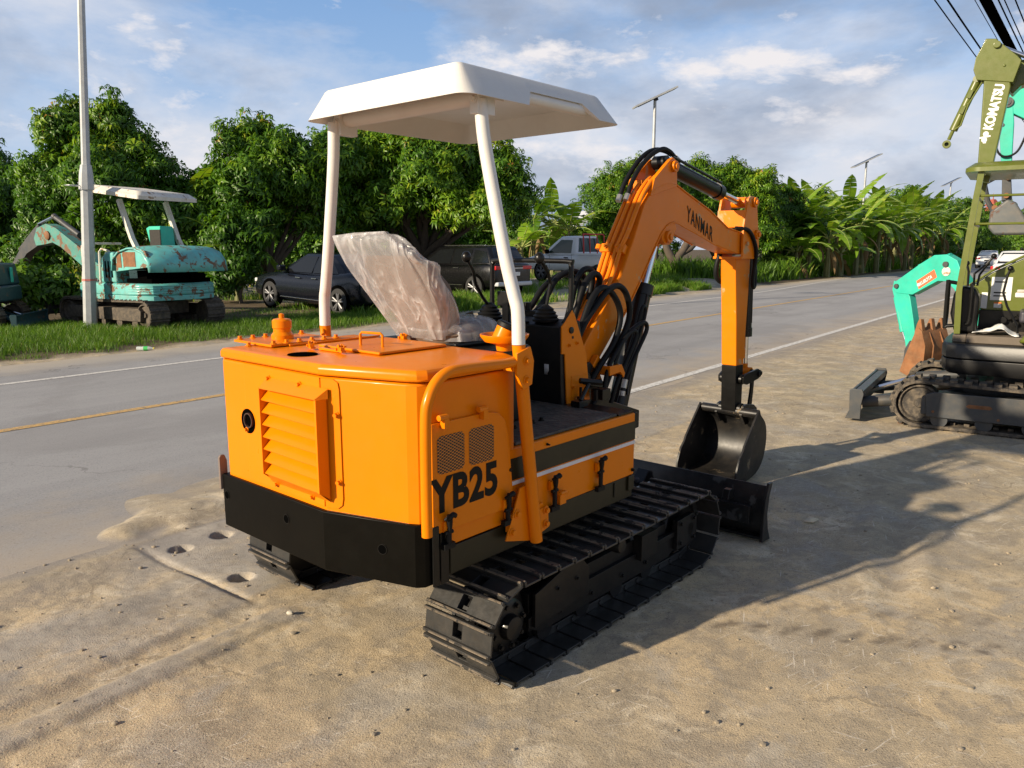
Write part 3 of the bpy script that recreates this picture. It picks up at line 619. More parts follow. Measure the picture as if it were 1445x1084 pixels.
clip(-1.06, .15, 1.2).build('toggle_clip', OR, hatch); clip(-1.055, -.03, 1.35).build('toggle_clip', OR, hatch); clip(-.645, .09, 1.3).build('toggle_clip', OR, hatch)
b = MB(); b.b2((-1.05, .0, 1.217), (-1.03, .12, 1.226)); b.build('hatch_rib', OR, hatch, bevel=.002)
# counterweight bumper with lifting holes drawn as flat black discs
bf = [(-1.262, .532), (-1.262, -.172), (-1.150, -.530), (-1.125, -.552), (-1.06, -.556), (-1.06, .532)]
b = MB(); b.prism(bf, 2, .465, .688); bp = b.build('rear_bumper', paint('satin_black_bumper', (.0030, .0026, .0018), .36, .0, .25, dust=.01, spec=.10, dustcol=(.12, .10, .06)), ex, bevel=.006, seg=3, ang=12)
b = MB()
for y in (.065, .50): b.lathe([(.0165, 0), (.0165, .001), (.0005, .001)], (-1.2622, y, .602), (-1, 0, 0), 20)
p_ = Vector((-1.150, -.530, .585))-tdir*.13+n18*.0003; b.lathe([(.017, 0), (.017, .001), (.0005, .001)], p_, n18, 20); build_each(b, 'lifting_hole_shade', M['dark'], bp); b = MB()  # flat discs, the shade inside each hole painted black
for c0, nn in (((-1.2622, .065, .602), (-1, 0, 0)), ((-1.2622, .50, .602), (-1, 0, 0)), (tuple(p_), tuple(n18))): b.lathe([(.0165, -.002), (.0165, .0016), (.0185, .0016), (.0185, -.002)], c0, nn, 24)
build_each(b, 'glint_ring', BK, bp)  # raised ring added to catch light round each painted hole
b = MB(); b.prism([(-1.27, .62), (-1.27, .755), (-1.262, .765), (-1.245, .765), (-1.235, .74), (-1.235, .62)], 1, .533, .545); b.build('bumper_ear', solid('scuffed_brown_steel', (.16, .12, .10), .6), bp, bevel=.003)
b = MB(); b.b2((-1.06, -.56, .455), (-1.02, -.50, .66)); b.b2((-1.10, -.566, .46), (-1.07, -.5565, .675)); b.build('bumper_bracket', BK, bp, bevel=.004)
# ---- side door
dz = [(-1.095, .645), (-1.095, 1.030), (-.82, 1.030), (-.765, 1.018), (-.728, .985), (-.708, .92), (-.684, .69), (-.69, .66), (-.71, .645)]
b = MB(); b.prism(dz, 1, -.5505, -.562); door = b.build('side_door', OR, ex, bevel=.003)
def mesh_grille():
    t = NT('expanded_metal'); mp = t.n('ShaderNodeMapping'); t.l(t.tc.outputs['Object'], mp.inputs[0]); s = t.n('ShaderNodeSeparateXYZ'); t.l(mp.outputs[0], s.inputs[0])
    u = t.math('MULTIPLY', s.outputs[0], 52); v = t.math('MULTIPLY', s.outputs[2], 92)
    tri = lambda x: t.math('ABSOLUTE', t.math('SUBTRACT', t.math('FRACT', x), .5))
    f = t.math('MINIMUM', tri(t.math('ADD', u, v)), tri(t.math('SUBTRACT', u, v)))
    k = t.math('LESS_THAN', f, .085)
    return t.done(t.pbsdf(t.mix(k, (.020, .010, .004), (.75, .25, .02)), .5, 0, t.bump(k, .6, .004)))
MG = mesh_grille()
for x0, x1 in ((-1.072, -.943), (-.920, -.792)):
    o_ = [(x0+.012, .852), (x0, .864), (x0, .972), (x0+.012, .984), (x1-.012, .984), (x1, .972), (x1, .864), (x1-.012, .852)]
    b = MB(); b.prism(o_, 1, -.5625, -.5632); b.build('vent_grille', MG, door)
b = MB()
for x in (-1.045, -.855): b.b2((x-.012, -.585, 1.012), (x+.012, -.5625, 1.045)); b.cyl((x-.03, -.575, 1.05), (x+.01, -.575, 1.05), .011, 10)
build_each(b, 'door_hinge', OR, door, .002)
text_mesh('model_lettering', 'YB25', M['decal'], door, (-1.098, -.5632, .722), (1, 0, .012), (.0, 0, 1), .165, .88, .036, .001, space=1.06)
def latch(parent, x, z, h=.10):
    c = MB(); y = -.565
    c.tube([(x-.018, y-.012, z-.006), (x-.012, y-.028, z+.006), (x+.004, y-.030, z+.012), (x+.020, y-.022, z+.004), (x+.028, y-.014, z-.008)], [.006, .009, .010, .008, .004], 8)
    c.tube([(x, y-.016, z+.008), (x, y-.014, z-.02), (x+.003, y-.012, z-.04), (x, y-.010, z-.06), (x, y-.010, z-h)], [.010, .011, .008, .010, .009], 8)
    c.box((x, y-.006, z-h-.004), (.05, .02, .02)); c.cyl((x-.018, y-.01, z-.055), (x+.018, y-.01, z-.055), .007, 8)
    return c.build('rubber_latch', M['rubber'], parent)
def latch_plate(parent, x, z):
    c = MB(); c.b2((x-.012, -.572, z-.055), (x+.012, -.5535, z-.015)); c.b2((x+.016, -.566, z-.09), (x+.03, -.5535, z-.06)); build_each(c, 'latch_bracket', OR, parent, .002)
latch(door, -1.035, .700); latch_plate(door, -1.04, .70); latch(door, -.728, .700); latch_plate(door, -.735, .70)
latch(deck, -.447, .706, .125); latch_plate(deck, -.452, .706); latch(deck, -.126, .712, .125); latch_plate(deck, -.131, .712)
b = MB(); b.tube([(-.405, -.556, .625), (-.405, -.575, .628), (-.375, -.575, .628), (-.375, -.556, .625)], .008, 8); b.b2((-.41, -.575, .58), (-.37, -.5532, .63)); b.build('step_ring', OR, deck, bevel=.002)
# ---- hand rail
b = MB(); b.tube([(-.72, -.605, 1.205), (-.80, -.603, 1.203), (-.98, -.600, 1.208), (-1.055, -.598, 1.203), (-1.105, -.596, 1.175), (-1.136, -.594, 1.125), (-1.146, -.590, 1.06), (-1.142, -.582, .85), (-1.138, -.578, .66)], .0185, 14, smooth=6); b.build('hand_rail', OR, ex)
b = MB(); b.prism([(-.735, 1.235), (-.66, 1.255), (-.64, 1.20), (-.65, 1.115), (-.70, 1.10), (-.735, 1.16)], 1, -.612, -.624); b.b2((-.74, -.612, 1.17), (-.65, -.56, 1.21))
for z in (1.205, 1.135): b.bolt((-.683, -.624, z), (0, -1, 0), .012)
b.build('rail_bracket', OR, ex, bevel=.003)
# ---- canopy posts: orange foot, white upper
PR_ = [(-.592, -.600, .49), (-.690, -.592, 1.262)]; PW = [(-.690, -.592, 1.262), (-.690, -.588, 1.38), (-.692, -.572, 1.44), (-.70, -.53, 1.60), (-.712, -.455, 1.95), (-.716, -.435, 2.12)]
b = MB(); b.tube(PR_, .0245, 18); pf = b.build('post_foot', OR, ex)
b = MB(); b.prism([(-.748, .528), (-.668, .715), (-.575, .73), (-.56, .60), (-.50, .605), (-.492, .515), (-.60, .488)], 1, -.5752, -.583)
for x, z in ((-.715, .555), (-.688, .62), (-.515, .59), (-.515, .535)): b.bolt((x, -.584, z), (0, -1, 0), .012)
b.b2((-.72, -.575, .55), (-.52, -.5528, .62)); b.build('foot_plate', OR, pf, bevel=.003)
b = MB(); b.tube(PW, .0245, 18, smooth=5); b.build('canopy_post', M['white'], ex)
mir = lambda P: [(x-.035, -y-.06, z) for x, y, z in P]
b = MB(); b.tube(mir(PW), .0245, 18, smooth=5); b.build('canopy_post', M['white'], ex)
b = MB(); b.tube([(-.70, .53, .60), (-.725, .532, 1.262)], .0246, 18); b.tube([(-.76, .50, 1.225), (-.74, .53, 1.25)], .008, 8); b.build('post_foot', OR, ex)
# ---- canopy roof: flared pan with rounded corners and a cut-out in the right rim
def rrect(x0, x1, y0, y1, r, k=6, nside=14):
    P = []
    for cx, cy, a0 in ((x1-r, y1-r, 0), (x0+r, y1-r, 90), (x0+r, y0+r, 180), (x1-r, y0+r, 270)):
        P += [(cx+r*math.cos(R(a0+90*i/k)), cy+r*math.sin(R(a0+90*i/k))) for i in range(k+1)]
        if a0 == 180:
            xa = x0+r; xb2 = x1-r; P += [(xa+(xb2-xa)*(i+1)/(nside+1), y0) for i in range(nside)]
    return P
bo, tp_ = rrect(-.865, .085, -.505, .43, .055), rrect(-.815, .02, -.43, .355, .022)
def rimz(p):
    x, y = p
    if y < -.50 and -.49 < x < -.13: return 2.178
    return 2.118
t2 = [(p[0]*.985-.006, p[1]*.975-.001) for p in tp_]
bi = [(p[0]*.985-.006, p[1]*.985-.0005) for p in bo]; ti = [(p[0]*.97-.012, p[1]*.96-.002) for p in tp_]
b = MB(); b.rings([[(*p, 2.195) for p in ti], [tuple(Vector((*p, 2.118)).lerp(Vector((*r_, 2.195)), (rimz(q)-2.118)/.077)) for p, q, r_ in zip(bi, bo, ti)], [tuple(Vector((*p, 2.118)).lerp(Vector((*q, 2.226)), (rimz(p)-2.118)/.108)) for p, q in zip(bo, tp_)], [(*p, 2.226) for p in tp_], [(*p, 2.234) for p in t2]])
roof = b.build('canopy_roof', M['white'], ex, ang=16)
b = MB(); b.tube([(-.70, .39, 2.12), (-.70, .36, 2.135), (-.70, -.39, 2.135), (-.70, -.43, 2.12)], .032, 14); b.b2((-.68, -.40, 2.14), (-.55, .36, 2.166)); b.tube([(-.52, -.440, 2.158), (-.10, -.440, 2.158)], .024, 14)
for y in (.30, .05, -.2): b.b2((-.655, y-.01, 2.13), (-.64, y+.01, 2.142))
for sy in (.36, -.43): b.b2((-.745, sy-.02, 2.07), (-.655, sy+.02, 2.16)); b.bolt((-.745, sy, 2.12), (-1, 0, 0), .012)
b.build('roof_frame', M['white'], roof, bevel=.003)
# ---- seat under a loose plastic cover
st = MB()
def seatsec(z, xr, xf, hw, y0=.04, k=20, p=3.2):
    out = []; xc, hd = (xr+xf)/2, (xf-xr)/2
    for i in range(k):
        t = 2*math.pi*i/k; c, s_ = math.cos(t), math.sin(t); out.append((xc+hd*math.copysign(abs(c)**(2/p), c), y0+hw*math.copysign(abs(s_)**(2/p), s_), z))
    return out
st.rings([seatsec(1.27, -.60, -.47, .155), seatsec(1.36, -.64, -.515, .19), seatsec(1.46, -.70, -.58, .205), seatsec(1.53, -.745, -.645, .195, .05), seatsec(1.575, -.755, -.675, .145, .07)])
seat = st.build('seat', M['seatfab'], ex)
st = MB(); st.rings([seatsec(1.216, -.60, -.30, .19), seatsec(1.25, -.61, -.28, .215), seatsec(1.285, -.58, -.27, .21), seatsec(1.30, -.54, -.30, .17)]); st.build('seat_cushion', M['seatfab'], seat)
st = MB(); st.b2((-.60, -.30, .88), (-.27, .42, 1.20)); st.b2((-.58, -.16, 1.20), (-.32, .24, 1.222)); st.build('seat_base', BK, seat, bevel=.01)
def film():
    t = NT('crinkled_plastic_film'); ob = t.tc.outputs['Object']
    mp = t.n('ShaderNodeMapping'); mp.inputs['Scale'].default_value = (9, 9, 1.5); t.l(ob, mp.inputs[0])
    f1 = t.noise(1.0, 3, .5, mp.outputs[0], .35); ridge = t.math('SUBTRACT', 1.0, t.math('ABSOLUTE', t.math('MULTIPLY_ADD', f1, 9., -4.5)))
    f2 = t.noise(8, 3, .5, dist=.2); ridge2 = t.math('SUBTRACT', 1.0, t.math('ABSOLUTE', t.math('MULTIPLY_ADD', f2, 8., -4.)))
    h = t.math('ADD', t.math('POWER', t.math('MAXIMUM', ridge, 0), 2.6), t.math('MULTIPLY', t.math('POWER', t.math('MAXIMUM', ridge2, 0), 3.), .16))
    nb = t.bump(h, .6, .010)
    tr = t.n('ShaderNodeBsdfTransparent'); tr.inputs[0].default_value = (.93, .92, .92, 1)
    p = t.pbsdf((.80, .80, .81), .16, 0, nb, spec=.9); tl = t.n('ShaderNodeBsdfTranslucent'); tl.inputs[0].default_value = (.6, .58, .57, 1)
    m0 = t.n('ShaderNodeMixShader'); m0.inputs[0].default_value = .35; t.l(p.outputs[0], m0.inputs[1]); t.l(tl.outputs[0], m0.inputs[2])
    mx = t.n('ShaderNodeMixShader'); t.l(t.math('MINIMUM', t.math('MULTIPLY_ADD', h, .36, .30), .85), mx.inputs[0]); t.l(tr.outputs[0], mx.inputs[1]); t.l(m0.outputs[0], mx.inputs[2])
    return t.done(mx)
K_ = 64; rows = []
for i in range(26):
    v = i/25; z = 1.232+.415*v+.006*math.sin(7*v)
    xr = -.615-.195*v**.9; xf = -.455-.24*v**.85 - (.02*v*v); hw = .162+.10*math.sin(min(v*1.25, 1)*math.pi/2); y0 = .045
    if v > .86: q = (v-.86)/.14; xf -= .03*q; xr += .012*q*q
    r_ = seatsec(z, xr, xf, hw, y0, K_, 3.4); o_ = []
    for j, p in enumerate(r_):
        t = 2*math.pi*j/K_; x, y, zz = p
        cl = max(0, math.sin(t))**8*max(0, -math.cos(t)+.35)             # loose corner on the far side
        y += .13*cl*sstep(.35, .97, v) if y > y0 else (y0-y)*(.05+.30*float(sstep(.20, 1.0, v)))
        if y < y0: zz -= .085*float(sstep(.6, 1.0, v))*((y0-y)/.2)**2; x += .03*float(sstep(.3, .9, v))*(1 if math.cos(t) > 0 else 0)*0
        cr = max(0, -math.sin(t))**6*math.exp(-((v-.80)/.09)**2); y -= .03*cr; x += .02*cr; zz += .02*cr
        wv = .005*math.sin(5*t+4*v)+.005*abs(math.sin(7*t-1.5*v+1))+.007*abs(math.sin(11*t+.8*v))*(.2+v)+.003*math.sin(29*t+5*v)
        d = Vector((x-(xr+xf)/2, y-y0, 0)).normalized(); o_.append((x+d.x*wv, y+d.y*wv, float(zz)+.006*math.sin(9*t+4)*v))
    rows.append(o_)
top = [( (p[0]-(-.745))*.55-.745, (p[1]-.05)*.6+.05, p[2]+.012) for p in rows[-1]]; top2 = [((p[0]+.745)*.15-.745, (p[1]-.05)*.2+.05, p[2]+.003) for p in top]
cv = MB(); cv.rings(rows+[top, top2], cap=False)
FILM = film(); c_ = cv.build('seat_cover', FILM, seat, ang=180)
cv = MB(); rows = []
for i in range(12):
    v = i/11; z = 1.225+.092*math.sin(v*math.pi/2); sc = 1-.55*v**3
    rows.append([(x+.005*math.sin(13*j/K_*6.28+8*v), y+.006*math.sin(9*j/K_*6.28+5*v), zz) for j, (x, y, zz) in enumerate(seatsec(z, -.45-.15*sc, -.44+.185*sc, .235*sc, .04, K_, 2.8))])
cv.rings(rows+[[(-.45, .04, 1.322)]*K_], cap=False); cv.build('seat_cover', FILM, seat, ang=180)
# ---- fuel funnel bowl with black cap
b = MB(); b.lathe([(.03, 1.216), (.035, 1.240), (.078, 1.252), (.094, 1.272), (.095, 1.280), (.090, 1.280), (.070, 1.262), (.02, 1.258)], (-.585, -.43, 0), n=32); fb = b.build('filler_bowl', OR, ex)
b = MB(); b.cyl((-.590, -.42, 1.255), (-.575, -.435, 1.302), .040, 22); b.build('filler_neck', OR, fb)
b = MB(); b.lathe([(.041, 0), (.044, .003), (.044, .018), (.036, .023), (.01, .0235)], (-.576, -.434, 1.300), (.30, -.30, .95), 22); b.build('filler_cap', M['rubber'], fb)
# ---- control console
b = MB(); b.prism([(.06, .868), (.045, 1.245), (.115, 1.275), (.20, 1.265), (.255, 1.05), (.265, .868)], 1, -.213, .32); con = b.build('control_console', paint('black_console', (.005, .005, .0052), .45, .05, .3, dust=.04, spec=.3), ex, bevel=.006)
b = MB(); b.prism([(.048, 1.245), (.127, 1.322), (.148, 1.296), (.246, 1.10), (.283, .869), (.094, .869), (.074, 1.115), (.050, 1.117)], 1, -.2135, -.222); sp = b.build('console_side_panel', OR, con, bevel=.003)
b = MB(); b.prism([(.062, 1.262), (.125, 1.322), (.122, 1.332), (.052, 1.262)], 1, -.213, -.2225); b.build('panel_trim', M['rubber'], sp)
b = MB(); b.lathe([(.016, 0), (.016, .006), (.010, .008), (.002, .008)], (.118, -.222, 1.225), (0, -1, 0), 16); b.lathe([(.007, 0), (.007, .002), (.001, .002)], (.132, -.222, 1.19), (0, -1, 0), 12); b.build('key_switch', BK, sp)
b = MB()
for x, z in ((.105, 1.155), (.165, 1.16)): b.bolt((x, -.222, z), (0, -1, 0), .006)
b.b2((.125, -.2245, .90), (.25, -.2221, 1.005)); b.bolt((.135, -.2245, .95), (0, -1, 0), .005); build_each(b, 'panel_bolt', OR, sp)
b = MB(); b.raw([(.0515, -.115, 1.062), (.0535, -.185, 1.062), (.0545, -.185, 1.028), (.055, -.165, 1.028), (.0555, -.165, 1.012), (.0535, -.115, 1.012)], [(0, 1, 2, 3, 4, 5)]); lb = b.build('paper_label', M['paper'], con); lb.modifiers.new('t', 'SOLIDIFY').thickness = .002
b = MB(); b.tube([(.15, -.195, 1.262), (.15, -.195, 1.50), (.15, -.19, 1.53), (.15, -.165, 1.545), (.15, .27, 1.545), (.15, .30, 1.53), (.15, .31, 1.50), (.15, .31, 1.265)], .0125, 12, smooth=3)
for y in (-.195, .31): b.cyl((.15, y, 1.265), (.15, y, 1.31), .018, 12)
b.build('guard_rail', BK, con)
def lever(x, y, pts, knob):
    c = MB(); c.lathe([(.062, 0), (.066, .010), (.056, .018), (.060, .027), (.048, .035), (.051, .043), (.038, .052), (.040, .060), (.022, .072), (.012, .080)], (x, y, 1.262), n=20); bt_ = c.build('lever_boot', M['rubber'], con)
    c = MB(); c.tube([(x, y, 1.32)]+pts+[knob], .0085, 10); lv_ = c.build('control_lever', BK, con)
    c = MB(); c.ball(knob, .024, 14, (1, 1, 1.15)); c.build('lever_knob', M['black'], lv_)
lever(.085, -.095, [(.108, -.105, 1.44), (.075, -.115, 1.495)], (-.02, -.14, 1.56))
lever(.02, .21, [(-.04, .20, 1.37), (-.12, .17, 1.44), (-.15, .155, 1.50)], (-.20, .15, 1.565))
b = MB(); b.lathe([(.03, 0), (.03, .004), (.001, .005)], (.055, .02, 1.256), n=18); b.b2((-.01, .06, .88), (.005, .10, 1.40)); b.b2((-.012, -.01, .88), (.0, .015, 1.33)); b.b2((.0, .02, 1.33), (.02, .14, 1.40)); b.ball((.03, .12, 1.345), .03, 10); b.tube([(.0, .30, 1.28), (-.06, .36, 1.25), (-.16, .42, 1.20)], .02, 8); b.ball((-.17, .43, 1.20), .03, 8, (1.4, 1, .8))
b.b2((.16, -.05, 1.262), (.20, .25, 1.30)); b.cyl((.18, .0, 1.30), (.18, .0, 1.33), .016); b.cyl((.18, .1, 1.30), (.18, .1, 1.34), .018); b.build('valve_block', BK, con, bevel=.003)
# travel pedal
b = MB(); b.tube([(.08, -.31, .905), (.17, -.30, .985)], .011, 8); b.tube([(.12, -.275, .99), (.215, -.335, .975)], .014, 10); b.box((.075, -.31, .892), (.07, .05, .03)); b.box((.235, -.27, .955), (.10, .05, .014), Matrix.Rotation(.25, 3, 'Y')); b.cyl((.165, -.25, .879), (.165, -.25, .95), .008, 8); b.cyl((.165, -.25, .879), (.165, -.25, .905), .018, 10)
b.cyl((.26, -.27, .875), (.26, -.27, .93), .02, 10); b.box((.29, -.28, .905), (.07, .07, .05)); b.build('travel_pedal', M['rustpipe'] and BK, ex, bevel=.002)
# ---- swing post
b = MB(); b.prism([(.10, .60), (.10, .84), (.30, .885), (.38, .86), (.42, .72), (.36, .58)], 1, -.13, .13); b.cyl((.33, 0, .50), (.33, 0, .885), .075, 20)
for sy in (-1, 1): b.prism([(.30, .70), (.27, .88), (.33, 1.01), (.43, 1.03), (.52, .96), (.62, .80), (.92, .70), (.92, .60), (.62, .58), (.36, .56)], 1, sy*.088, sy*.115)
b.cyl((.38, -.13, .945), (.38, .13, .945), .04, 16); b.cyl((.86, -.13, .665), (.86, .13, .665), .035, 16)
b.build('swing_post', BK, ex, bevel=.005)
# ---- boom
back = [(.31, .985), (.449, 1.141), (.60, 1.297), (.754, 1.453), (.87, 1.65), (.968, 1.845), (1.033, 1.91), (1.085, 1.937), (1.14, 1.957), (1.199, 1.970), (1.26, 1.973), (1.312, 1.969), (1.407, 1.938), (1.738, 1.84), (1.995, 1.737), (2.19, 1.712), (2.255, 1.69), (2.283, 1.64), (2.262, 1.588), (2.215, 1.565), (2.15, 1.572)]
front = [(1.826, 1.627), (1.585, 1.69), (1.388, 1.737), (1.34, 1.75), (1.299, 1.755), (1.255, 1.748), (1.215, 1.733), (1.17, 1.70), (1.133, 1.66), (.967, 1.449), (.832, 1.289), (.725, 1.184), (.55, 1.013), (.464, .906), (.40, .885), (.335, .90)]
OB = M['orange_old']; b = MB(); b.prism(back+front, 1, -.078, .078)
boom = b.build('boom', OB, ex, bevel=.007)
b = MB()        # welded flange beads, lugs, bosses
for yy in (-.080, .080):
    b.tube([(x, yy, z) for x, z in back[6:16]], .006, 6); b.tube([(x, yy, z) for x, z in front[:12]], .006, 6)
for sy in (-1, 1):
    b.prism([(1.02, 1.89), (1.06, 1.99), (1.225, 2.105), (1.255, 2.118), (1.285, 2.108), (1.302, 2.075), (1.312, 1.96)], 1, sy*.060, sy*.084)
    b.cyl((1.262, sy*.084, 2.068), (1.262, sy*.104, 2.068), .032, 18); b.cyl((1.262, sy*.104, 2.068), (1.262, sy*.114, 2.068), .017, 12)
    b.prism([(1.20, 1.735), (1.16, 1.665), (1.20, 1.625), (1.26, 1.628), (1.33, 1.72), (1.31, 1.755)], 1, sy*.055, sy*.080)
    b.cyl((1.232, sy*.080, 1.672), (1.232, sy*.098, 1.672), .036, 18); b.cyl((1.232, sy*.098, 1.672), (1.232, sy*.108, 1.672), .018, 12)
    b.cyl((2.235, sy*.079, 1.638), (2.235, sy*.098, 1.638), .036, 18); b.bolt((2.235, sy*.098, 1.638), (0, sy, 0), .016, .016)
b.b2((1.06, -.058, 1.925), (1.24, .058, 1.985))
b.prism([(.46, .90), (.43, .98), (.50, 1.06), (.54, 1.02), (.52, .95), (.56, .90)], 1, -.082, -.115); b.prism([(.50, 1.005), (.50, .955), (.60, .965), (.635, .93), (.645, .955), (.61, 1.005)], 1, -.085, -.19)
b.build('boom_lug', OB, boom, bevel=.004)
pb = MB(); off = lambda P, d: [((P[i][0]-d*math.cos(math.atan2(P[min(i+1, len(P)-1)][0]-P[max(i-1, 0)][0], P[min(i+1, len(P)-1)][1]-P[max(i-1, 0)][1]))), (P[i][1]+d*math.sin(math.atan2(P[min(i+1, len(P)-1)][0]-P[max(i-1, 0)][0], P[min(i+1, len(P)-1)][1]-P[max(i-1, 0)][1])))) for i in range(len(P))]
pl = [(.36, 1.045), (.50, 1.19), (.64, 1.335), (.735, 1.43), (.79, 1.53), (.835, 1.61), (.87, 1.69), (.93, 1.80), (.99, 1.885), (1.06, 1.95), (1.11, 1.985)]
of = off(pl, .018)
for k, yk in enumerate((.062, .030, -.006, -.038)):
    P = []
    for i, (x, z) in enumerate(of):
        yy = yk+(.0 if i < 6 else -.012*min(i-5, 2)) - (.006 if k > 1 and i == 6 else 0)
        if k == 0 and i > 8: continue
        if k == 1 and i > 9: continue
        P.append((x-.004*(k % 2), yy, z))
    pb.tube(P, .0125, 12, smooth=5)
pipes = pb.build('hydraulic_pipe', OB, boom)
b = MB(); b.box((.805, .05, 1.603), (.05, .072, .034), Matrix.Rotation(-1.05, 3, 'Y')); b.box((.818, -.026, 1.60), (.05, .066, .034), Matrix.Rotation(-1.05, 3, 'Y')); b.cyl((.79, .10, 1.60), (.80, .10, 1.625), .018, 10)
for yy in (.05, -.026): b.bolt((.785, yy, 1.616), (-.86, 0, .5), .008)
b.build('pipe_clamp', OB, boom, bevel=.004)
tx, tz = (1.772-1.452), (1.750-1.867)
text_mesh('boom_lettering', 'YANMAR', M['decal'], boom, (1.447, -.0800, 1.770), (tx, 0, tz), (-tz*.0, 0, 1), .128, .63, .004, .0012, space=1.16)
# ---- arm (stick)
arm_pts = [(2.237, 1.935), (2.27, 1.953), (2.33, 1.953), (2.372, 1.925), (2.44, 1.64), (2.42, 1.50), (2.415, 1.267), (2.40, .82)]
arm_rear = [(2.275, .82), (2.245, 1.10), (2.205, 1.50), (2.190, 1.55), (2.175, 1.66), (2.185, 1.75)]
b = MB(); b.prism([(2.185, 1.545), (2.42, 1.545), (2.415, 1.267), (2.395, .792), (2.278, .792), (2.245, 1.10)], 1, -.056, .056); arm = b.build('arm', OB, ex, bevel=.006)
b = MB()
for sy in (-1, 1): b.prism(arm_pts[:5]+[(2.43, 1.54), (2.19, 1.54), (2.185, 1.75)], 1, sy*.086, sy*.104)
b.b2((2.20, -.10, 1.745), (2.225, .10, 1.86)); b.b2((2.17, -.105, 1.535), (2.43, .105, 1.553))
for x, z, r in ((2.325, 1.913, .034), (2.385, 1.70, .032)):
    for sy in (-1, 1): b.cyl((x, sy*.104, z), (x, sy*.122, z), r, 16); b.cyl((x, sy*.122, z), (x, sy*.134, z), .018, 12)
b.build('arm_head', OB, arm, bevel=.004)
b = MB(); b.prism([(2.278, .79), (2.395, .79), (2.40, .44), (2.36, .415), (2.31, .43), (2.295, .50)], 1, -.054, .054)
for sy in (-1, 1):
    b.cyl((2.345, sy*.054, .69), (2.345, sy*.082, .69), .036, 16); b.cyl((2.352, sy*.054, .475), (2.352, sy*.082, .475), .042, 16); b.bolt((2.345, sy*.082, .69), (0, sy, 0), .014); b.bolt((2.352, sy*.082, .475), (0, sy, 0), .016)
b.build('arm_tip', BK, arm, bevel=.005)
b = MB(); b.b2((2.395, -.05, .83), (2.43, -.02, .90)); b.build('arm_stop', OB, arm, bevel=.004)
def cylinder(name, p0, p1, r0, q, rr, mb, parent, head=True):
    p0, p1, q = Vector(p0), Vector(p1), Vector(q); d = (p1-p0).normalized()
    c = MB(); c.tube([p0+d*.03, p1], r0, 20); c.tube([p1-d*.05, p1+d*.012], r0*1.13, 20); c.cyl(p0+Vector((0, -r0*.9, 0)), p0+Vector((0, r0*.9, 0)), r0*.85, 16)
    c.tube([p0+d*.05+Vector((0, -r0*1.0, r0*.9)), p0+d*.09+Vector((0, -r0*.9, r0*1.0)), p1-d*.05+Vector((0, -r0*.9, r0*1.0))], .009, 8)
    o = c.build(name, mb, parent)
    c = MB(); c.tube([p1, q], rr, 18); c.build('piston_rod', M['chrome'], o)
    c = MB(); c.cyl(q+Vector((0, -.05, 0)), q+Vector((0, .05, 0)), rr*1.7, 16); c.tube([q-d*.06, q], rr*1.15, 14); c.build('rod_eye', OB if mb is BK else mb, o)
    return o
cylinder('arm_cylinder', (1.262, 0, 2.095), (2.00, 0, 1.968), .046, (2.325, 0, 1.915), .022, BK, ex)
cylinder('boom_cylinder', (.86, 0, .69), (1.105, 0, 1.385), .056, (1.232, 0, 1.672), .026, BK, ex)
cylinder('bucket_cylinder', (2.50, 0, 1.62), (2.535, 0, .99), .038, (2.545, 0, .72), .019, BK, ex)
b = MB(); b.prism([(2.38, 1.71), (2.44, 1.70), (2.53, 1.64), (2.52, 1.59), (2.43, 1.61)], 1, -.03, .03); b.build('cylinder_lug', OB, arm, bevel=.003)
b = MB()
for sy in (-1, 1):
    b.prism([(2.325, .665), (2.32, .71), (2.36, .73), (2.56, .745), (2.62, .72), (2.62, .69), (2.57, .67), (2.44, .655), (2.38, .65)], 1, sy*.083, sy*.098)
    b.prism([(2.53, .74), (2.58, .73), (2.57, .60), (2.55, .44), (2.50, .43), (2.50, .47), (2.53, .60)], 1, sy*.05, sy*.065)
    b.bolt((2.59, sy*.098, .71), (0, sy, 0), .016)
b.cyl((2.57, -.11, .705), (2.57, .11, .705), .022, 12); b.cyl((2.525, -.10, .45), (2.525, .10, .45), .022, 12); b.build('bucket_linkage', BK, arm, bevel=.004)
# ---- bucket
sec = [(2.34, .455), (2.43, .375), (2.455, .26), (2.42, .13), (2.33, .05), (2.18, .018), (2.00, .018)]
sm = [tuple(v) for v in catmull([Vector((x, 0, z)) for x, z in sec], 5)]; sm = [(v[0], v[2]) for v in sm]
inn = [(x-.014*math.cos(math.atan2(z-.28, x-2.2))*1, z-.014*math.sin(math.atan2(z-.28, x-2.2))) for x, z in sm]
BM = paint('black_worn_bucket', (.008, .008, .0085), .38, .12, .25, dust=.14, spec=.35, dustcol=(.15, .12, .085), wear=.05, wearcol=(.2, .15, .09))
b = MB(); b.prism(sm+inn[::-1], 1, -.215, .215); bucket = b.build('bucket', BM, ex, ang=50)
side_ = sm+[(1.985, .03), (1.99, .10), (2.035, .20), (2.085, .245), (2.10, .275), (2.31, .495)]
b = MB()
for sy in (-1, 1): b.prism(side_, 1, sy*.2155, sy*.231)
b.tube([(2.335, -.215, .458), (2.335, .215, .458)], .032, 16)
for sy in (-1, 1): b.prism([(2.30, .44), (2.33, .50), (2.375, .51), (2.50, .49), (2.56, .455), (2.545, .42), (2.46, .36), (2.37, .36)], 1, sy*.085, sy*.105)
b.build('bucket_side', BM, bucket, bevel=.003)
b = MB(); b.b2((1.955, -.228, .012), (2.03, .228, .026)); b.build('bucket_lip', BS, bucket, bevel=.003)
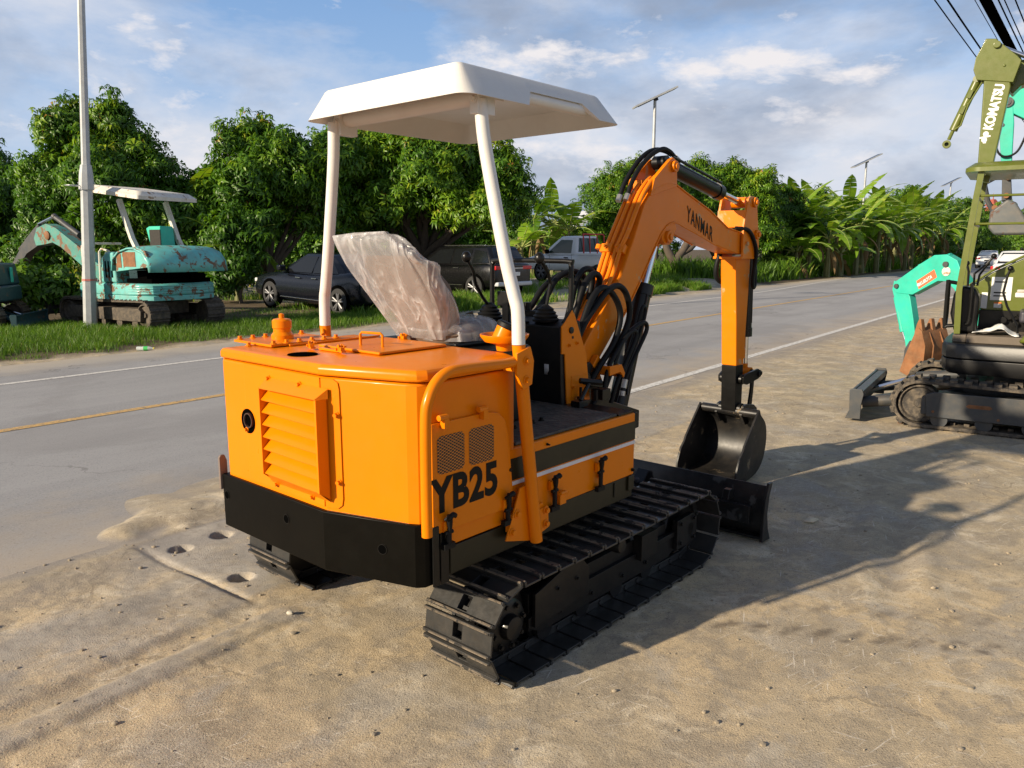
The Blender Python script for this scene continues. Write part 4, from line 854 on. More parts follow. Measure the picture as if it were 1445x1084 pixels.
# ---- hoses
def hose(name, pts, r, parent, fit=None, k=6):
    c = MB(); c.tube(pts, r, 10, smooth=k); o = c.build(name, M['rubber'], parent, ang=80)
    if fit:
        c = MB()
        for e, q in fit: c.cyl(e, q, r*1.25, 10); 
        build_each(c, 'hose_fitting', M['steel'], o)
    return o
hose('hose', [(.17, .10, 1.27), (.25, .10, 1.29), (.334, .10, 1.36), (.421, .10, 1.45), (.53, .08, 1.485), (.62, .07, 1.45), (.60, .07, 1.36), (.50, .065, 1.22)], .016, ex)
hose('hose', [(.17, .16, 1.27), (.27, .16, 1.30), (.38, .15, 1.41), (.52, .13, 1.47), (.62, .10, 1.42), (.58, .075, 1.31)], .016, ex)
hose('hose', [(.30, .0, 1.05), (.36, .0, 1.2), (.414, .0, 1.33), (.453, 0, 1.435), (.520, 0, 1.495), (.590, 0, 1.489), (.625, .02, 1.433), (.61, .03, 1.33)], .0165, ex)
hose('hose', [(.27, -.05, 1.05), (.33, -.05, 1.17), (.390, -.05, 1.287), (.453, -.05, 1.414), (.533, -.05, 1.475), (.60, -.045, 1.45), (.625, -.01, 1.38), (.56, -.01, 1.27)], .0165, ex)
hose('hose', [(.22, -.12, 1.06), (.27, -.14, 1.16), (.32, -.14, 1.24), (.386, -.14, 1.341), (.464, -.14, 1.402), (.547, -.14, 1.395), (.635, -.14, 1.319), (.660, -.14, 1.234), (.604, -.14, 1.115), (.49, -.13, 1.0), (.43, -.12, .93)], .0165, ex)
hose('hose', [(.22, -.13, 1.02), (.25, -.145, 1.12), (.32, -.15, 1.23), (.411, -.15, 1.312), (.521, -.15, 1.391), (.618, -.15, 1.413), (.697, -.15, 1.367), (.735, -.15, 1.271), (.702, -.15, 1.182), (.62, -.14, 1.07), (.55, -.13, .96)], .0165, ex)
hose('hose', [(.50, -.16, .88), (.56, -.16, .97), (.603, -.16, 1.041), (.674, -.16, 1.136), (.769, -.16, 1.182), (.866, -.16, 1.205), (.897, -.16, 1.165), (.822, -.16, 1.071), (.745, -.16, .985), (.695, -.16, .91)], .0125, ex, [((.695, -.16, .91), (.680, -.16, .865)), ((.672, -.16, .85), (.665, -.16, .825))])
hose('hose', [(.47, -.17, .86), (.52, -.17, 1.0), (.63, -.17, 1.11), (.73, -.17, 1.167), (.775, -.17, 1.143), (.70, -.17, 1.033), (.60, -.17, .911), (.56, -.16, .80)], .0125, ex, [((.555, -.16, 1.035), (.535, -.165, 1.005))])
hose('hose', [(.86, -.07, 1.03), (.895, -.09, 1.15), (.925, -.10, 1.25), (.95, -.10, 1.285), (.975, -.10, 1.262), (.945, -.10, 1.18), (.87, -.09, 1.03), (.80, -.08, .86), (.74, -.08, .72)], .0115, ex)
hose('hose', [(.45, -.12, .80), (.55, -.13, .90), (.66, -.12, 1.02), (.76, -.10, 1.14)], .0125, ex)
hose('hose', [(.912, .045, 1.893), (.945, .045, 1.95), (.99, .04, 2.009), (1.06, .03, 2.085), (1.14, .02, 2.14), (1.22, .015, 2.165), (1.32, .01, 2.166), (1.42, .0, 2.140)], .0135, ex, [((.895, .046, 1.862), (.912, .045, 1.895)), ((1.42, 0, 2.14), (1.47, 0, 2.12))])
hose('hose', [(.935, .010, 1.90), (.975, .01, 1.97), (1.03, .0, 2.045), (1.12, -.02, 2.125), (1.22, -.03, 2.165), (1.30, -.03, 2.16), (1.36, -.03, 2.135)], .0135, ex, [((.918, .012, 1.868), (.936, .010, 1.90))])
hose('hose', [(2.19, .06, 1.58), (2.175, .075, 1.50), (2.18, .08, 1.43), (2.21, .07, 1.385), (2.27, .05, 1.37)], .017, arm)
hose('hose', [(2.15, -.06, 1.74), (2.22, -.112, 1.73), (2.30, -.118, 1.68), (2.37, -.118, 1.58), (2.385, -.10, 1.45), (2.40, -.09, 1.36), (2.43, -.085, 1.335), (2.46, -.08, 1.37), (2.465, -.07, 1.50), (2.46, -.05, 1.60)], .0135, arm)
b = MB(); b.tube([(2.46, -.03, 1.58), (2.47, -.03, 1.2), (2.48, -.03, .98)], .012, 8); b.b2((2.45, -.055, 1.585), (2.50, .02, 1.61)); b.build('cylinder_pipe', BK, arm)
# ================================================================== the other excavators
TEAL = (.03, .47, .37)
def teal_paint(name, col, wear, dust=.25): return paint(name, col, .5, .08, .2, dust, (.25, .20, .13), .1, 0, 3., wear, (.16, .085, .045), 5)
M['teal_old'] = teal_paint('weathered_teal_paint', (.045, .26, .22), .30, .55)
M['teal_rusty'] = teal_paint('flaking_teal_paint', (.12, .47, .44), .30, .35)
M['teal'] = teal_paint('bright_teal_paint', (.018, .46, .33), .0, .12)
M['navy'] = teal_paint('dark_teal_paint', (.008, .048, .062), .04, .05)
M['oldwhite'] = paint('weathered_white_paint', (.66, .63, .56), .6, 0, .12, .35, (.35, .27, .17), .1, 0, 4, .12, (.30, .20, .12), 7)
M['mudtrack'] = paint('muddy_steel_track', (.055, .045, .035), .75, 0, .4, .7, (.19, .145, .095), .3, 0, 6)
M['rubbertrack'] = paint('dusty_rubber_track', (.040, .035, .030), .8, 0, .3, .75, (.24, .19, .13), .3, 0, 7)
M['greyframe'] = paint('dark_grey_frame', (.040, .045, .050), .5, .1, .2, .3, (.18, .14, .09), .1, 0, 3)
M['green'] = paint('olive_green_paint', (.098, .120, .010), .34, .25, .08, .1)
M['bglass'] = solid('black_glass', (.008, .009, .010), .06, 0, .3, 0)
def belt_path(xr, xf, r, n_per=.11):
    return stadium(xr, xf, r, r-.012, n_per, .015)
def simple_track(root, yc, xr, xf, r, wd, mat, fmat, side, pitch=.12, rubber=False):
    b = MB(); P = belt_path(xr, xf, r, pitch)
    loop = belt_path(xr, xf, r, .05)
    ringo = [(x, z) for x, z, a in loop]; ringi = [(x-math.sin(a)*.028, z-math.cos(a)*.028) for x, z, a in loop]
    k = len(loop); V = []; 
    for (ox, oz), (ix, iz) in zip(ringo, ringi): V.append([(ox, yc-wd/2, oz), (ox, yc+wd/2, oz), (ix, yc+wd/2, iz), (ix, yc-wd/2, iz)])
    b.rings(V+[V[0]], cap=False)
    for i, (x, z, a) in enumerate(P):
        nx, nz = math.sin(a), math.cos(a); tx, tz = math.cos(a), -math.sin(a); rot = Matrix(((tx, 0, nx), (0, 1, 0), (tz, 0, nz)))
        if rubber:
            for sy in (-1, 1):
                u = (.02 if sy > 0 else -.02); b.box((x+tx*u+nx*.012, yc+sy*wd*.24, z+tz*u+nz*.012), (pitch*.55, wd*.46, .03), rot)
        else:
            b.box((x+nx*.008, yc, z+nz*.008), (pitch*.9, wd*1.02, .014), rot); b.box((x+nx*.02+tx*pitch*.36, yc, z+nz*.02+tz*pitch*.36), (.014, wd*1.02, .022), rot); b.box((x+nx*.02-tx*pitch*.3, yc, z+nz*.02-tz*pitch*.3), (.014, wd*1.02, .018), rot)
        b.box((x-nx*.034, yc, z-nz*.034), (pitch*.4, wd*.25, .03), rot)
    o = b.build('track', mat, root, bevel=.004)
    f = MB(); f.prism([(xr+.05, r*.55), (xr+.02, r*1.25), (xr+.1, r*1.45), (xf-.1, r*1.45), (xf-.02, r*1.3), (xf-.02, r*.6)], 1, yc-wd*.3, yc+side*wd*.5)
    f.build('track_frame', fmat, o, bevel=.01)
    for nm, xx in (('sprocket', xr), ('idler_wheel', xf)):
        f = MB(); f.lathe([(.02, -wd*.3), (r*.74, -wd*.3), (r*.78, 0), (r*.76, wd*.36), (r*.68, wd*.38), (r*.62, wd*.28), (r*.2, wd*.28), (r*.16, wd*.36), (.02, wd*.36)], (xx, yc, r), (0, side, 0), 28); f.build(nm, mat if rubber else fmat, o)
    n = 5
    for i in range(n):
        xx = xr+(xf-xr)*(i+.5)/n; f = MB(); f.cyl((xx, yc-wd*.4, r*.42), (xx, yc+wd*.46, r*.42), r*.30, 16); f.build('track_roller', fmat, o)
    return o
def blade(root, x, hw, z0, z1, mat, arms=.3, ax0=.3, aw=.3):
    b = MB(); b.prism([(x+.05, z0), (x, z0+.3*(z1-z0)), (x-.01, z0+.6*(z1-z0)), (x+.03, z1), (x+.05, z1), (x+.015, z0+.6*(z1-z0)), (x+.022, z0+.3*(z1-z0)), (x+.075, z0)], 1, -hw, hw)
    for sy in (-1, 1): b.prism([(x-.05, z0), (x+.085, z0-.003), (x+.05, z0+.3*(z1-z0)), (x+.06, z1), (x+.04, z1+.015), (x-.05, z1+.015), (x-.065, z1-.03), (x-.05, z0+.5*(z1-z0))], 1, sy*hw, sy*(hw+.016))
    b.b2((x-.055, -hw, z1-.07), (x+.02, hw, z1-.005))
    o = b.build('dozer_blade', mat, root, bevel=.005)
    b = MB()
    for sy in (-1, 1): b.tube([(ax0, sy*aw, .28+z0*.3), (x-.02, sy*aw*1.25, z0+.45*(z1-z0))], .055, 12)
    b.tube([(ax0, 0, .42), ((x+ax0)/2, 0, .36)], .05, 12); b.build('blade_arm', mat, o)
    b = MB(); b.tube([((x+ax0)/2, 0, .36), (x-.02, 0, z0+.6*(z1-z0))], .025, 10); b.build('blade_cylinder_rod', M['chrome'], o)
    return o
def plate(name, pts, y0, y1, mat, root, bevel=.008, ang=35):
    b = MB(); b.prism(pts, 1, y0, y1); return b.build(name, mat, root, bevel=bevel, ang=ang)
def ram(root, name, p0, p1, q, r, mat):
    p0, p1, q = Vector(p0), Vector(p1), Vector(q); b = MB(); b.tube([p0, p1], r, 16); d = (p1-p0).normalized(); b.tube([p1-d*.06, p1+d*.01], r*1.15, 16); o = b.build(name, mat, root)
    b = MB(); b.tube([p1, q], r*.5, 12); b.build('piston_rod', M['chrome'], o); return o
# ---------------- old teal machine across the road
te = thing('old_excavator', 'rusty old teal excavator with open engine hood parked on the grass behind the steel pole', 'excavator', (-7.62, 16.15, .05), AZ(-60))
for s_ in (-1, 1): simple_track(te, s_*.66, -1.02, 1.45, .285, .42, M['mudtrack'], M['mudtrack'], s_, .14)
b = MB(); b.b2((-.7, -.45, .25), (1.0, .45, .5)); b.cyl((0, 0, .45), (0, 0, .6), .5, 28); b.build('undercarriage_frame', M['mudtrack'], te)
blade(te, 2.15, .88, .18, .70, M['greyframe'])
foot2 = [(1.0, .82), (1.0, -.82), (-.95, -.86), (-1.2, -.70), (-1.34, -.35), (-1.37, 0), (-1.34, .35), (-1.2, .70), (-.95, .86)]
b = MB(); b.prism(foot2, 2, .56, .66); b.rings([[(x*.985, y*.985, .66) for x, y in foot2], [(x, y, .68) for x, y in foot2], [(x, y, .86) for x, y in foot2], [(x*.97, y*.97, .89) for x, y in foot2]]); hb = b.build('house_body', M['teal_rusty'], te, bevel=.012)
b = MB(); f3 = [(-.30, .825), (-.95, .866), (-1.205, .706), (-1.346, .352), (-1.376, 0), (-1.346, -.352), (-1.205, -.706), (-.95, -.866)]
for z in (.70, .75, .80, .845): b.tube([(x, y, z) for x, y in f3], .009, 6)
b.build('body_rib', M['teal_rusty'], hb)
b = MB(); b.b2((-1.12, -.70, .89), (-.35, .66, .98)); b.b2((-1.0, -.5, .98), (-.5, .1, 1.16)); b.cyl((-.8, .3, .98), (-.8, .3, 1.12), .11, 16); b.cyl((-1.10, -.55, 1.02), (-1.10, -.2, 1.02), .07, 14); b.tube([(-1.1, .5, .95), (-1.0, .2, 1.1), (-.7, -.2, 1.22), (-.6, -.6, 1.0)], .025, 8); b.b2((-.9, .42, .98), (-.6, .6, 1.14)); b.build('engine', M['dark'], te)
# curved hood, hinged open so a dark gap shows under it
hp = [(-.28, .02), (-.32, .27), (-.55, .43), (-.88, .51), (-1.2, .50), (-1.46, .41), (-1.62, .22), (-1.66, .0)]
rg = []
for y in (-.92, -.88, -.64, -.3, 0, .3, .64, .88, .92):
    e = 1-.10*(abs(y)/.92)**4; q = .12*(y/.86)**2; rg.append([(x*e+q*.6*(x < -1), y, 1.09+z*e+.03) for x, z in hp])
b = MB(); b.rings(rg, cap=False, close=False); hd = b.build('engine_hood', M['teal_rusty'], te, ang=50); hd.modifiers.new('t', 'SOLIDIFY').thickness = .03
b = MB(); b.prism([(-.36, 1.12), (-.40, 1.42), (-.62, 1.54), (-1.0, 1.60), (-1.30, 1.52), (-1.44, 1.22)], 1, .85, .885); side_p = b.build('hood_side', M['teal_rusty'], hd, bevel=.01)
b = MB(); b.b2((-.56, .886, 1.20), (-.42, .892, 1.46)); b.b2((-1.0, .886, 1.22), (-.62, .892, 1.50)); build_each(b, 'hood_vent', M['rust'], side_p)
b = MB(); b.prism([(.25, .89), (.18, 1.40), (.02, 1.50), (-.22, 1.50), (-.28, .89)], 1, .52, .83); cw = b.build('side_cowl', M['teal_rusty'], te, bevel=.05, seg=3)
b = MB()
for i in range(3): b.b2((-.15+.10*i-.02, .831, 1.0), (-.15+.10*i+.02, .836, 1.32))
build_each(b, 'cowl_slot', M['dark'], cw)
b = MB(); b.prism([(-.10, 1.5), (.05, 1.98), (-.05, 2.02), (-.42, 2.02), (-.48, 1.5)], 1, -.42, -.12); sb = b.build('rear_tank', M['teal'], te, bevel=.02); b = MB(); b.b2((-.42, -.121, 1.56), (-.06, -.117, 1.95)); b.build('seat_pad', M['mat'], sb)
for sy in (-.52, .52):
    b = MB(); b.tube([(-.62, sy, 1.45), (-.42, sy, 1.75), (-.10, sy, 2.52)], .06, 4); b.build('canopy_post', M['oldwhite'], te, ang=20)
rr_ = Matrix.Rotation(R(7), 3, 'Y'); 
def rp(P, z, cx=-.08, cz=2.60): return [tuple(rr_.inverted() @ Vector((x, y, z)) + Vector((cx, 0, cz))) for x, y in P]
o1 = rrect(-.85, .85, -.68, .68, .06, 4, 6); o2 = rrect(-.74, .74, -.58, .58, .08, 4, 6)
b = MB(); b.rings([rp(o1, 0), rp(o1, .07), rp(o2, .15)]); b.build('canopy_roof', M['oldwhite'], te, ang=25)
b = MB(); b.tube([(.95, .74, .89), (.93, .74, 1.62), (.90, .70, 1.67), (.90, -.1, 1.67)], .022, 10); b.tube([(.40, .74, .89), (.36, .74, 1.5), (.28, .74, 1.56), (.05, .74, 1.52), (-.2, .74, 1.25)], .022, 10); b.prism([(.99, .89), (.93, 1.15), (.90, 1.15), (.86, .89)], 1, .70, .78); b.build('hand_rail', M['oldwhite'], te)
b = MB(); b.b2((.2, .45, 1.0), (.32, .66, 1.5)); b.b2((.55, -.4, .89), (.8, .4, 1.35)); b.build('control_console', M['oldwhite'], te, bevel=.02)
BP = [(.75, .85), (1.15, .75), (2.05, 1.22), (2.75, 1.60), (3.05, 1.70), (3.35, 1.66), (3.72, 1.63), (3.78, 1.80), (3.62, 2.03), (3.25, 2.12), (2.88, 2.02), (1.95, 1.55)]
plate('boom', BP, -.13, .13, M['teal_old'], te); 
b = MB(); b.lathe([(.10, 0), (.10, .03), (.06, .05), (.01, .05)], (3.2, .131, 1.86), (0, 1, 0), 18); build_each(b, 'boom_pin', M['rust'], te)
plate('arm', [(3.45, 1.72), (3.40, 2.03), (3.75, 2.05), (4.2, 1.78), (5.3, .85), (5.2, .65), (4.2, 1.45)], -.10, .10, M['greyframe'], te)
ram(te, 'arm_cylinder', (2.2, 0, 1.86), (3.1, 0, 2.28), (3.75, 0, 2.12), .06, M['greyframe']); ram(te, 'boom_cylinder', (1.1, 0, .62), (1.9, 0, 1.02), (2.75, 0, 1.62), .07, M['greyframe']); ram(te, 'bucket_cylinder', (3.7, 0, 2.1), (4.6, 0, 1.55), (5.0, 0, 1.1), .05, M['greyframe'])
b = MB(); b.prism([(5.2, .75), (5.45, .55), (5.35, .1), (4.9, -.1), (4.6, .05), (5.0, .5)], 1, -.3, .3); b.build('bucket', M['greyframe'], te, bevel=.02)
# ---------------- dark teal machine cut by the left edge of the photograph
nv = thing('dark_excavator', 'dark teal excavator with grey blade at the far left edge of the grass verge', 'excavator', (-10.85, 15.1, .08), AZ(78))
for s_ in (-1, 1): simple_track(nv, s_*.6, -.9, .75, .24, .34, M['mudtrack'], M['mudtrack'], s_, .14)
b = MB(); b.b2((-.6, -.42, .2), (.6, .42, .45)); b.cyl((0, 0, .4), (0, 0, .52), .4, 24); b.build('undercarriage_frame', M['mudtrack'], nv)
blade(nv, 1.25, .78, .05, .28, M['navy'])
fn = [(.85, .70), (1.0, .4), (1.0, -.4), (.85, -.70), (-.8, -.72), (-1.15, -.4), (-1.15, .4), (-.8, .72)]
b = MB(); b.prism(fn, 2, .52, .82); b.build('house_body', M['navy'], nv, bevel=.05, seg=3)
b = MB(); b.prism([(-.2, .82), (-.1, 1.25), (.85, 1.25), (.90, .82)], 1, -.66, .66); b.build('cabin_base', M['navy'], nv, bevel=.04)
b = MB(); b.prism([(-.9, .82), (-.9, 1.35), (-.3, 1.45), (-.2, .82)], 1, -.66, .66); b.build('engine_hood', M['navy'], nv, bevel=.05)
b = MB(); b.box((.905, .25, 1.02), (.04, .10, .30)); b.build('side_lamp', M['teal'], nv, bevel=.02)
# ---------------- olive green machine on the right
gr = thing('green_excavator', 'olive green mini excavator with raised arm and dusty rubber tracks at the right edge', 'excavator', (4.643, 7.077, 0), AZ(-57))
for s_ in (-1, 1):
    tk = simple_track(gr, s_*.60, -1.05, .67, .225, .30, M['rubbertrack'], M['greyframe'], s_, .11, True)
b = MB()
b.prism([(.60, .12), (.62, .32), (.55, .345), (-1.0, .345), (-1.0, .11)], 1, .745, .765); b.build('frame_plate', M['greyframe'], gr, bevel=.006)
b = MB(); b.prism([(.30, .245), (.28, .23), (.12, .23), (.10, .245), (.12, .262), (.28, .262)], 1, .7652, .767)
for x, z in ((.55, .17), (.05, .15), (-.15, .16)): b.lathe([(.012, 0), (.012, .002), (.001, .002)], (x, .765, z), (0, 1, 0), 12)
build_each(b, 'frame_slot', M['rust'], gr)
b = MB(); b.b2((-.7, -.42, .16), (.45, .42, .36)); b.cyl((-.2, 0, .36), (-.2, 0, .50), .33, 28); b.build('undercarriage_frame', M['greyframe'], gr)
blade(gr, 1.19, .765, .03, .30, M['greyframe'], ax0=.35, aw=.42)
fg = [(.40, .63), (.50, .56), (.545, .42), (.55, .0), (.53, -.45), (.40, -.64), (-1.0, -.66), (-1.25, -.45), (-1.32, 0), (-1.25, .45), (-1.0, .66)]
b = MB(); b.rings([[(x*.93, y*.95, .50) for x, y in fg], [(x*.985, y*.985, .535) for x, y in fg], [(x, y, .60) for x, y in fg], [(x, y, .635) for x, y in fg]]); b.rings([[(x*.99, y*.99, .6405) for x, y in fg], [(x*1.004, y*1.004, .648) for x, y in fg], [(x*1.004, y*1.004, .755) for x, y in fg], [(x*.985, y*.985, .775) for x, y in fg]])
sk = b.build('house_skirt', solid('black_plastic_skirt', (.010, .010, .0105), .42), gr, bevel=.008)
b = MB(); b.b2((-.62, -.55, .775), (.36, .52, .845)); b.b2((.3601, -.50, .775), (.47, .49, .842)); b.build('floor_mat', solid('dusty_floor_plate', (.13, .105, .08), .8, var=.3), gr, bevel=.01)
b = MB(); b.prism([(-.62, .79), (-.70, 1.25), (-1.2, 1.3), (-1.28, .79)], 1, -.6, .6); b.prism([(-.02, .80), (-.12, .95), (-.7, 1.0), (-.7, .80)], 1, .50, .62); b.build('engine_hood', M['green'], gr, bevel=.05, seg=3)
b = MB(); b.prism([(.30, .845), (.29, 1.16), (.33, 1.255), (.44, 1.275), (.50, 1.22), (.515, 1.02), (.47, .845)], 1, .06, .36); cn = b.build('control_console', M['black'], gr, bevel=.03, seg=3)
b = MB(); b.tube([(.43, .40, 1.29), (.54, .40, 1.31), (.55, .40, 1.295), (.545, .40, .92), (.53, .40, .91), (.41, .40, .925)], .017, 10, smooth=3); b.tube([(.37, .385, 1.30), (.36, .385, 1.26), (.36, .385, .97), (.39, .385, .93)], .014, 10, smooth=3); b.tube([(.54, .40, 1.28), (.56, .10, 1.28), (.56, .0, 1.0), (.55, .2, .90), (.54, .39, .92)], .015, 10, smooth=3); b.build('guard_rail', M['black'], cn)
for pts, kn in (([(.40, .25, 1.27), (.405, .25, 1.40)], (.425, .25, 1.475)), ([(.355, .2, 1.27), (.36, .2, 1.38), (.27, .2, 1.47)], (.222, .2, 1.54)), ([(.33, .15, 1.27), (.32, .15, 1.37), (.28, .15, 1.44)], (.27, .15, 1.47)), ([(-.02, .32, .86), (-.01, .32, .93), (.08, .32, 1.10), (.12, .32, 1.22), (.10, .32, 1.38)], (.085, .32, 1.435))):
    b = MB(); b.tube(pts+[kn], .010, 8); lv_ = b.build('control_lever', M['black'], gr); b = MB(); b.ball(kn, .024, 12); b.build('lever_knob', M['black'], lv_)
b = MB(); b.b2((-.50, -.20, .95), (-.02, .26, 1.06)); b.b2((-.45, -.1, .845), (-.1, .16, .95)); ss_ = b.build('seat', M['seatdark'], gr, bevel=.03, seg=3); b = MB(); b.prism([(-.52, 1.06), (-.62, 1.55), (-.50, 1.56), (-.40, 1.06)], 1, -.18, .24); b.build('seat_back', M['seatdark'], ss_, bevel=.04); b = MB(); b.b2((-.28, .24, 1.18), (.03, .33, 1.225)); b.b2((-.28, .245, 1.226), (.02, .325, 1.25)); b.build('arm_rest', M['oldwhite'], ss_, bevel=.02)
b = MB(); b.b2((-.45, -.34, .78), (.30, -.08, 1.035)); b.cyl((.1, -.075, .95), (.1, -.03, .95), .03, 12); b.cyl((.0, -.075, .92), (.0, -.03, .92), .025, 12); b.tube([(.05, -.05, .95), (.0, .02, 1.0), (-.1, .02, .9), (-.15, -.06, .86)], .012, 8); b.build('valve_block', M['black'], gr, bevel=.01)
# boom cowl and folded boom
plate('boom', [(.50, 1.10), (.49, 1.18), (.40, 1.245), (.23, 1.385), (-.01, 1.52), (-.55, 1.83), (-.86, 2.25), (-.80, 2.60), (.0, 3.07), (.16, 3.05), (.22, 2.98), (.30, 3.08), (.18, 3.27), (-.10, 3.25), (-1.05, 2.72), (-1.15, 2.2), (-.75, 1.55), (-.06, 1.03), (.26, 1.03)], -.30, -.10, M['green'], gr, .012)
b = MB(); b.tube([(.46, -.085, 1.215), (.23, -.085, 1.405), (-.01, -.085, 1.54), (-.55, -.085, 1.85)], .012, 8); b.build('boom_pipe', M['green'], gr)
ap = [(.445, 3.10), (.435, 2.70), (.425, 2.22), (.325, 2.20), (.285, 2.55), (.235, 3.02), (.25, 3.10)]
arm_g = plate('arm', ap, -.09, .075, M['green'], gr, .010)
b = MB(); b.prism([(.46, 3.445), (.525, 3.29), (.535, 3.19), (.50, 3.10), (.22, 3.05), (.175, 3.23), (.21, 3.27), (.385, 3.435)], 1, -.105, .085); b.cyl((.37, .085, 3.38), (.37, .11, 3.38), .03, 14); b.cyl((.30, .085, 3.2), (.30, .095, 3.2), .012, 10); b.build('arm_head', M['green'], arm_g, bevel=.008)
for i, (x, z) in enumerate(((.09, 3.16), (.05, 3.02))):
    b = MB(); b.cyl((x, -.30, z), (x, .06, z), .03, 12); b.build('pin', M['green'], arm_g)
text_mesh('arm_lettering', 'KOMATSU', M['plain_white'], arm_g, (.342, .0758, 2.655), (-.16, 0, 1), (1, 0, .16), .104, .80, .045, .0015)
b = MB(); lx, lz, ly = .392, 2.60, .0757
for cz_ in (-.026, .026): b.lathe([(.022, 0), (.022, .0012), (.001, .0012)], (lx-.16*cz_, ly, lz+cz_), (0, 1, 0), 18)
b.box((lx, ly+.0006, lz), (.085, .0012, .014), Matrix.Rotation(.16, 3, 'Y')); b.b2((lx-.012, ly, lz-.055), (lx+.012, ly+.0012, lz-.04)); b.build('arm_emblem', M['plain_white'], arm_g)
b = MB(); b.tube([(.490, .0, 3.14), (.655, .0, 2.685)], .036, 16); b.tube([(.651, .0, 2.70), (.684, 0, 2.605)], .016, 10); b.lathe([(.018, -.022), (.036, -.022), (.036, .022), (.018, .022), (.018, -.022)], (.697, 0, 2.565), (0, 1, 0), 18); b.tube([(.44, .04, 3.12), (.55, .045, 2.90), (.595, .045, 2.72), (.64, .03, 2.69)], .008, 8); b.cyl((.50, .0, 3.12), (.505, .04, 3.12), .03, 12)
for q in (.33, .62): p_ = Vector((.490, 0, 3.14)).lerp(Vector((.655, 0, 2.685)), q); b.box((p_.x, .02, p_.z), (.07, .06, .03), Matrix.Rotation(1.22, 3, 'Y'))
b.build('bucket_cylinder', M['green'], arm_g)
ram(arm_g, 'arm_cylinder', (-.75, 0, 2.86), (.05, 0, 3.22), (.36, 0, 3.385), .04, M['green'])
for sy in (-.45, .45):
    b = MB(); b.tube([(.44, sy, .85), (.455, sy, 1.25), (.40, sy, 2.0), (.375, sy, 2.26)], .034, 4); b.build('canopy_post', M['green'], gr, ang=20)
    b = MB(); b.tube([(-.75, sy, 1.2), (-.75, sy, 2.26)], .034, 4); b.build('canopy_post', M['green'], gr, ang=20)
b = MB(); o3 = rrect(-.95, .50, -.52, .52, .12, 5, 6); o4 = rrect(-.90, .44, -.46, .46, .10, 5, 6); b.rings([[(*p, 2.255) for p in o4], [(*p, 2.265) for p in o3], [(*p, 2.30) for p in o3], [(*p, 2.345) for p in o4]]); b.build('canopy_roof', M['green'], gr, ang=40)
b = MB()
for z in (2.06, 1.82): b.tube([(.39+.02*(2.06-z)/.24, .45, z), (.39, -.45, z)], .011, 8); b.tube([(.39, .45, z), (-.75, .45, z)], .011, 8)
build_each(b, 'guard_bar', M['green'], gr)
# papers
def sheet_on(x0, x1, z0, z1, y): b = MB(); b.b2((x0, y, z0), (x1, y+.003, z1)); return b
sheet_on(.06, .225, 1.13, 1.345, -.0995).build('paper_notice', M['paper'], gr); o = sheet_on(.245, .295, 1.05, 1.20, -.0995); o.build('paper_notice', M['paper'], gr)
pn = sheet_on(.13, .19, 1.06, 1.112, -.0995).build('warning_sticker', M['paper'], gr); sheet_on(.13, .19, 1.098, 1.112, -.0962).build('sticker_band', solid('orange_band', (.7, .18, .02), .5), pn)
b = MB()
for z in (1.20, 1.17, 1.30): b.b2((.10, -.0964, z-.006), (.20, -.0958, z+.006))
build_each(b, 'paper_print', M['decal'], gr)
nx_, ny_ = 14, 10; X_, Y_ = np.meshgrid(np.linspace(-.02, .33, nx_), np.linspace(.18, .48, ny_), indexing='ij'); Zs = .85+.10*np.abs(fbm(X_*9, Y_*9, 77, 3)-.4)+.06*np.exp(-((X_-.12)/.06)**2)
pp = grid_mesh('crumpled_paper', X_-.02*fbm(Y_*14, X_*5, 3, 2), Y_+.03*fbm(X_*14, Y_*5, 4, 2), Zs, M['paper']); po_ = link('crumpled_paper', pp); 
Mx = Matrix.Translation((4.643, 7.077, 0)) @ Matrix.Rotation(AZ(-57), 4, 'Z'); po_.matrix_world = Mx; tag(po_, 'crumpled white paper sheet lying on the floor of the olive green excavator', 'paper'); po_.modifiers.new('t', 'SOLIDIFY').thickness = .002
# ---------------- bright teal machine behind it, reaching to the ground
kb = thing('teal_excavator', 'bright teal mini excavator behind the green one, its arm lowered to a rusty curled bucket', 'excavator', (5.224, 9.772, 0), AZ(-27))
kbp = [(-.49, 1.33), (-.42, 1.47), (-.28, 1.54), (-.12, 1.53), (.06, 1.42), (.27, 1.27), (.385, 1.19), (.415, 1.09), (.36, 1.04), (.13, 1.03), (-.20, 1.215), (-.31, 1.215), (-.42, 1.12), (-.60, .78), (-1.0, .40), (-1.6, .30), (-2.75, .36), (-2.9, .44), (-2.75, .54), (-1.7, .50), (-1.15, .60), (-.80, .98)]
bk_ = plate('boom', kbp, -.07, .07, M['teal'], kb)
b = MB()
for x, z, r in ((.355, 1.13, .03), (-.29, 1.42, .035)):
    for sy in (-1, 1): b.cyl((x, sy*.07, z), (x, sy*.095, z), r, 14)
build_each(b, 'boom_pin', M['greyframe'], bk_)
b = MB(); b.prism([(.085, 1.205), (.045, 1.105), (-.185, 1.262), (-.140, 1.355)], 1, .0702, .0715); lb = b.build('boom_label', solid('orange_red_label', (.72, .13, .05), .5, var=.04), bk_)
text_mesh('boom_lettering', 'KUBOTA', M['plain_white'], lb, (.030, .0718, 1.148), (-.23, 0, .152), (.25, 0, .9), .062, .74, .02, .001); b = MB(); b.lathe([(.020, 0), (.020, .001), (.001, .001)], (.052, .0716, 1.160), (0, 1, 0), 14); b.build('label_dot', M['plain_white'], lb)
b = MB(); b.lathe([(.055, 0), (.055, .006), (.001, .006)], (-.30, .071, 1.335), (0, 1, 0), 16); b.build('worn_patch', M['oldwhite'], bk_)
ram(kb, 'arm_cylinder', (-.30, 0, 1.52), (.09, 0, 1.375), (.33, 0, 1.215), .040, M['teal'])
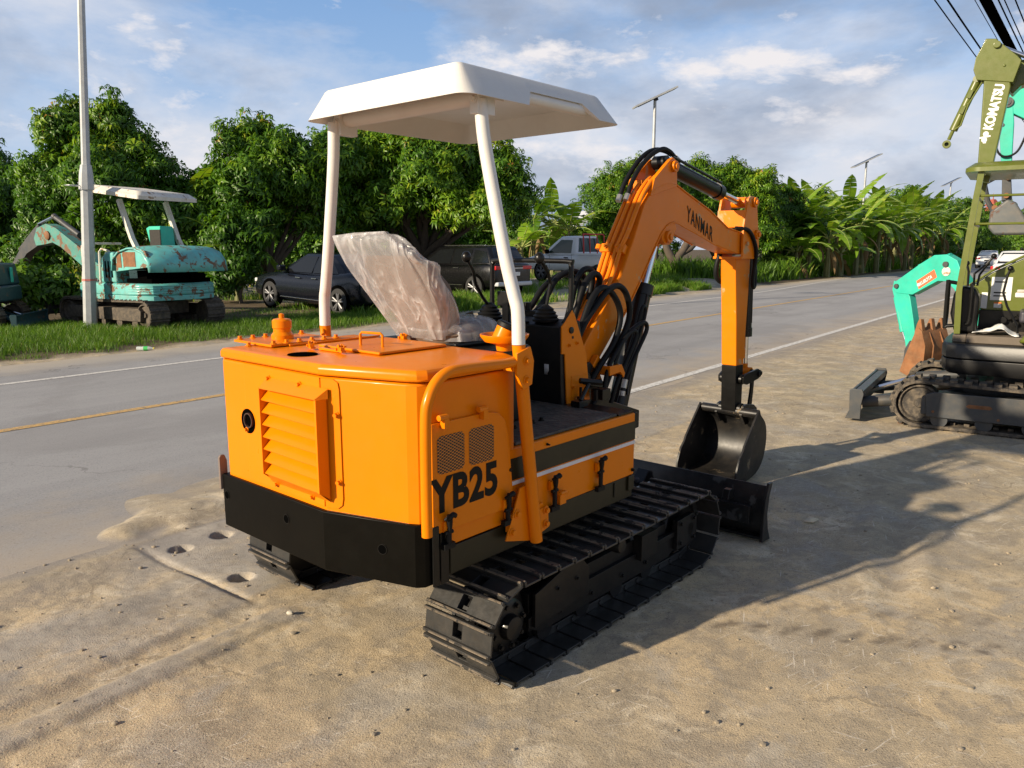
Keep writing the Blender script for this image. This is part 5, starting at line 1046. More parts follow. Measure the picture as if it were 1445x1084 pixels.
arm_k = plate('arm', [(.415, 1.20), (.43, 1.08), (.36, .90), (.20, .50), (.085, .03), (.04, .06), (.01, .37), (.09, .72), (.165, 1.0), (.26, 1.14)], -.06, .06, M['teal'], kb)
ram(arm_k, 'bucket_cylinder', (.41, 0, .98), (.27, 0, .55), (.15, 0, .28), .030, M['teal'])
bs_ = [(.09, .06), (.02, .30), (-.09, .60), (-.12, .64), (-.17, .60), (-.235, .42), (-.23, .20), (-.13, .05), (-.02, .02)]
b = MB()
for sy in (-1, 1): b.prism(bs_, 1, sy*.23, sy*.246)
b.prism([(-.09, .60), (-.12, .64), (-.17, .60), (-.235, .42), (-.23, .20), (-.13, .05), (-.02, .02), (-.02, .045), (-.115, .08), (-.205, .21), (-.21, .41), (-.15, .57)], 1, -.23, .23); bkt = b.build('bucket', M['rust'], kb, bevel=.004)
b = MB()
for y in (-.20, 0, .20): b.prism([(-.06, .56), (-.085, .68), (-.11, .745), (-.135, .745), (-.17, .60)], 1, y-.032, y+.032)
build_each(b, 'bucket_tooth', M['rust'], bkt, .006)
b = MB()
for y in (-.10, .10): b.tube([(-.175, y, .58), (-.247, y, .42), (-.243, y, .20)], .009, 6)
build_each(b, 'bucket_rib', M['rust'], bkt)
b = MB(); b.prism([(.16, .10), (.15, .33), (.09, .45), (.05, .42), (.07, .20)], 1, -.10, .10); b.build('bucket_hitch', M['greyframe'], bkt, bevel=.01)
for s_ in (-1, 1): simple_track(kb, s_*.55, -4.45, -2.95, .2, .28, M['rubbertrack'], M['greyframe'], s_, .11, True)
b = MB(); b.b2((-4.2, -.4, .15), (-3.2, .4, .36)); b.cyl((-3.7, 0, .36), (-3.7, 0, .46), .32, 24); b.build('undercarriage_frame', M['greyframe'], kb)
b = MB(); b.prism([(-2.95, .46), (-3.0, .80), (-3.7, .82), (-3.9, 1.15), (-4.4, 1.15), (-4.5, .46)], 1, -.55, .55); b.build('house_body', M['teal'], kb, bevel=.05, seg=3)
b = MB(); b.prism([(-2.95, .34), (-2.70, .36), (-2.70, .54), (-2.95, .56)], 1, -.12, .12); b.build('swing_post', M['greyframe'], kb)
ram(kb, 'boom_cylinder', (-2.7, 0, .30), (-1.4, 0, .28), (-.62, 0, .72), .05, M['greyframe'])
# ---------------- another teal machine whose arm hangs behind the green canopy
ub = thing('raised_excavator', 'teal excavator behind the green canopy, its arm and grey bucket raised in the air', 'excavator', (6.8, 8.3, 0), AZ(-57))
plate('boom', [(1.50, 3.30), (1.44, 3.39), (1.28, 3.36), (.4, 2.75), (-.75, 1.25), (-1.0, .80), (-.80, .72), (-.50, 1.05), (.55, 2.45), (1.25, 3.02), (1.42, 3.12)], -.08, .08, M['teal'], ub)
au = plate('arm', [(1.53, 3.22), (1.47, 3.30), (1.39, 3.22), (1.36, 3.0), (1.335, 2.45), (1.43, 2.45), (1.49, 2.9)], -.085, .085, M['teal'], ub, .01)
b = MB(); b.cyl((1.44, -.1, 3.22), (1.44, .105, 3.22), .055, 18); b.cyl((1.44, .105, 3.22), (1.44, .115, 3.22), .03, 14); b.cyl((1.47, .085, 2.98), (1.47, .095, 2.98), .02, 10); b.build('arm_pin', M['greyframe'], au)
b = MB(); b.prism([(1.425, 2.47), (1.34, 2.47), (1.30, 2.16), (1.40, 2.14)], 1, -.08, .08); tipu = b.build('arm_tip', M['greyframe'], au, bevel=.01)
b = MB()
for sy in (-1, 1): b.tube([(1.36, sy*.095, 2.40), (1.48, sy*.095, 2.42), (1.585, sy*.095, 2.36), (1.60, sy*.095, 2.30)], .024, 8); b.tube([(1.59, sy*.08, 2.34), (1.54, sy*.08, 2.15), (1.47, sy*.08, 2.03)], .028, 8)
b.build('bucket_linkage', M['greyframe'], au)
b = MB()
for x, z in ((1.36, 2.40), (1.59, 2.34), (1.36, 2.20), (1.46, 2.07)): b.cyl((x, -.12, z), (x, .125, z), .030, 14)
build_each(b, 'linkage_pin', M['rust'], au)
b = MB(); b.prism([(1.50, 2.02), (1.34, 2.16), (1.26, 2.12), (1.06, 1.80), (1.10, 1.765), (1.44, 1.765), (1.50, 1.84)], 1, -.21, .21); b.build('bucket', paint('grey_worn_bucket', (.09, .10, .105), .5, 0, .25, .25, wear=.1), ub, bevel=.03, seg=3)
hose('hose', [(1.52, .10, 2.95), (1.50, .12, 2.72), (1.42, .12, 2.63), (1.30, .11, 2.68), (1.22, .1, 2.9)], .012, au); hose('hose', [(1.25, .1, 2.95), (1.18, .1, 2.75), (1.20, .1, 2.5)], .014, au)
for s_ in (-1, 1): simple_track(ub, s_*.7, -3.0, -.9, .26, .35, M['rubbertrack'], M['greyframe'], s_, .13, True)
b = MB(); b.b2((-2.6, -.5, .2), (-1.2, .5, .46)); b.cyl((-2.0, 0, .46), (-2.0, 0, .6), .4, 24); b.build('undercarriage_frame', M['greyframe'], ub)
b = MB(); b.prism([(-.75, .6), (-.78, 1.0), (-1.8, 1.05), (-2.0, 1.5), (-3.0, 1.5), (-3.2, .6)], 1, -.8, .8); b.build('house_body', M['teal'], ub, bevel=.06, seg=3)
# ================================================================== cars
def carpaint(name, col, dust=.1): return paint(name, col, .22, .35, .03, dust, (.2, .17, .12), .01, spec=.3)
CB = carpaint('black_car_paint', (.0035, .0035, .004), .0); CN = carpaint('blue_black_car_paint', (.0035, .0045, .008), .0); CW = carpaint('white_car_paint', (.78, .79, .80), .05); CS = carpaint('silver_car_paint', (.50, .52, .54))
TYRE = solid('tyre_rubber', (.018, .018, .018), .75); RIM = solid('alloy_rim', (.16, .16, .165), .4, .2); RED = solid('red_lamp', (.55, .012, .012), .25, coat=.3); HL = solid('lamp_glass', (.6, .6, .58), .15); CHR = solid('bright_trim', (.6, .6, .6), .2, 1)
def wheel(root, x, y, r, wd, side, rimf=.70, spokes=5, dark=False):
    b = MB(); b.lathe([(r*.66, -wd/2), (r*.90, -wd/2), (r*.985, -wd*.40), (r, -wd*.2), (r, wd*.2), (r*.985, wd*.40), (r*.90, wd/2), (r*.66, wd/2), (r*.66, -wd/2)], (x, y, r), (0, side, 0), 32); w_ = b.build('wheel', TYRE, root)
    b = MB(); b.lathe([(r*rimf, -wd*.3), (r*rimf, wd*.46), (r*rimf*.93, wd*.47), (r*rimf*.90, wd*.1), (.02, wd*.05)], (x, y, r), (0, side, 0), 32); rm = b.build('rim', M['black'] if not dark else TYRE, w_)
    b = MB(); b.lathe([(.05, wd*.2), (.05, wd*.44), (.01, wd*.46)], (x, y, r), (0, side, 0), 16)
    for k in range(spokes):
        for dt in (-.11, .11):
            t = 2*math.pi*k/spokes+dt+.3; b.tube([(x+.03*math.cos(t), y+side*wd*.40, r+.03*math.sin(t)), (x+r*rimf*.92*math.cos(t+dt*.7), y+side*wd*.44, r+r*rimf*.92*math.sin(t+dt*.7))], .024, 6)
    b.build('spokes', RIM, rm)
def loft(stn, k=7):
    rg = []
    for x, zb, zt, hw in stn:
        p = [(hw*.90, zb), (hw*.985, zb+.10*(zt-zb)), (hw, zb+.35*(zt-zb)), (hw*.995, zb+.62*(zt-zb)), (hw*.965, zb+.85*(zt-zb)), (hw*.90, zb+.965*(zt-zb)), (hw*.78, zt), (hw*.4, zt+.012)]
        rg.append([(x, y, z) for y, z in p]+[(x, -y, z) for y, z in p[::-1]])
    return rg
def carsmooth(P, k=5):
    V = [np.array(p) for p in P]; out = []; Q = [2*V[0]-V[1]]+V+[2*V[-1]-V[-2]]
    for i in range(1, len(Q)-2):
        a, b_, c, d = Q[i-1:i+3]
        for j in range(k):
            t = j/k; out.append(tuple(.5*((2*b_)+(c-a)*t+(2*a-5*b_+4*c-d)*t*t+(3*b_-a-3*c+d)*t**3)))
    return out+[tuple(V[-1])]
def car(root, body, cab, mat, wheels, r, wd, glass_side, gmat=None, tail=None, head=None, hw=.9, extras=None, dark=False, spokes=5):
    b = MB(); b.rings(loft(carsmooth(body))); bd = b.build('body', mat, root, ang=60)
    # cabin: bottom ring at belt, roof ring narrower; (x0,x1) at belt and roof
    xb0, xb1, xr0, xr1, zb, zr, hb, hr = cab
    def ring(t):
        e = t**.8; x0 = xb0+(xr0-xb0)*t; x1 = xb1+(xr1-xb1)*t; h = hb+(hr-hb)*t; return [(p[0], p[1], zb+(zr-zb)*e) for p in rrect(x0, x1, -h, h, .16, 4, 8)]
    rg = [ring(t) for t in (0, .3, .6, .85, .96)]; top = [(p[0]*.97+.03*(xr0+xr1)/2, p[1]*.90, zr+.012) for p in rg[-1]]; top2 = [((xr0+xr1)/2+(p[0]-(xr0+xr1)/2)*.5, p[1]*.5, zr+.03) for p in top]
    b = MB(); b.rings(rg+[top, top2]); cb = b.build('cabin', mat, root, ang=60)
    g = gmat or M['bglass']
    for poly in glass_side:
        for sy in (-1, 1):
            pts = []
            for x, z in poly:
                t = ((z-zb)/(zr-zb))**1.25; h = hb+(hr-hb)*t; pts.append((x, sy*(h+.016), z))
            b = MB(); n = len(pts); b.raw(pts+[(x, y-sy*.012, z) for x, y, z in pts], [list(range(n)), [n+i for i in range(n)][::-1]]+[(i, (i+1) % n, n+(i+1) % n, n+i) for i in range(n)]); b.build('side_window', g, cb)
    for nm, xa, xc in (('windscreen', xb1, xr1), ('rear_window', xb0, xr0)):
        t0, t1 = .10, .90; f = 1 if nm == 'windscreen' else -1
        P = []
        for t, s_ in ((t0, 1), (t0, -1), (t1, -1), (t1, 1)):
            P.append((xa+(xc-xa)*t+f*.006, s_*(hb+(hr-hb)*t)*.86, zb+(zr-zb)*t**.8))
        b = MB(); b.raw(P+[(x-f*.02, y, z) for x, y, z in P], [(0, 1, 2, 3), (7, 6, 5, 4), (0, 4, 5, 1), (1, 5, 6, 2), (2, 6, 7, 3), (3, 7, 4, 0)]); b.build(nm, g, cb)
    for x in wheels:
        for sy in (-1, 1):
            b = MB(); b.lathe([(r*1.20, -.02), (r*1.20, .012), (.02, .012)], (x, sy*(hw-.012), r*1.02), (0, sy, 0), 28); b.build('wheel_arch_shade', M['dark'], bd)  # disc on the body side, wheel well shade painted near-black
            wheel(root, x, sy*(hw-wd*.5+.02), r, wd, sy, spokes=spokes, dark=dark)
    return bd, cb
def slabs(root, name, mat, boxes, bevel=.01):
    out = []
    for lo, hi in boxes:
        b = MB(); b.b2(lo, hi); out.append(b.build(name, mat, root, bevel=bevel))
    return out
def place_on(x, y, dz=0): return (x, y, gz(x, y)+dz)
# black sedan, nose to the pond
sx, sy_ = -4.75, 20.3
se = thing('parked_sedan', 'black sedan with five-spoke alloy wheels parked nose first by the pond', 'car', (sx, sy_, .06), AZ(-50)); se.rotation_euler = (0, -.035, AZ(-50))
body = [(-2.32, .42, .80, .60), (-2.28, .32, .98, .82), (-1.9, .25, 1.06, .89), (-1.3, .22, 1.02, .915), (-.4, .20, .95, .92), (.7, .20, .94, .92), (1.3, .22, .92, .915), (1.9, .25, .84, .89), (2.28, .28, .74, .80), (2.38, .36, .62, .62)]
bd, cb = car(se, body, (-1.85, 1.05, -1.05, .25, .93, 1.43, .83, .60), CN, (-1.47, 1.42), .335, .23, [[(-1.40, 1.0), (-.95, 1.34), (-.42, 1.37), (-.38, .97)], [(-.32, .97), (-.36, 1.375), (.12, 1.36), (.78, 1.0), (.78, .96)]], hw=.915)
slabs(bd, 'headlight', HL, [((2.16, .56, .60), (2.30, .82, .71)), ((2.16, -.82, .60), (2.30, -.56, .71))], .03); slabs(bd, 'tail_light', RED, [((-2.315, .5, .78), (-2.25, .84, .92)), ((-2.315, -.84, .78), (-2.25, -.5, .92))], .02)
slabs(bd, 'door_handle', CHR, [((-.62, .915, .83), (-.42, .935, .855)), ((.05, .915, .82), (.25, .935, .845))], .006); slabs(bd, 'sill_trim', CHR, [((-1.0, .91, .30), (.95, .926, .32))], .004); slabs(bd, 'door_mirror', CN, [((.72, .86, .98), (.90, 1.06, 1.12))], .04); slabs(bd, 'grille', CHR, [((2.30, -.30, .45), (2.40, .30, .66))], .02)
# black SUV
su = thing('parked_suv', 'black SUV with red tail lights parked under the mango tree beside the pickup', 'car', (-1.69, 26.2, .03), AZ(-50))
body = [(-2.30, .55, .95, .62), (-2.26, .42, 1.12, .86), (-1.9, .35, 1.16, .94), (-1.2, .30, 1.13, .96), (-.2, .28, 1.10, .96), (.8, .28, 1.08, .96), (1.4, .30, 1.06, .95), (2.0, .34, .98, .91), (2.30, .42, .84, .78)]
bd, cb = car(su, body, (-2.18, 1.15, -1.85, .45, 1.08, 1.66, .86, .66), CB, (-1.42, 1.42), .375, .26, [[(-1.98, 1.16), (-1.78, 1.50), (-1.28, 1.56), (-1.25, 1.13)], [(-1.16, 1.13), (-1.18, 1.565), (-.42, 1.58), (-.38, 1.12)], [(-.30, 1.12), (-.34, 1.58), (.30, 1.55), (.85, 1.16), (.85, 1.12)]], hw=.955)
slabs(bd, 'tail_light', RED, [((-2.31, .42, .93), (-2.10, .90, 1.06)), ((-2.31, -.90, .93), (-2.10, -.42, 1.06))], .03); slabs(bd, 'chrome_strip', CHR, [((-2.325, -.42, .965), (-2.28, .42, .995))], .006); slabs(bd, 'number_plate', M['plain_white'], [((-2.33, -.26, .74), (-2.29, .26, .86))], .006); slabs(bd, 'rear_bumper', CS, [((-2.38, -.86, .42), (-2.15, .86, .56))], .05); slabs(bd, 'door_handle', CHR, [((-.75, .95, .97), (-.52, .972, 1.0)), ((.2, .95, .96), (.43, .972, .99))], .006); slabs(bd, 'side_moulding', CHR, [((-.9, .955, .44), (1.0, .968, .46))], .004); slabs(cb, 'roof_rail', CHR, [((-1.6, .58, 1.68), (.2, .61, 1.71)), ((-1.6, -.61, 1.68), (.2, -.58, 1.71))], .008)
# white pickup with red rack
pk = thing('parked_pickup', 'white pickup truck with a red ladder rack behind its cab', 'pickup', (2.85, 31.5, .36), AZ(-43))
body = [(-2.55, .50, 1.02, .80), (-2.5, .48, 1.05, .86), (-1.5, .46, 1.05, .87), (-.35, .42, 1.05, .87), (.8, .40, 1.04, .87), (1.5, .40, 1.06, .86), (2.1, .42, .98, .83), (2.5, .45, .86, .76), (2.58, .50, .72, .66)]
PG = solid('pickup_glass', (.035, .06, .05), .08)
bd, cb = car(pk, body, (-.42, 1.45, -.30, .62, 1.03, 1.74, .82, .64), CW, (-1.55, 1.50), .345, .22, [[(-.12, 1.10), (-.10, 1.60), (.52, 1.62), (1.08, 1.16), (1.08, 1.10)]], PG, hw=.865, dark=True)
b = MB(); b.b2((-2.47, -.76, 1.052), (-.50, .76, 1.062)); b.build('load_bed', M['dark'], bd)
b = MB()
for lo, hi in (((-2.56, .80, 1.03), (-.45, .885, 1.09)), ((-2.56, -.885, 1.03), (-.45, -.80, 1.09)), ((-2.58, -.88, .60), (-2.52, .88, 1.09)), ((-2.4, .872, .93), (-.6, .884, .95))): b.b2(lo, hi)
b.build('bed_side', CW, bd, bevel=.01)
b = MB()
for sy in (-.62, .62): b.tube([(-.62, sy, 1.06), (-.58, sy, 1.78), (-.54, sy*.95, 1.83)], .028, 8)
b.tube([(-.54, -.60, 1.83), (-.54, .60, 1.83)], .028, 8)
for sy in (-.22, .22): b.tube([(-.60, sy, 1.06), (-.55, sy, 1.83)], .022, 8)
b.build('ladder_rack', solid('red_rack_paint', (.50, .03, .025), .5), pk)
slabs(bd, 'tail_light', RED, [((-2.61, .70, .64), (-2.53, .885, .82)), ((-2.61, -.885, .64), (-2.53, -.70, .82))], .01); slabs(bd, 'rear_bumper', CHR, [((-2.70, -.8, .45), (-2.56, .8, .56))], .02); slabs(bd, 'door_handle', M['dark'], [((.0, .868, .90), (.22, .888, .935))], .006); slabs(bd, 'door_mirror', M['dark'], [((1.02, .86, 1.06), (1.14, 1.04, 1.24))], .03); slabs(bd, 'door_seam', M['dark'], [((-.20, .8705, .50), (-.19, .8735, 1.05)), ((1.02, .866, .50), (1.03, .8695, 1.03))], 0); slabs(bd, 'wheel_shadow_liner', M['dark'], [], 0)
text_mesh('tailgate_lettering', 'TOYOTA', solid('grey_lettering', (.2, .2, .2), .5), bd, (-2.582, .45, .86), (0, -1, 0), (0, 0, 1), .14, .9, .02, .002)
# distant traffic
wc = thing('white_sedan', 'white sedan driving away far down the road', 'car', (41.65, 68.0, .012), AZ(35))
body = [(-2.2, .40, .85, .65), (-2.15, .30, 1.0, .82), (-1.5, .24, 1.0, .86), (0, .22, .94, .87), (1.2, .24, .92, .86), (2.0, .28, .80, .82), (2.25, .36, .62, .65)]
bd, cb = car(wc, body, (-1.75, 1.1, -1.1, .2, .92, 1.46, .80, .60), CW, (-1.35, 1.35), .32, .21, [[(-1.35, 1.0), (-.95, 1.36), (-.1, 1.38), (.12, 1.36), (.75, 1.0)]], hw=.865)
slabs(bd, 'tail_light', RED, [((-2.21, .50, .76), (-2.08, .85, .90)), ((-2.21, -.85, .76), (-2.08, -.50, .90))], .02); slabs(bd, 'number_plate', M['decal'], [((-2.215, -.22, .62), (-2.17, .22, .72))], .004)
sv = thing('silver_car', 'silver hatchback parked beyond the green excavator on the near side of the road', 'car', (*sn2w(40, -3.2)[:2], .01), AZ(37.7))
bd, cb = car(sv, [(x*.92, a, b_, c) for x, a, b_, c in body], (-1.7, 1.05, -1.25, .1, .92, 1.50, .80, .60), CS, (-1.25, 1.25), .32, .21, [[(-1.35, 1.0), (-1.0, 1.38), (-.1, 1.40), (.05, 1.38), (.72, 1.0)]], hw=.865)
slabs(bd, 'tail_light', RED, [((-2.03, .50, .76), (-1.9, .85, .90)), ((-2.03, -.85, .76), (-1.9, -.50, .90))], .02)
# ================================================================== street furniture
# tapered octagonal steel pole
px_, py_ = -8.38, 15.25; pz_ = gz(px_, py_)
sp_ = thing('steel_pole', 'tall grey octagonal steel pole standing in the grass in front of the rusty teal excavator', 'pole', (px_, py_, pz_-.05), .25)
b = MB(); lean = .058
b.rings([[(r_*math.cos(R(45*i+22.5))+lean*z, r_*math.sin(R(45*i+22.5))+.004*z, z) for i in range(8)] for z, r_ in ((0, .128), (2.0, .112), (3.18, .103))]); shaft = b.build('pole_shaft', M['galv'], sp_, ang=20)
b = MB(); b.rings([[(r_*math.cos(R(45*i+22.5))+lean*z, r_*math.sin(R(45*i+22.5))+.004*z, z) for i in range(8)] for z, r_ in ((3.15, .080), (9.0, .052))]); b.build('upper_shaft', M['galv'], sp_, ang=20)
b = MB(); b.rings([[(r_*math.cos(R(45*i+22.5))+lean*z, r_*math.sin(R(45*i+22.5))+.004*z, z) for i in range(8)] for z, r_ in ((2.72, .135), (2.75, .138), (3.0, .125), (3.19, .098))]); b.cyl((lean*2.85-.15, 0, 2.85), (lean*2.85+.15, 0, 2.85), .014, 8); b.tube([(-.06+.14*math.cos(t*.5), .14*math.sin(t*.5), 2.80) for t in range(13)], .008, 6); b.build('joint_collar', M['galv'], sp_, ang=20)
b = MB(); b.tube([(lean*9, 0, 9), (lean*9-.4, .3, 9.4), (lean*9-1.3, 1.0, 9.6)], .04, 8); b.box((lean*9-1.6, 1.2, 9.6), (.7, .25, .1), Matrix.Rotation(-.65, 3, 'Z')); b.build('lamp_arm', M['galv'], sp_)
b = MB(); b.rings([[(.1285*math.cos(R(45*i+22.5))+lean*z, .1285*math.sin(R(45*i+22.5))+.004*z, z) for i in range(8)] for z in (.98, 1.02)], cap=False); b.build('paint_mark', solid('faded_red_mark', (.5, .16, .14), .7), sp_)
# solar street lamps
def solar_lamp(h, label, x, y):
    t = thing('solar_street_lamp', label, 'street lamp', (x, y, gz(x, y)-.1), R(6), 'solar street lamps along the far side of the road')
    b = MB(); b.tube([(0, 0, 0), (0, 0, h-.15)], [.10, .075], 12); b.build('lamp_post', M['galv'], t)
    rot = Matrix.Rotation(R(-25), 3, 'Y'); b = MB(); b.box((0, 0, h), (2.35, .62, .08), rot); hd_ = b.build('lamp_head', M['galv'], t, bevel=.01)
    b = MB(); c = rot @ Vector((0, 0, .044)); b.box((c.x, c.y, h+c.z), (2.25, .56, .006), rot); b.build('solar_panel', M['bglass'], hd_)
    b = MB(); c = rot @ Vector((-.55, 0, -.045)); b.box((c.x, c.y, h+c.z), (.7, .4, .03), rot); c = rot @ Vector((0, 0, -.10)); b.box((c.x, c.y, h+c.z), (.2, .14, .14), rot); b.build('lamp_unit', M['black'], hd_)
    return t
def at_px(u, d): return ((u-722.5)/1085*d, d)
for u, d, vtop, lab in ((915, 40, 151, 'solar street lamp rising behind the hooked orange boom, the largest of the row'), (1206, 60, 233, 'solar street lamp standing over the banana plants right of the orange arm'), (1324, 92, 261, 'small distant solar street lamp just left of the green excavator canopy')):
    x, y = at_px(u, d); zz = CAMH+(352-vtop)/1085*d*1.0
    solar_lamp(zz-gz(x, y)+.1, lab, x, y)
# overhead cables along the road
def cable(label, dn, z0, r, group, sag=.0, pole=None):
    b = MB(); P = [(*sn2w(-14+8*i, dn)[:2], z0+.02*math.sin(i*1.3)) for i in range(17)]
    b.tube(P, r, 8); o = b.build('overhead_cable', M['dark'], ang=80); tag(o, label, 'cable', group); return o
# ================================================================== vegetation
cable('thick bundled overhead cable passing behind the raised olive green arm', -2.30, 6.0, .085, 'overhead cables along the yard')
cable('thin overhead wire farthest left of the cables above the green arm', -3.02, 6.0, .011, 'overhead cables along the yard')
cable('slightly heavier overhead wire just right of the leftmost wire', -2.85, 6.02, .016, 'overhead cables along the yard')
cable('thin overhead wire midway between the left pair and the thick bundle', -2.62, 6.3, .007, 'overhead cables along the yard')
cable('overhead wire immediately right of the thick cable bundle', -2.12, 6.0, .013, 'overhead cables along the yard')
cable('overhead wire second right of the thick cable bundle', -2.02, 5.97, .010, 'overhead cables along the yard')
cable('overhead wire nearest the right edge of the photograph', -1.88, 6.0, .012, 'overhead cables along the yard')

def leaf_mat(name, stops, trans=.35, rough=.42):
    t = NT(name); a = t.n('ShaderNodeAttribute', attribute_name='tone'); r = t.n('ShaderNodeValToRGB'); e = r.color_ramp.elements
    e[0].position, e[0].color = stops[0][0], (*stops[0][1], 1); e[1].position, e[1].color = stops[-1][0], (*stops[-1][1], 1)
    for p, c in stops[1:-1]: q = e.new(p); q.color = (*c, 1)
    t.l(a.outputs['Fac'], r.inputs[0])
    p = t.pbsdf(r.outputs[0], rough, 0, spec=.4); tl = t.n('ShaderNodeBsdfTranslucent'); t.l(t.mix(1., r.outputs[0], (1.25, 1.25, .5), 'MULTIPLY'), tl.inputs[0])
    m = t.n('ShaderNodeMixShader'); m.inputs[0].default_value = trans; t.l(p.outputs[0], m.inputs[1]); t.l(tl.outputs[0], m.inputs[2]); return t.done(m)
MANGO = leaf_mat('mango_leaf', [(0, (.028, .080, .008)), (.45, (.070, .170, .012)), (.72, (.19, .33, .016)), (.90, (.35, .42, .025)), (1, (.34, .17, .04))])
BUSH = leaf_mat('bush_leaf', [(0, (.035, .09, .012)), (.5, (.10, .21, .018)), (.8, (.21, .34, .025)), (1, (.36, .43, .04))])
BANANA = leaf_mat('banana_leaf', [(0, (.05, .12, .012)), (.5, (.115, .235, .016)), (.85, (.22, .36, .025)), (1, (.36, .44, .05))], .38, .35)
DEADB = leaf_mat('dry_banana_leaf', [(0, (.10, .06, .028)), (1, (.30, .20, .09))], .25, .8)
GRASS = leaf_mat('grass_blade', [(0, (.05, .11, .010)), (.5, (.11, .22, .016)), (.85, (.20, .33, .022)), (1, (.36, .31, .10))], .4, .5)
BARK = solid('grey_brown_bark', (.085, .065, .048), .9, var=.4, scale=7, bump=.8)
STEM = solid('banana_stem_bark', (.15, .15, .055), .7, var=.5, scale=5, bump=.4)
def rotz_tilt(n, out, rng, k=.55):
    """orthonormal frames whose z leans towards `out`"""
    up = np.array([0, 0, 1.]); z = out*k+up*(1-k)+rng.normal(0, .25, (n, 3)); z /= np.linalg.norm(z, axis=1, keepdims=True)
    a = rng.normal(0, 1, (n, 3)); x = a-(a*z).sum(1, keepdims=True)*z; x /= np.linalg.norm(x, axis=1, keepdims=True); y = np.cross(z, x)
    return np.stack([x, y, z], 2)
def whorl(rng, nl, L, W, droop):
    V = []; F = []
    for i in range(nl):
        ph = 2*math.pi*i/nl+rng.uniform(-.3, .3); e0 = rng.uniform(-.1, .55); e1 = e0-droop*rng.uniform(.6, 1.3); l = L*rng.uniform(.75, 1.15); w_ = W*rng.uniform(.8, 1.2)
        d0 = np.array([math.cos(ph)*math.cos(e0), math.sin(ph)*math.cos(e0), math.sin(e0)]); d1 = np.array([math.cos(ph)*math.cos(e1), math.sin(ph)*math.cos(e1), math.sin(e1)])
        s_ = np.array([-math.sin(ph), math.cos(ph), 0]); b = d0*.03; m = b+d0*l*.48; t = m+d1*l*.55; off = np.array([0, 0, .18*w_]); k = len(V)
        V += [b, m+s_*w_/2+off, m, m-s_*w_/2+off, t]; F += [(k, k+2, k+1), (k, k+3, k+2), (k+1, k+2, k+4), (k+2, k+3, k+4)]
    return np.array(V), np.array(F)
def scatter(name, P, FR, S, tone, temps, mat, parent, rng, jit=.10):
    which = rng.integers(0, len(temps), len(P)); CO = []; FF = []; TT = []; base = 0
    for k, (V, F) in enumerate(temps):
        ix = np.nonzero(which == k)[0]
        if not len(ix): continue
        co = np.einsum('nij,vj->nvi', FR[ix], V)*S[ix, None, None]+P[ix, None, :]
        f = F[None]+(np.arange(len(ix))*len(V))[:, None, None]+base; nl = len(V)//5 if len(V) % 5 == 0 else 1
        tn = np.repeat(tone[ix, None], len(V), 1)
        if len(V) % 5 == 0: tn = tn+np.repeat(rng.normal(0, jit, (len(ix), nl)), 5, 1)
        CO.append(co.reshape(-1, 3)); FF.append(f.reshape(-1, F.shape[1])); TT.append(tn.ravel()); base += len(ix)*len(V)
    me = bpy.data.meshes.new(name); fill(me, np.concatenate(CO), np.concatenate(FF), True); vattr(me, 'tone', np.clip(np.concatenate(TT), 0, 1)); me.materials.append(mat)
    return link(name, me, parent)
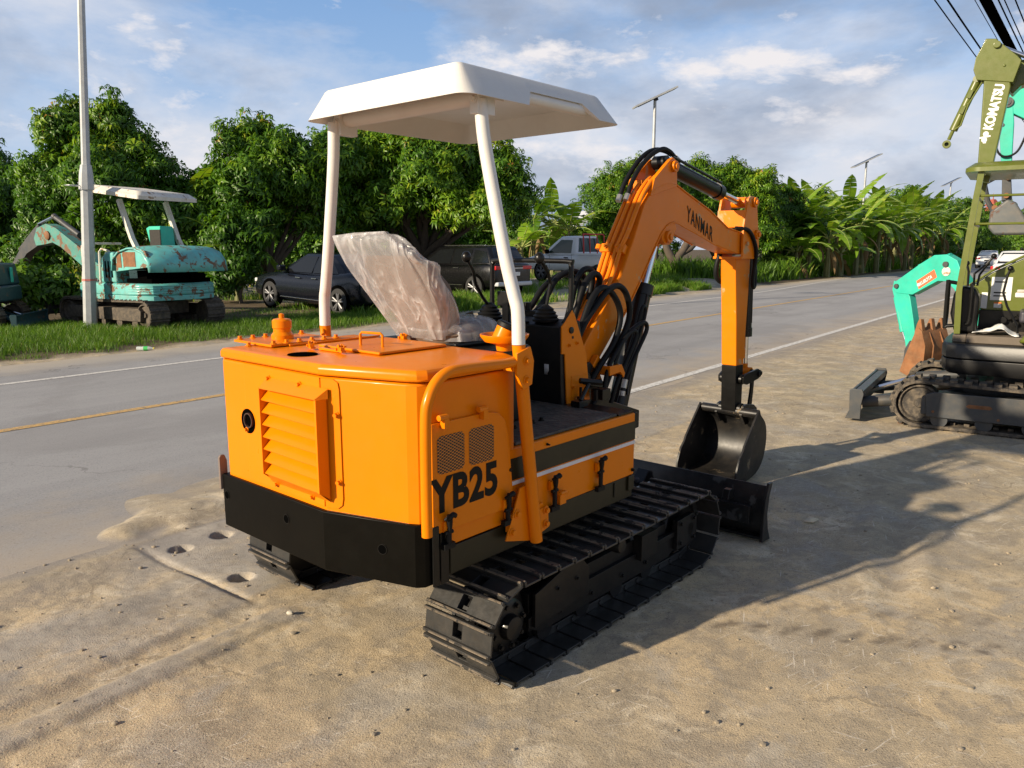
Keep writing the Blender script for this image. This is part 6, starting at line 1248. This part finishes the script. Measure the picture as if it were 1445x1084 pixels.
def tree(label, x, y, lobes, N, seed, name='mango_tree', mat=MANGO, L=.29, W=.066, droop=1.35, nl=9, tone0=.38, trunk=None, low=.9, group='mango trees on the verge', young=.10, zb=None, size=1., trunk_r=.13):
    rng = np.random.default_rng(seed); z0 = gz(x, y)-.05 if zb is None else zb
    root = thing(name, label, 'tree', (x, y, z0), 0, group)
    lo = np.array(lobes, float); sub = []
    for q in lo:                                    # break every lobe into uneven sub-lobes so the outline stays ragged
        m_ = rng.normal(0, 1, (9, 3)); m_ /= np.linalg.norm(m_, axis=1, keepdims=True); m_[:, 2] = np.where(m_[:, 2] < -.5, -m_[:, 2], m_[:, 2])
        for d_ in m_: sub.append([*(q[:3]+d_*q[3]*rng.uniform(.50, .85)), q[3]*rng.uniform(.28, .52)])
        sub.append([*q[:3], q[3]*.62])
    sub = np.array(sub); wgt = sub[:, 3]**2; k = rng.choice(len(sub), N, p=wgt/wgt.sum())
    d = rng.normal(0, 1, (N, 3)); d /= np.linalg.norm(d, axis=1, keepdims=True); d[:, 2] = np.where(d[:, 2] < -.45, -d[:, 2], d[:, 2])
    rad = sub[k, 3]*(1-.45*rng.random(N)**1.7)*(1+.16*rng.normal(0, 1, N)); P = sub[k, :3]+d*rad[:, None]
    ns_ = N//14; ks = rng.choice(len(sub), ns_, p=wgt/wgt.sum()); ds = rng.normal(0, 1, (ns_, 3)); ds[:, 2] = np.abs(ds[:, 2])*1.1; ds /= np.linalg.norm(ds, axis=1, keepdims=True)   # sprigs that stick out
    for j in range(3): P = np.concatenate([P, sub[ks, :3]+ds*(sub[ks, 3]*(.95+.0*j)+.16*j+.1*rng.random(ns_))[:, None]]); d = np.concatenate([d, ds])
    k = np.zeros(len(P), int); N = len(P)
    ok = P[:, 2] > low+.5*rng.random(N); P, d, k = P[ok], d[ok], k[ok]; n = len(P)
    top = np.clip((P[:, 2]-lo[:, 2].mean())/2.4, -1, 1)
    clump = fbm(P[:, 0]*.9+seed, P[:, 1]*.9+P[:, 2]*.7, seed, 3)-.5
    tone = tone0+.9*clump*.5+rng.normal(0, .08, n)+young*np.clip(top, 0, 1)*1.6*(rng.random(n) < .4); red = (rng.random(n) < .004+.035*np.clip(top-.3, 0, 1))
    tone = np.where(red, .98, np.clip(tone, 0, .9)); S = size*rng.uniform(.8, 1.35, n)
    temps = [whorl(rng, nl, L, W, droop) for _ in range(6)]
    scatter('crown', P, rotz_tilt(n, d, rng), S, tone, temps, mat, root, rng)
    b = MB(); th = max(.6, lo[:, 2].min()*.45) if trunk is None else trunk
    lean = Vector((lo[:, 0].mean()*.35, lo[:, 1].mean()*.35, th)); b.tube([(0, 0, -.15), (lean.x*.3, lean.y*.3, th*.5), tuple(lean)], [trunk_r*1.25, trunk_r, trunk_r*.85], 10)
    for q in lo:
        e = Vector(q[:3])+Vector((0, 0, q[3]*.25)); m = lean.lerp(e, .5)+Vector((0, 0, -.12*q[3])); b.tube([tuple(lean-Vector((0, 0, .1))), tuple(m), tuple(e)], [trunk_r*.7, trunk_r*.45, trunk_r*.12], 7, smooth=3)
        for _ in range(4):
            v_ = rng.normal(0, 1, 3); v_ /= np.linalg.norm(v_); v_[2] = abs(v_[2])*.6; e2 = e+Vector(v_*q[3]*.75); b.tube([tuple(m), tuple(m.lerp(e2, .6)+Vector((0, 0, .08))), tuple(e2)], [trunk_r*.32, trunk_r*.18, .008], 5)
    b.build('trunk', BARK, root, ang=70)
    return root
def pos(u, d): return (u-722.5)/1085*d, d
def zpx(v, d): return CAMH+(352-v)/1085*d
def lob(*a): return list(a)
x, y = pos(-30, 27); tree('broad dark mango tree at the left edge of the photograph', x, y, [(0, 0, 3.3, 1.7), (1.2, -.4, 2.4, 1.5), (-1.8, .2, 3., 1.9), (.6, .6, 4.0, 1.2), (.9, -.8, 1.5, 1.2)], 3000, 1, tone0=.30, zb=0, low=.4)
x, y = pos(160, 24.8); tree('tall mango tree with pale new growth directly behind the steel pole', x, y, [(-.9, 0, 4.75, 1.05), (.2, .2, 4.9, 1.15), (1.3, .2, 3.9, 1.2), (-1.6, .1, 3.2, 1.3), (.2, -.5, 3.0, 1.7), (2.3, .2, 2.6, 1.2), (-.7, .3, 5.5, .6), (-1.4, .2, 5.1, .6), (1.6, -.6, 1.9, 1.5), (3.0, .2, 2.2, 1.3), (-1.0, -.5, 1.7, 1.4)], 5200, 2, young=.24, low=.6, zb=0)
x, y = pos(375, 25.6); tree('rounded mango tree between the sedan and the rusty teal excavator', x, y, [(-.5, 0, 4.0, 1.3), (.7, .3, 4.2, 1.2), (-1.3, .4, 2.9, 1.1), (1.5, .3, 3.7, 1.3), (.2, -.4, 3.0, 1.5), (.0, .2, 4.8, .7), (-1.3, .3, 2.0, 1.2), (1.7, .6, 2.5, 1.3), (2.4, .5, 4.2, 1.1)], 4600, 3, young=.18, low=.9, zb=0, tone0=.42)
x, y = pos(598, 28.6); tree('large spreading mango tree drooping over the black SUV', x, y, [(-.2, -.6, 4.3, 1.8), (-1.9, -.4, 4.3, 1.6), (1.7, -.6, 4.1, 1.6), (2.6, -.9, 3.3, 1.3), (.4, -1.6, 3.4, 1.6), (-2.6, -.3, 3.5, 1.5), (1.9, -2.3, 2.6, 1.1), (-.9, -1.3, 3.2, 1.5), (2.8, -.2, 2.8, 1.1), (-1.9, .4, 2.3, 1.3), (.5, .9, 2.5, 1.4), (-.3, -.3, 5.2, 1.1)], 6800, 4, tone0=.50, low=1.35, trunk=1.4, trunk_r=.19)
x, y = pos(882, 41); tree('dense rounded tree right behind the pickup, left of the orange boom', x, y, [(0, 0, 4.0, 1.9), (-.9, 0, 3.2, 1.8), (1.2, .2, 4.5, 1.5), (1.6, 0, 3.0, 1.9), (.4, .2, 5.2, .9), (-1.2, .2, 2.0, 1.5), (1.4, -.3, 1.6, 1.4)], 5600, 5, tone0=.46, L=.20, W=.052, low=.6, group='roadside trees beyond the parked cars')
x, y = pos(1000, 43); tree('tall loose tree directly behind the orange boom and its cylinder', x, y, [(-1.3, 0, 4.8, 1.4), (.3, .3, 5.0, 1.4), (1.9, 0, 4.2, 1.4), (.6, -.3, 3.4, 1.8), (-1.0, -.5, 3.2, 1.6), (2.2, .3, 3.0, 1.6), (2.6, .2, 1.9, 1.3)], 5400, 6, tone0=.50, young=.14, low=1.3, trunk=1.2, trunk_r=.26, group='roadside trees beyond the parked cars')
x, y = pos(1092, 46); tree('dark low tree at the left end of the banana row', x, y, [(0, 0, 3.0, 1.5), (.9, 0, 2.2, 1.5), (-.9, .2, 2.4, 1.5), (.2, .2, 4.0, 1.1), (0, -.4, 1.2, 1.3)], 3200, 7, tone0=.26, low=.2, group='roadside trees beyond the parked cars')
x, y = pos(66, 16.6); tree('leafy bush growing in front of the lowered boom of the rusty teal excavator', x, y, [(0, 0, .75, .5), (.3, .1, .45, .4), (-.2, 0, .4, .4)], 330, 55, name='leafy_bush', mat=BUSH, L=.20, W=.08, low=.05, tone0=.40, group=None, trunk=.3, trunk_r=.03)
x, y = pos(342, 22.2); tree('leafy dark shrub at the nose of the black sedan', x, y, [(0, 0, .9, .55), (-.35, .1, .55, .5), (.1, .1, 1.5, .5), (-.2, .1, 2.0, .45)], 620, 57, name='leafy_bush', low=.1, tone0=.30, group=None, trunk=.5, trunk_r=.05)
x, y = pos(325, 24.0); tree('low dark shrub behind the banana clump by the sedan', x, y, [(0, 0, 1.3, 1.0), (-.7, .2, .9, .8), (.5, .3, 2.1, .9)], 1300, 56, name='leafy_bush', low=.1, tone0=.30, group=None, trunk=.5, trunk_r=.06, zb=0)
GB2 = 'shaded trees on the far side of the pond'
for i, (u, d, v, r, lab) in enumerate(((-60, 40, 285, 2.2, 'shaded tree across the pond at the far left edge'), (75, 42, 290, 2.4, 'shaded tree across the pond left of the steel pole'), (235, 41, 270, 2.4, 'shaded tree across the pond behind the teal canopy'), (330, 43, 278, 2.3, 'shaded tree across the pond behind the banana clump'), (455, 42, 268, 2.5, 'shaded tree across the pond behind the sedan roof'), (545, 45, 278, 2.3, 'shaded tree across the pond left of the leaning trunk'), (665, 46, 285, 2.2, 'shaded tree across the pond above the SUV'))):
    x, y = pos(u, d); H = zpx(v, d); tree(lab, x, y, [(0, 0, H-r*.9, r), (-r*.9, 0, H-1.4*r, r*.9), (r*.9, .2, H-1.3*r, r*.95), (0, -.3, 1.2, r*.8)], 2300, 60+i, name='pond_tree', mat=MANGO, L=.34, W=.09, nl=8, low=.55, tone0=.30, group=GB2, zb=0)
# gnarled bare trunks beside the pickup
x, y = pos(948, 37); gt = thing('gnarled_trunk', 'forked grey tree trunk on the verge seen under the orange boom', 'tree', (x, y, gz(x, y)-.1))
b = MB(); b.tube([(0, 0, 0), (.15, 0, .5), (.05, 0, .9), (.45, .1, 1.4), (.75, .1, 2.2), (.7, .2, 3.2)], [.30, .24, .22, .18, .14, .08], 10, smooth=3); b.tube([(.05, 0, .8), (-.35, 0, 1.5), (-.45, .1, 2.3), (-.2, .2, 3.2)], [.2, .17, .13, .07], 8, smooth=3); b.tube([(.3, .1, 1.2), (1.0, .1, 1.7), (1.2, .1, 2.6)], [.14, .11, .06], 8, smooth=3); b.tube([(-1.0, .3, 0), (-.85, .3, 1.0), (-.95, .3, 2.2), (-.7, .3, 3.2)], [.24, .18, .14, .08], 9, smooth=3); b.build('trunk', BARK, gt, ang=70)
# far trees down the road and across the pond
G2 = 'distant trees along the road'
for i, (u, d, v, r, lab) in enumerate(((1150, 62, 270, 2.2, 'distant rounded tree rising behind the left banana plants'), (1232, 74, 268, 2.6, 'distant tree behind the middle solar lamp'), (1272, 84, 272, 2.8, 'distant dark tree right of the middle solar lamp'), (1312, 92, 276, 3.0, 'distant tree at the right end of the banana row'), (1342, 100, 279, 3.0, 'far dark tree just left of the green canopy post'), (1392, 135, 290, 3.6, 'far pale tree seen through the green canopy frame'), (1428, 120, 292, 3.4, 'far pale tree behind the raised grey bucket'), (1478, 110, 285, 3.6, 'far tree beyond the right edge behind the silver car'), (1540, 100, 280, 3.6, 'far tree farthest right beyond the silver car'))):
    x, y = pos(u, d); H = zpx(v, d); tree(lab, x, y, [(0, 0, H-r, r), (-r*.9, 0, H-1.5*r, r*.9), (r*.9, .2, H-1.45*r, r*.95), (0, -.4, max(H-2.3*r, 1.2), r*1.1), (r*1.1, .2, max(H-2.4*r, 1.), r)], 1700, 20+i, name='roadside_tree', mat=BUSH, L=.42, W=.12, nl=8, low=.1, tone0=.34 if i < 5 else .55, group=G2)
for i, (u, d, v, r, lab) in enumerate(((20, 58, 330, 2.4, 'far bank bush left of the steel pole across the pond'), (215, 60, 326, 2.6, 'far bank bush behind the rusty teal excavator'), (330, 56, 322, 2.4, 'far bank bush left of the sedan across the pond'), (430, 62, 318, 2.8, 'far bank bush above the sedan bonnet'), (560, 60, 316, 2.8, 'far bank bush left of the SUV roof'), (680, 56, 318, 2.4, 'far bank bush behind the SUV'), (110, 64, 322, 2.6, 'far bank bush behind the old teal boom'), (795, 64, 322, 2.0, 'leafy bush in front of the white house'))):
    x, y = pos(u, d); H = zpx(v, d); tree(lab, x, y, [(0, 0, H-r, r), (-r*1.2, 0, H-1.2*r, r*.9), (r*1.2, .2, H-1.2*r, r*.95)], 900, 40+i, name='pond_bush', mat=BUSH, L=.45, W=.13, nl=8, low=.0, tone0=.62, group='bushes on the far bank of the pond')
# ---------------- banana plants
def banana(seed, h=2.6, nleaf=12, LL=2.1, dead=4):
    rng = np.random.default_rng(seed); root = bpy.data.objects.new('banana_plant', None); COL.objects.link(root)
    b = MB(); b.tube([(0, 0, -.1), (.02, 0, h*.5), (.05, .03, h)], [.14, .11, .06], 9)
    for k in range(3):
        a = rng.uniform(0, 6.28); b.tube([(.13*math.cos(a), .13*math.sin(a), 0), (.12*math.cos(a), .12*math.sin(a), h*rng.uniform(.4, .8))], [.05, .02], 6)
    b.build('stem', STEM, root, ang=70)
    def blade_(phi, e0, e1, L, W, tn, deadl=False):
        n = 16; pts = []; p = np.array([.05, .03, h*.96]); CO = []; F = []; dirs = []
        for i in range(n+1):
            t = i/n; e = e0+(e1-e0)*t**1.3; d = np.array([math.cos(phi)*math.cos(e), math.sin(phi)*math.cos(e), math.sin(e)]); p = p+d*L*1.25/n; pts.append(p.copy()); dirs.append(d)
        s_ = np.array([-math.sin(phi), math.cos(phi), 0]); sag = rng.uniform(.1, .55); i0 = 3
        for i in range(i0, n):
            wd = W*math.sin(math.pi*min(1, ((i-i0+.6)/(n-i0+.6)))**.75)**.75; wd2 = W*math.sin(math.pi*min(1, ((i-i0+1.6)/(n-i0+.6)))**.75)**.75 if i < n-1 else .02
            for sg in (-1, 1):
                tear = rng.random() < .35; nrm = np.cross(dirs[i], s_); nrm = nrm*(1 if nrm[2] > 0 else -1); g = .14 if tear else 0; dr = rng.uniform(-.12, .12)+(.25 if deadl else 0)
                k = len(CO); a, c = pts[i], pts[i+1]; c2 = a+(c-a)*(1-g)
                CO += [a, c, c2+sg*s_*wd2/2*.9+nrm*(.10-sag*.55-dr)*wd2/2*1.0, a+sg*s_*wd/2*.9+nrm*(.10-sag*.55-dr)*wd/2]; F.append((k, k+1, k+2, k+3))
        st = MB(); st.tube([tuple(q) for q in pts[:n]], [.028, .02, .014, .008], 5)
        return np.array(CO), np.array(F), tn, st
    CO = []; FF = []; T = []; base = 0; mid = MB()
    for k in range(nleaf):
        phi = 2.4*k+rng.uniform(-.4, .4); yng = k/nleaf; e0 = .42+.78*yng**1.3; e1 = e0-rng.uniform(1.2, 2.2)*(1.1-.6*yng)
        c, f, tn, st = blade_(phi, e0, e1, LL*rng.uniform(.8, 1.1), .82*rng.uniform(.8, 1.1), rng.uniform(.3, .75)+.2*yng); CO.append(c); FF.append(f+base); T.append(np.full(len(c), tn)+np.repeat(rng.normal(0, .07, len(c)//4), 4)); base += len(c); mid.raw(st.v, st.f)
    me = bpy.data.meshes.new('foliage'); fill(me, np.concatenate(CO), np.concatenate(FF), False); vattr(me, 'tone', np.clip(np.concatenate(T), 0, 1)); me.materials.append(BANANA); link('foliage', me, root); mid.build('midrib', solid('leaf_midrib', (.24, .28, .07), .5), root, ang=80)
    if dead:
        CO = []; FF = []; T = []; base = 0
        for k in range(dead):
            c, f, tn, st = blade_(rng.uniform(0, 6.28), -.2, -1.75, LL*rng.uniform(.6, .9), .26, rng.uniform(.2, .9), True); c[:, 2] -= rng.uniform(.1, .5)*1; CO.append(c); FF.append(f+base); T.append(np.full(len(c), tn)); base += len(c)
        me = bpy.data.meshes.new('dry_leaves'); fill(me, np.concatenate(CO), np.concatenate(FF), False); vattr(me, 'tone', np.clip(np.concatenate(T), 0, 1)); me.materials.append(DEADB); link('dry_leaves', me, root)
    return root
protos = [banana(101, 2.6), banana(102, 3.0, 13, 2.4, 5), banana(103, 2.1, 11, 2.0, 3), banana(104, 1.1, 8, 1.5, 2)]
used = [False]*4; GB = 'banana plants along the road'
spots = [(1122, 47, 1, 1.0, 'tall banana plant with upright leaves at the left of the roadside row', .3), (1078, 50, 1, 1.0, 'banana plant whose leaves show just right of the orange arm top', 2.1), (1150, 51, 0, 1.2, 'banana plant second from the left in the roadside row', 1.2), (1172, 49, 2, 1.15, 'arching banana plant third from the left in the roadside row', 4.0), (1195, 54, 1, 1.1, 'banana plant below the middle solar lamp', 5.1), (1180, 46, 3, 1.2, 'low banana plant in front of the middle of the row', .7), (1222, 57, 0, 1.2, 'drooping banana plant right of the middle solar lamp', 2.9), (1240, 60, 1, 1.1, 'banana plant with dry hanging leaves near the right of the row', .1), (1262, 66, 0, 1.25, 'banana plant second from the right in the roadside row', 3.6), (1292, 72, 1, 1.2, 'banana plant at the right end of the roadside row', 1.7), (1322, 80, 0, 1.25, 'far banana plant right above the teal excavator boom', 4.4),
    (1102, 45.5, 2, 1.15, 'banana plant in front of the dark tree at the left end of the row', 3.3), (1136, 45, 0, .95, 'short banana plant with dry leaves at the foot of the row, left part', 5.0), (1210, 52, 2, 1.25, 'banana plant with low spreading leaves below and right of the middle lamp', 1.1), (1248, 55, 2, 1.2, 'low spreading banana plant near the right of the row', 2.0), (1278, 63, 1, 1.15, 'banana plant left of the one at the right end of the row', .4), (1305, 70, 2, 1.3, 'low banana plant at the right end beside the far verge', 5.5),
    (1110, 52, 1, 1.08, 'banana plant behind the leftmost front plant, beside the tall upright one', 2.6), (1143, 55, 1, 1.1, 'rear banana plant rising between the two left clumps of the row', .2), (1162, 44.5, 2, 1.0, 'drooping banana plant at the front edge of the row, left of its middle', 3.9), (1186, 57, 1, 1.25, 'rear banana plant just left of the middle lamp post', 2.8), (1202, 49, 0, 1.1, 'front banana plant directly below the middle lamp head', 4.7), (1230, 53, 2, 1.3, 'front banana plant one step right of the middle lamp', 5.9), (1255, 70, 1, 1.3, 'rear banana plant between the middle lamp and the right end', 1.5), (1270, 58, 0, 1.1, 'front banana plant at the grassy edge near the right end', 3.0), (1300, 80, 1, 1.3, 'rear banana plant behind the right end of the row', .8), (1120, 44, 3, 1.3, 'knee-high banana sapling at the front of the row', 2.4),
    (752, 40, 0, 1.05, 'banana plant left of the pickup cab, right of the white canopy post', 2.2), (778, 42, 1, .95, 'tall banana plant above the pickup bonnet', .9), (800, 40, 2, 1.1, 'banana plant with one broad bright leaf above the pickup cab', 5.6), (737, 38, 3, 1.3, 'low banana plant behind the SUV roof', 3.3),
    (338, 23.3, 2, .70, 'small banana clump at the nose of the black sedan', 1.0), (268, 25.5, 1, .82, 'banana plant with one leaf rising above the mango crown', 2.5), (1098, 43.5, 3, .8, 'young banana sapling at the road edge below the dark tree', 1.9), (395, 26.5, 3, 1.0, 'bright young banana plant behind the sedan bonnet', 4.6)]
for u, d, k, sc, lab, rz in spots:
    o = protos[k] if not used[k] else copy_tree(protos[k]); used[k] = True; x, y = pos(u, d)
    o.location = (x, y, gz(x, y)-.05); o.rotation_euler = (0, 0, rz); sc *= 1.07 if (u > 1060 and 'sapling' not in lab) else 1; o.scale = (sc, sc, sc*(1.36 if 'rising above' in lab else 1)); tag(o, lab, 'banana plant', GB)
# ---------------- grass
def blades(name, label, regions, n, hmin, hmax, seed, fn, wd=.012, tone0=.5):
    rng = np.random.default_rng(seed); CO = []; tot = 0; A = []; HH = []
    while tot < n:
        r = regions[rng.choice(len(regions), p=np.array([q[4] for q in regions])/sum(q[4] for q in regions))]; k = 4000
        s_ = rng.uniform(r[0], r[1], k); n_ = rng.uniform(r[2], r[3], k); m = fbm(s_*.9, n_*.9, 55, 4); den = fn(s_, n_, m); ok = rng.random(k) < den
        A.append(np.stack([s_[ok], n_[ok], den[ok]], 1)); tot += ok.sum()
    A = np.concatenate(A)[:n]; s_, n_, den = A.T; z = terrain(s_, n_)-.01; x = s_*RS[0]+n_*RN[0]; y = s_*RS[1]+n_*RN[1]
    h = rng.uniform(hmin, hmax, n)*(.45+.65*den)*(.55+.9*fbm(s_*2.3, n_*2.3, 8, 3)); a = rng.uniform(0, 6.28, n); b_ = rng.uniform(0, 6.28, n); ln = h*rng.uniform(.15, .75, n); w2 = wd*rng.uniform(.6, 1.3, n)*np.clip(h/.2, .7, 2)
    P = np.stack([x, y, z], 1); S = np.stack([np.cos(a), np.sin(a), 0*a], 1)*w2[:, None]/2; D = np.stack([np.cos(b_)*ln, np.sin(b_)*ln, h], 1); Mm = P+D*np.array([.35, .35, .6])
    V = np.stack([P-S, P+S, Mm+S*.7, Mm-S*.7, P+D], 1).reshape(-1, 3); i5 = np.arange(n)*5
    F = np.concatenate([np.stack([i5, i5+1, i5+2], 1), np.stack([i5, i5+2, i5+3], 1), np.stack([i5+3, i5+2, i5+4], 1)])
    me = bpy.data.meshes.new(name); fill(me, V, F, False); tn = np.clip(tone0+.5*(fbm(s_*.6, n_*.6, 66, 3)-.5)+rng.normal(0, .10, n)+np.where(rng.random(n) < .05, .5, 0), 0, 1); vattr(me, 'tone', np.repeat(tn, 5)); me.materials.append(GRASS); o = link(name, me); tag(o, label, 'grass', kind='stuff')
blades('verge_grass', 'green grass on the near verge across the road', [(-3, 13.4, -17.5, -12.3, 1.)], 80000, .06, .16, 1, lambda s, n, m: sstep(.30, .52, m+.20*sstep(-12.6, -13.4, n)-.06*sstep(10.5, 13, s))*(.25+.75*sstep(-12.35, -12.9, n))*(1-.85*sstep(-14.2, -15.2, n)*sstep(6.6, 7.6, s))+.06, tone0=.36)
blades('patch_grass', 'short grass patches around the parked cars and on the roadside island', [(13, 19.5, -16.5, -13.2, .9), (23.6, 29.2, -14.0, -12.5, .55), (12, 34, -21.5, -13, .8)], 34000, .10, .30, 2, lambda s, n, m: sstep(.47, .60, m+.14*np.exp(-((s-26.4)/2.1)**2-((n+13.2)/.6)**2)*1.6+.12*np.exp(-((s-16.6)/2.6)**2-((n+14.6)/1.0)**2)), .016)
blades('roadside_weeds', 'tall rank weeds and grass beneath the banana row', [(33, 62, -19, -13.2, 1.), (60, 130, -20, -13.4, 1.)], 42000, .35, 1.0, 3, lambda s, n, m: sstep(.35, .55, m+.15*sstep(-13.6, -14.8, n))*.9+.08, .05, .36)
blades('far_bank_grass', 'sunlit grass on the far bank of the pond', [(-20, 45, -60, -32.8, 1.)], 26000, .4, .9, 4, lambda s, n, m: .4+0*s, .09, .82)
# ---------------- far buildings and a rider
x, y = pos(838, 95); z0 = gz(x, y)-.7; hs = thing('white_house', 'white house roof peeking between the banana plants and the dense tree', 'house', (x, y, z0), R(20))
b = MB(); b.b2((-5, -4, 0), (5, 4, 4.4)); b.build('wall', M['oldwhite'], hs); b = MB(); b.prism([(-5.6, 4.4), (0, 7.0), (5.6, 4.4), (5.6, 4.2), (0, 6.8), (-5.6, 4.2)], 1, -4.6, 4.6); b.build('roof', paint('pale_metal_roof', (.62, .62, .63), .5), hs)
for sx in (-2.5, 2.5): b = MB(); b.b2((sx-.7, -4.03, 1.2), (sx+.7, -3.99, 2.8)); b.build('window', M['bglass'], hs)
x, y = pos(1384, 320); tm = thing('temple', 'tiny red tiled temple spire far away above the trees', 'temple', (x, y, 0), .4)
b = MB(); b.b2((-4, -4, 0), (4, 4, 14)); b.build('wall', M['oldwhite'], tm); b = MB()
for z, r_ in ((14, 5.4), (16.5, 3.8), (19, 2.2)): b.rings([[(r_*c, r_*s_, z) for c, s_ in ((1, 1), (-1, 1), (-1, -1), (1, -1))], [(r_*.3*c, r_*.3*s_, z+2.6) for c, s_ in ((1, 1), (-1, 1), (-1, -1), (1, -1))]])
b.cyl((0, 0, 21), (0, 0, 24), .25, 8, .05); b.build('roof', solid('red_roof_tile', (.30, .07, .045), .7), tm)
bx_, by_ = pos(1431, 78); mb_ = thing('motorbike', 'small dark motorbike carrying a rider far down the road', 'motorbike', (bx_, by_, .0), AZ(37.7+180))
for sx in (-.6, .6):
    b = MB(); b.lathe([(.22, -.04), (.28, -.03), (.29, 0), (.28, .03), (.22, .04)], (sx, 0, .29), (0, 1, 0), 18); b.build('wheel', TYRE, mb_)
b = MB(); b.tube([(-.6, 0, .29), (-.3, 0, .6), (.2, 0, .62), (.45, 0, .85), (.6, 0, .29)], .06, 8); b.b2((-.55, -.11, .66), (.1, .11, .78)); b.prism([(.35, .55), (.5, .95), (.42, 1.0), (.28, .6)], 1, -.16, .16); b.tube([(.42, -.32, 1.02), (.44, 0, .98), (.42, .32, 1.02)], .018, 6); b.ball((.52, 0, .86), .08, 8); b.build('frame', M['navy'], mb_)
pr = thing('person', 'person in a pink shirt riding a motorbike far down the road', 'person', (bx_, by_, .0), AZ(37.7+180))
J = [(-.18, 0, .82), (-.12, 0, 1.1), (-.06, 0, 1.34), (-.04, 0, 1.44), (-.02, 0, 1.56), (-.06, .19, 1.32), (.12, .24, 1.12), (.38, .28, 1.04), (-.06, -.19, 1.32), (.12, -.24, 1.12), (.38, -.28, 1.04), (-.16, .1, .80), (.2, .16, .74), (.12, .15, .32), (-.16, -.1, .80), (.2, -.16, .74), (.12, -.15, .32)]
E_ = [(0, 1), (1, 2), (2, 3), (3, 4), (2, 5), (5, 6), (6, 7), (2, 8), (8, 9), (9, 10), (0, 11), (11, 12), (12, 13), (0, 14), (14, 15), (15, 16)]
me = bpy.data.meshes.new('body'); me.from_pydata(J, E_, []); me.materials.append(solid('pink_shirt', (.55, .25, .30), .8)); po2 = link('body', me, pr); po2.modifiers.new('skin', 'SKIN'); rr2 = [.14, .15, .15, .06, .07, .07, .05, .04, .07, .05, .04, .1, .075, .055, .1, .075, .055]
for v, q in zip(me.skin_vertices[0].data, rr2): v.radius = (q, q)
me.skin_vertices[0].data[0].use_root = True; po2.modifiers.new('sub', 'SUBSURF').levels = 1
b = MB(); b.ball((-.01, 0, 1.62), .135, 12, (1.05, .95, 1.1)); b.build('helmet', M['black'], pr)
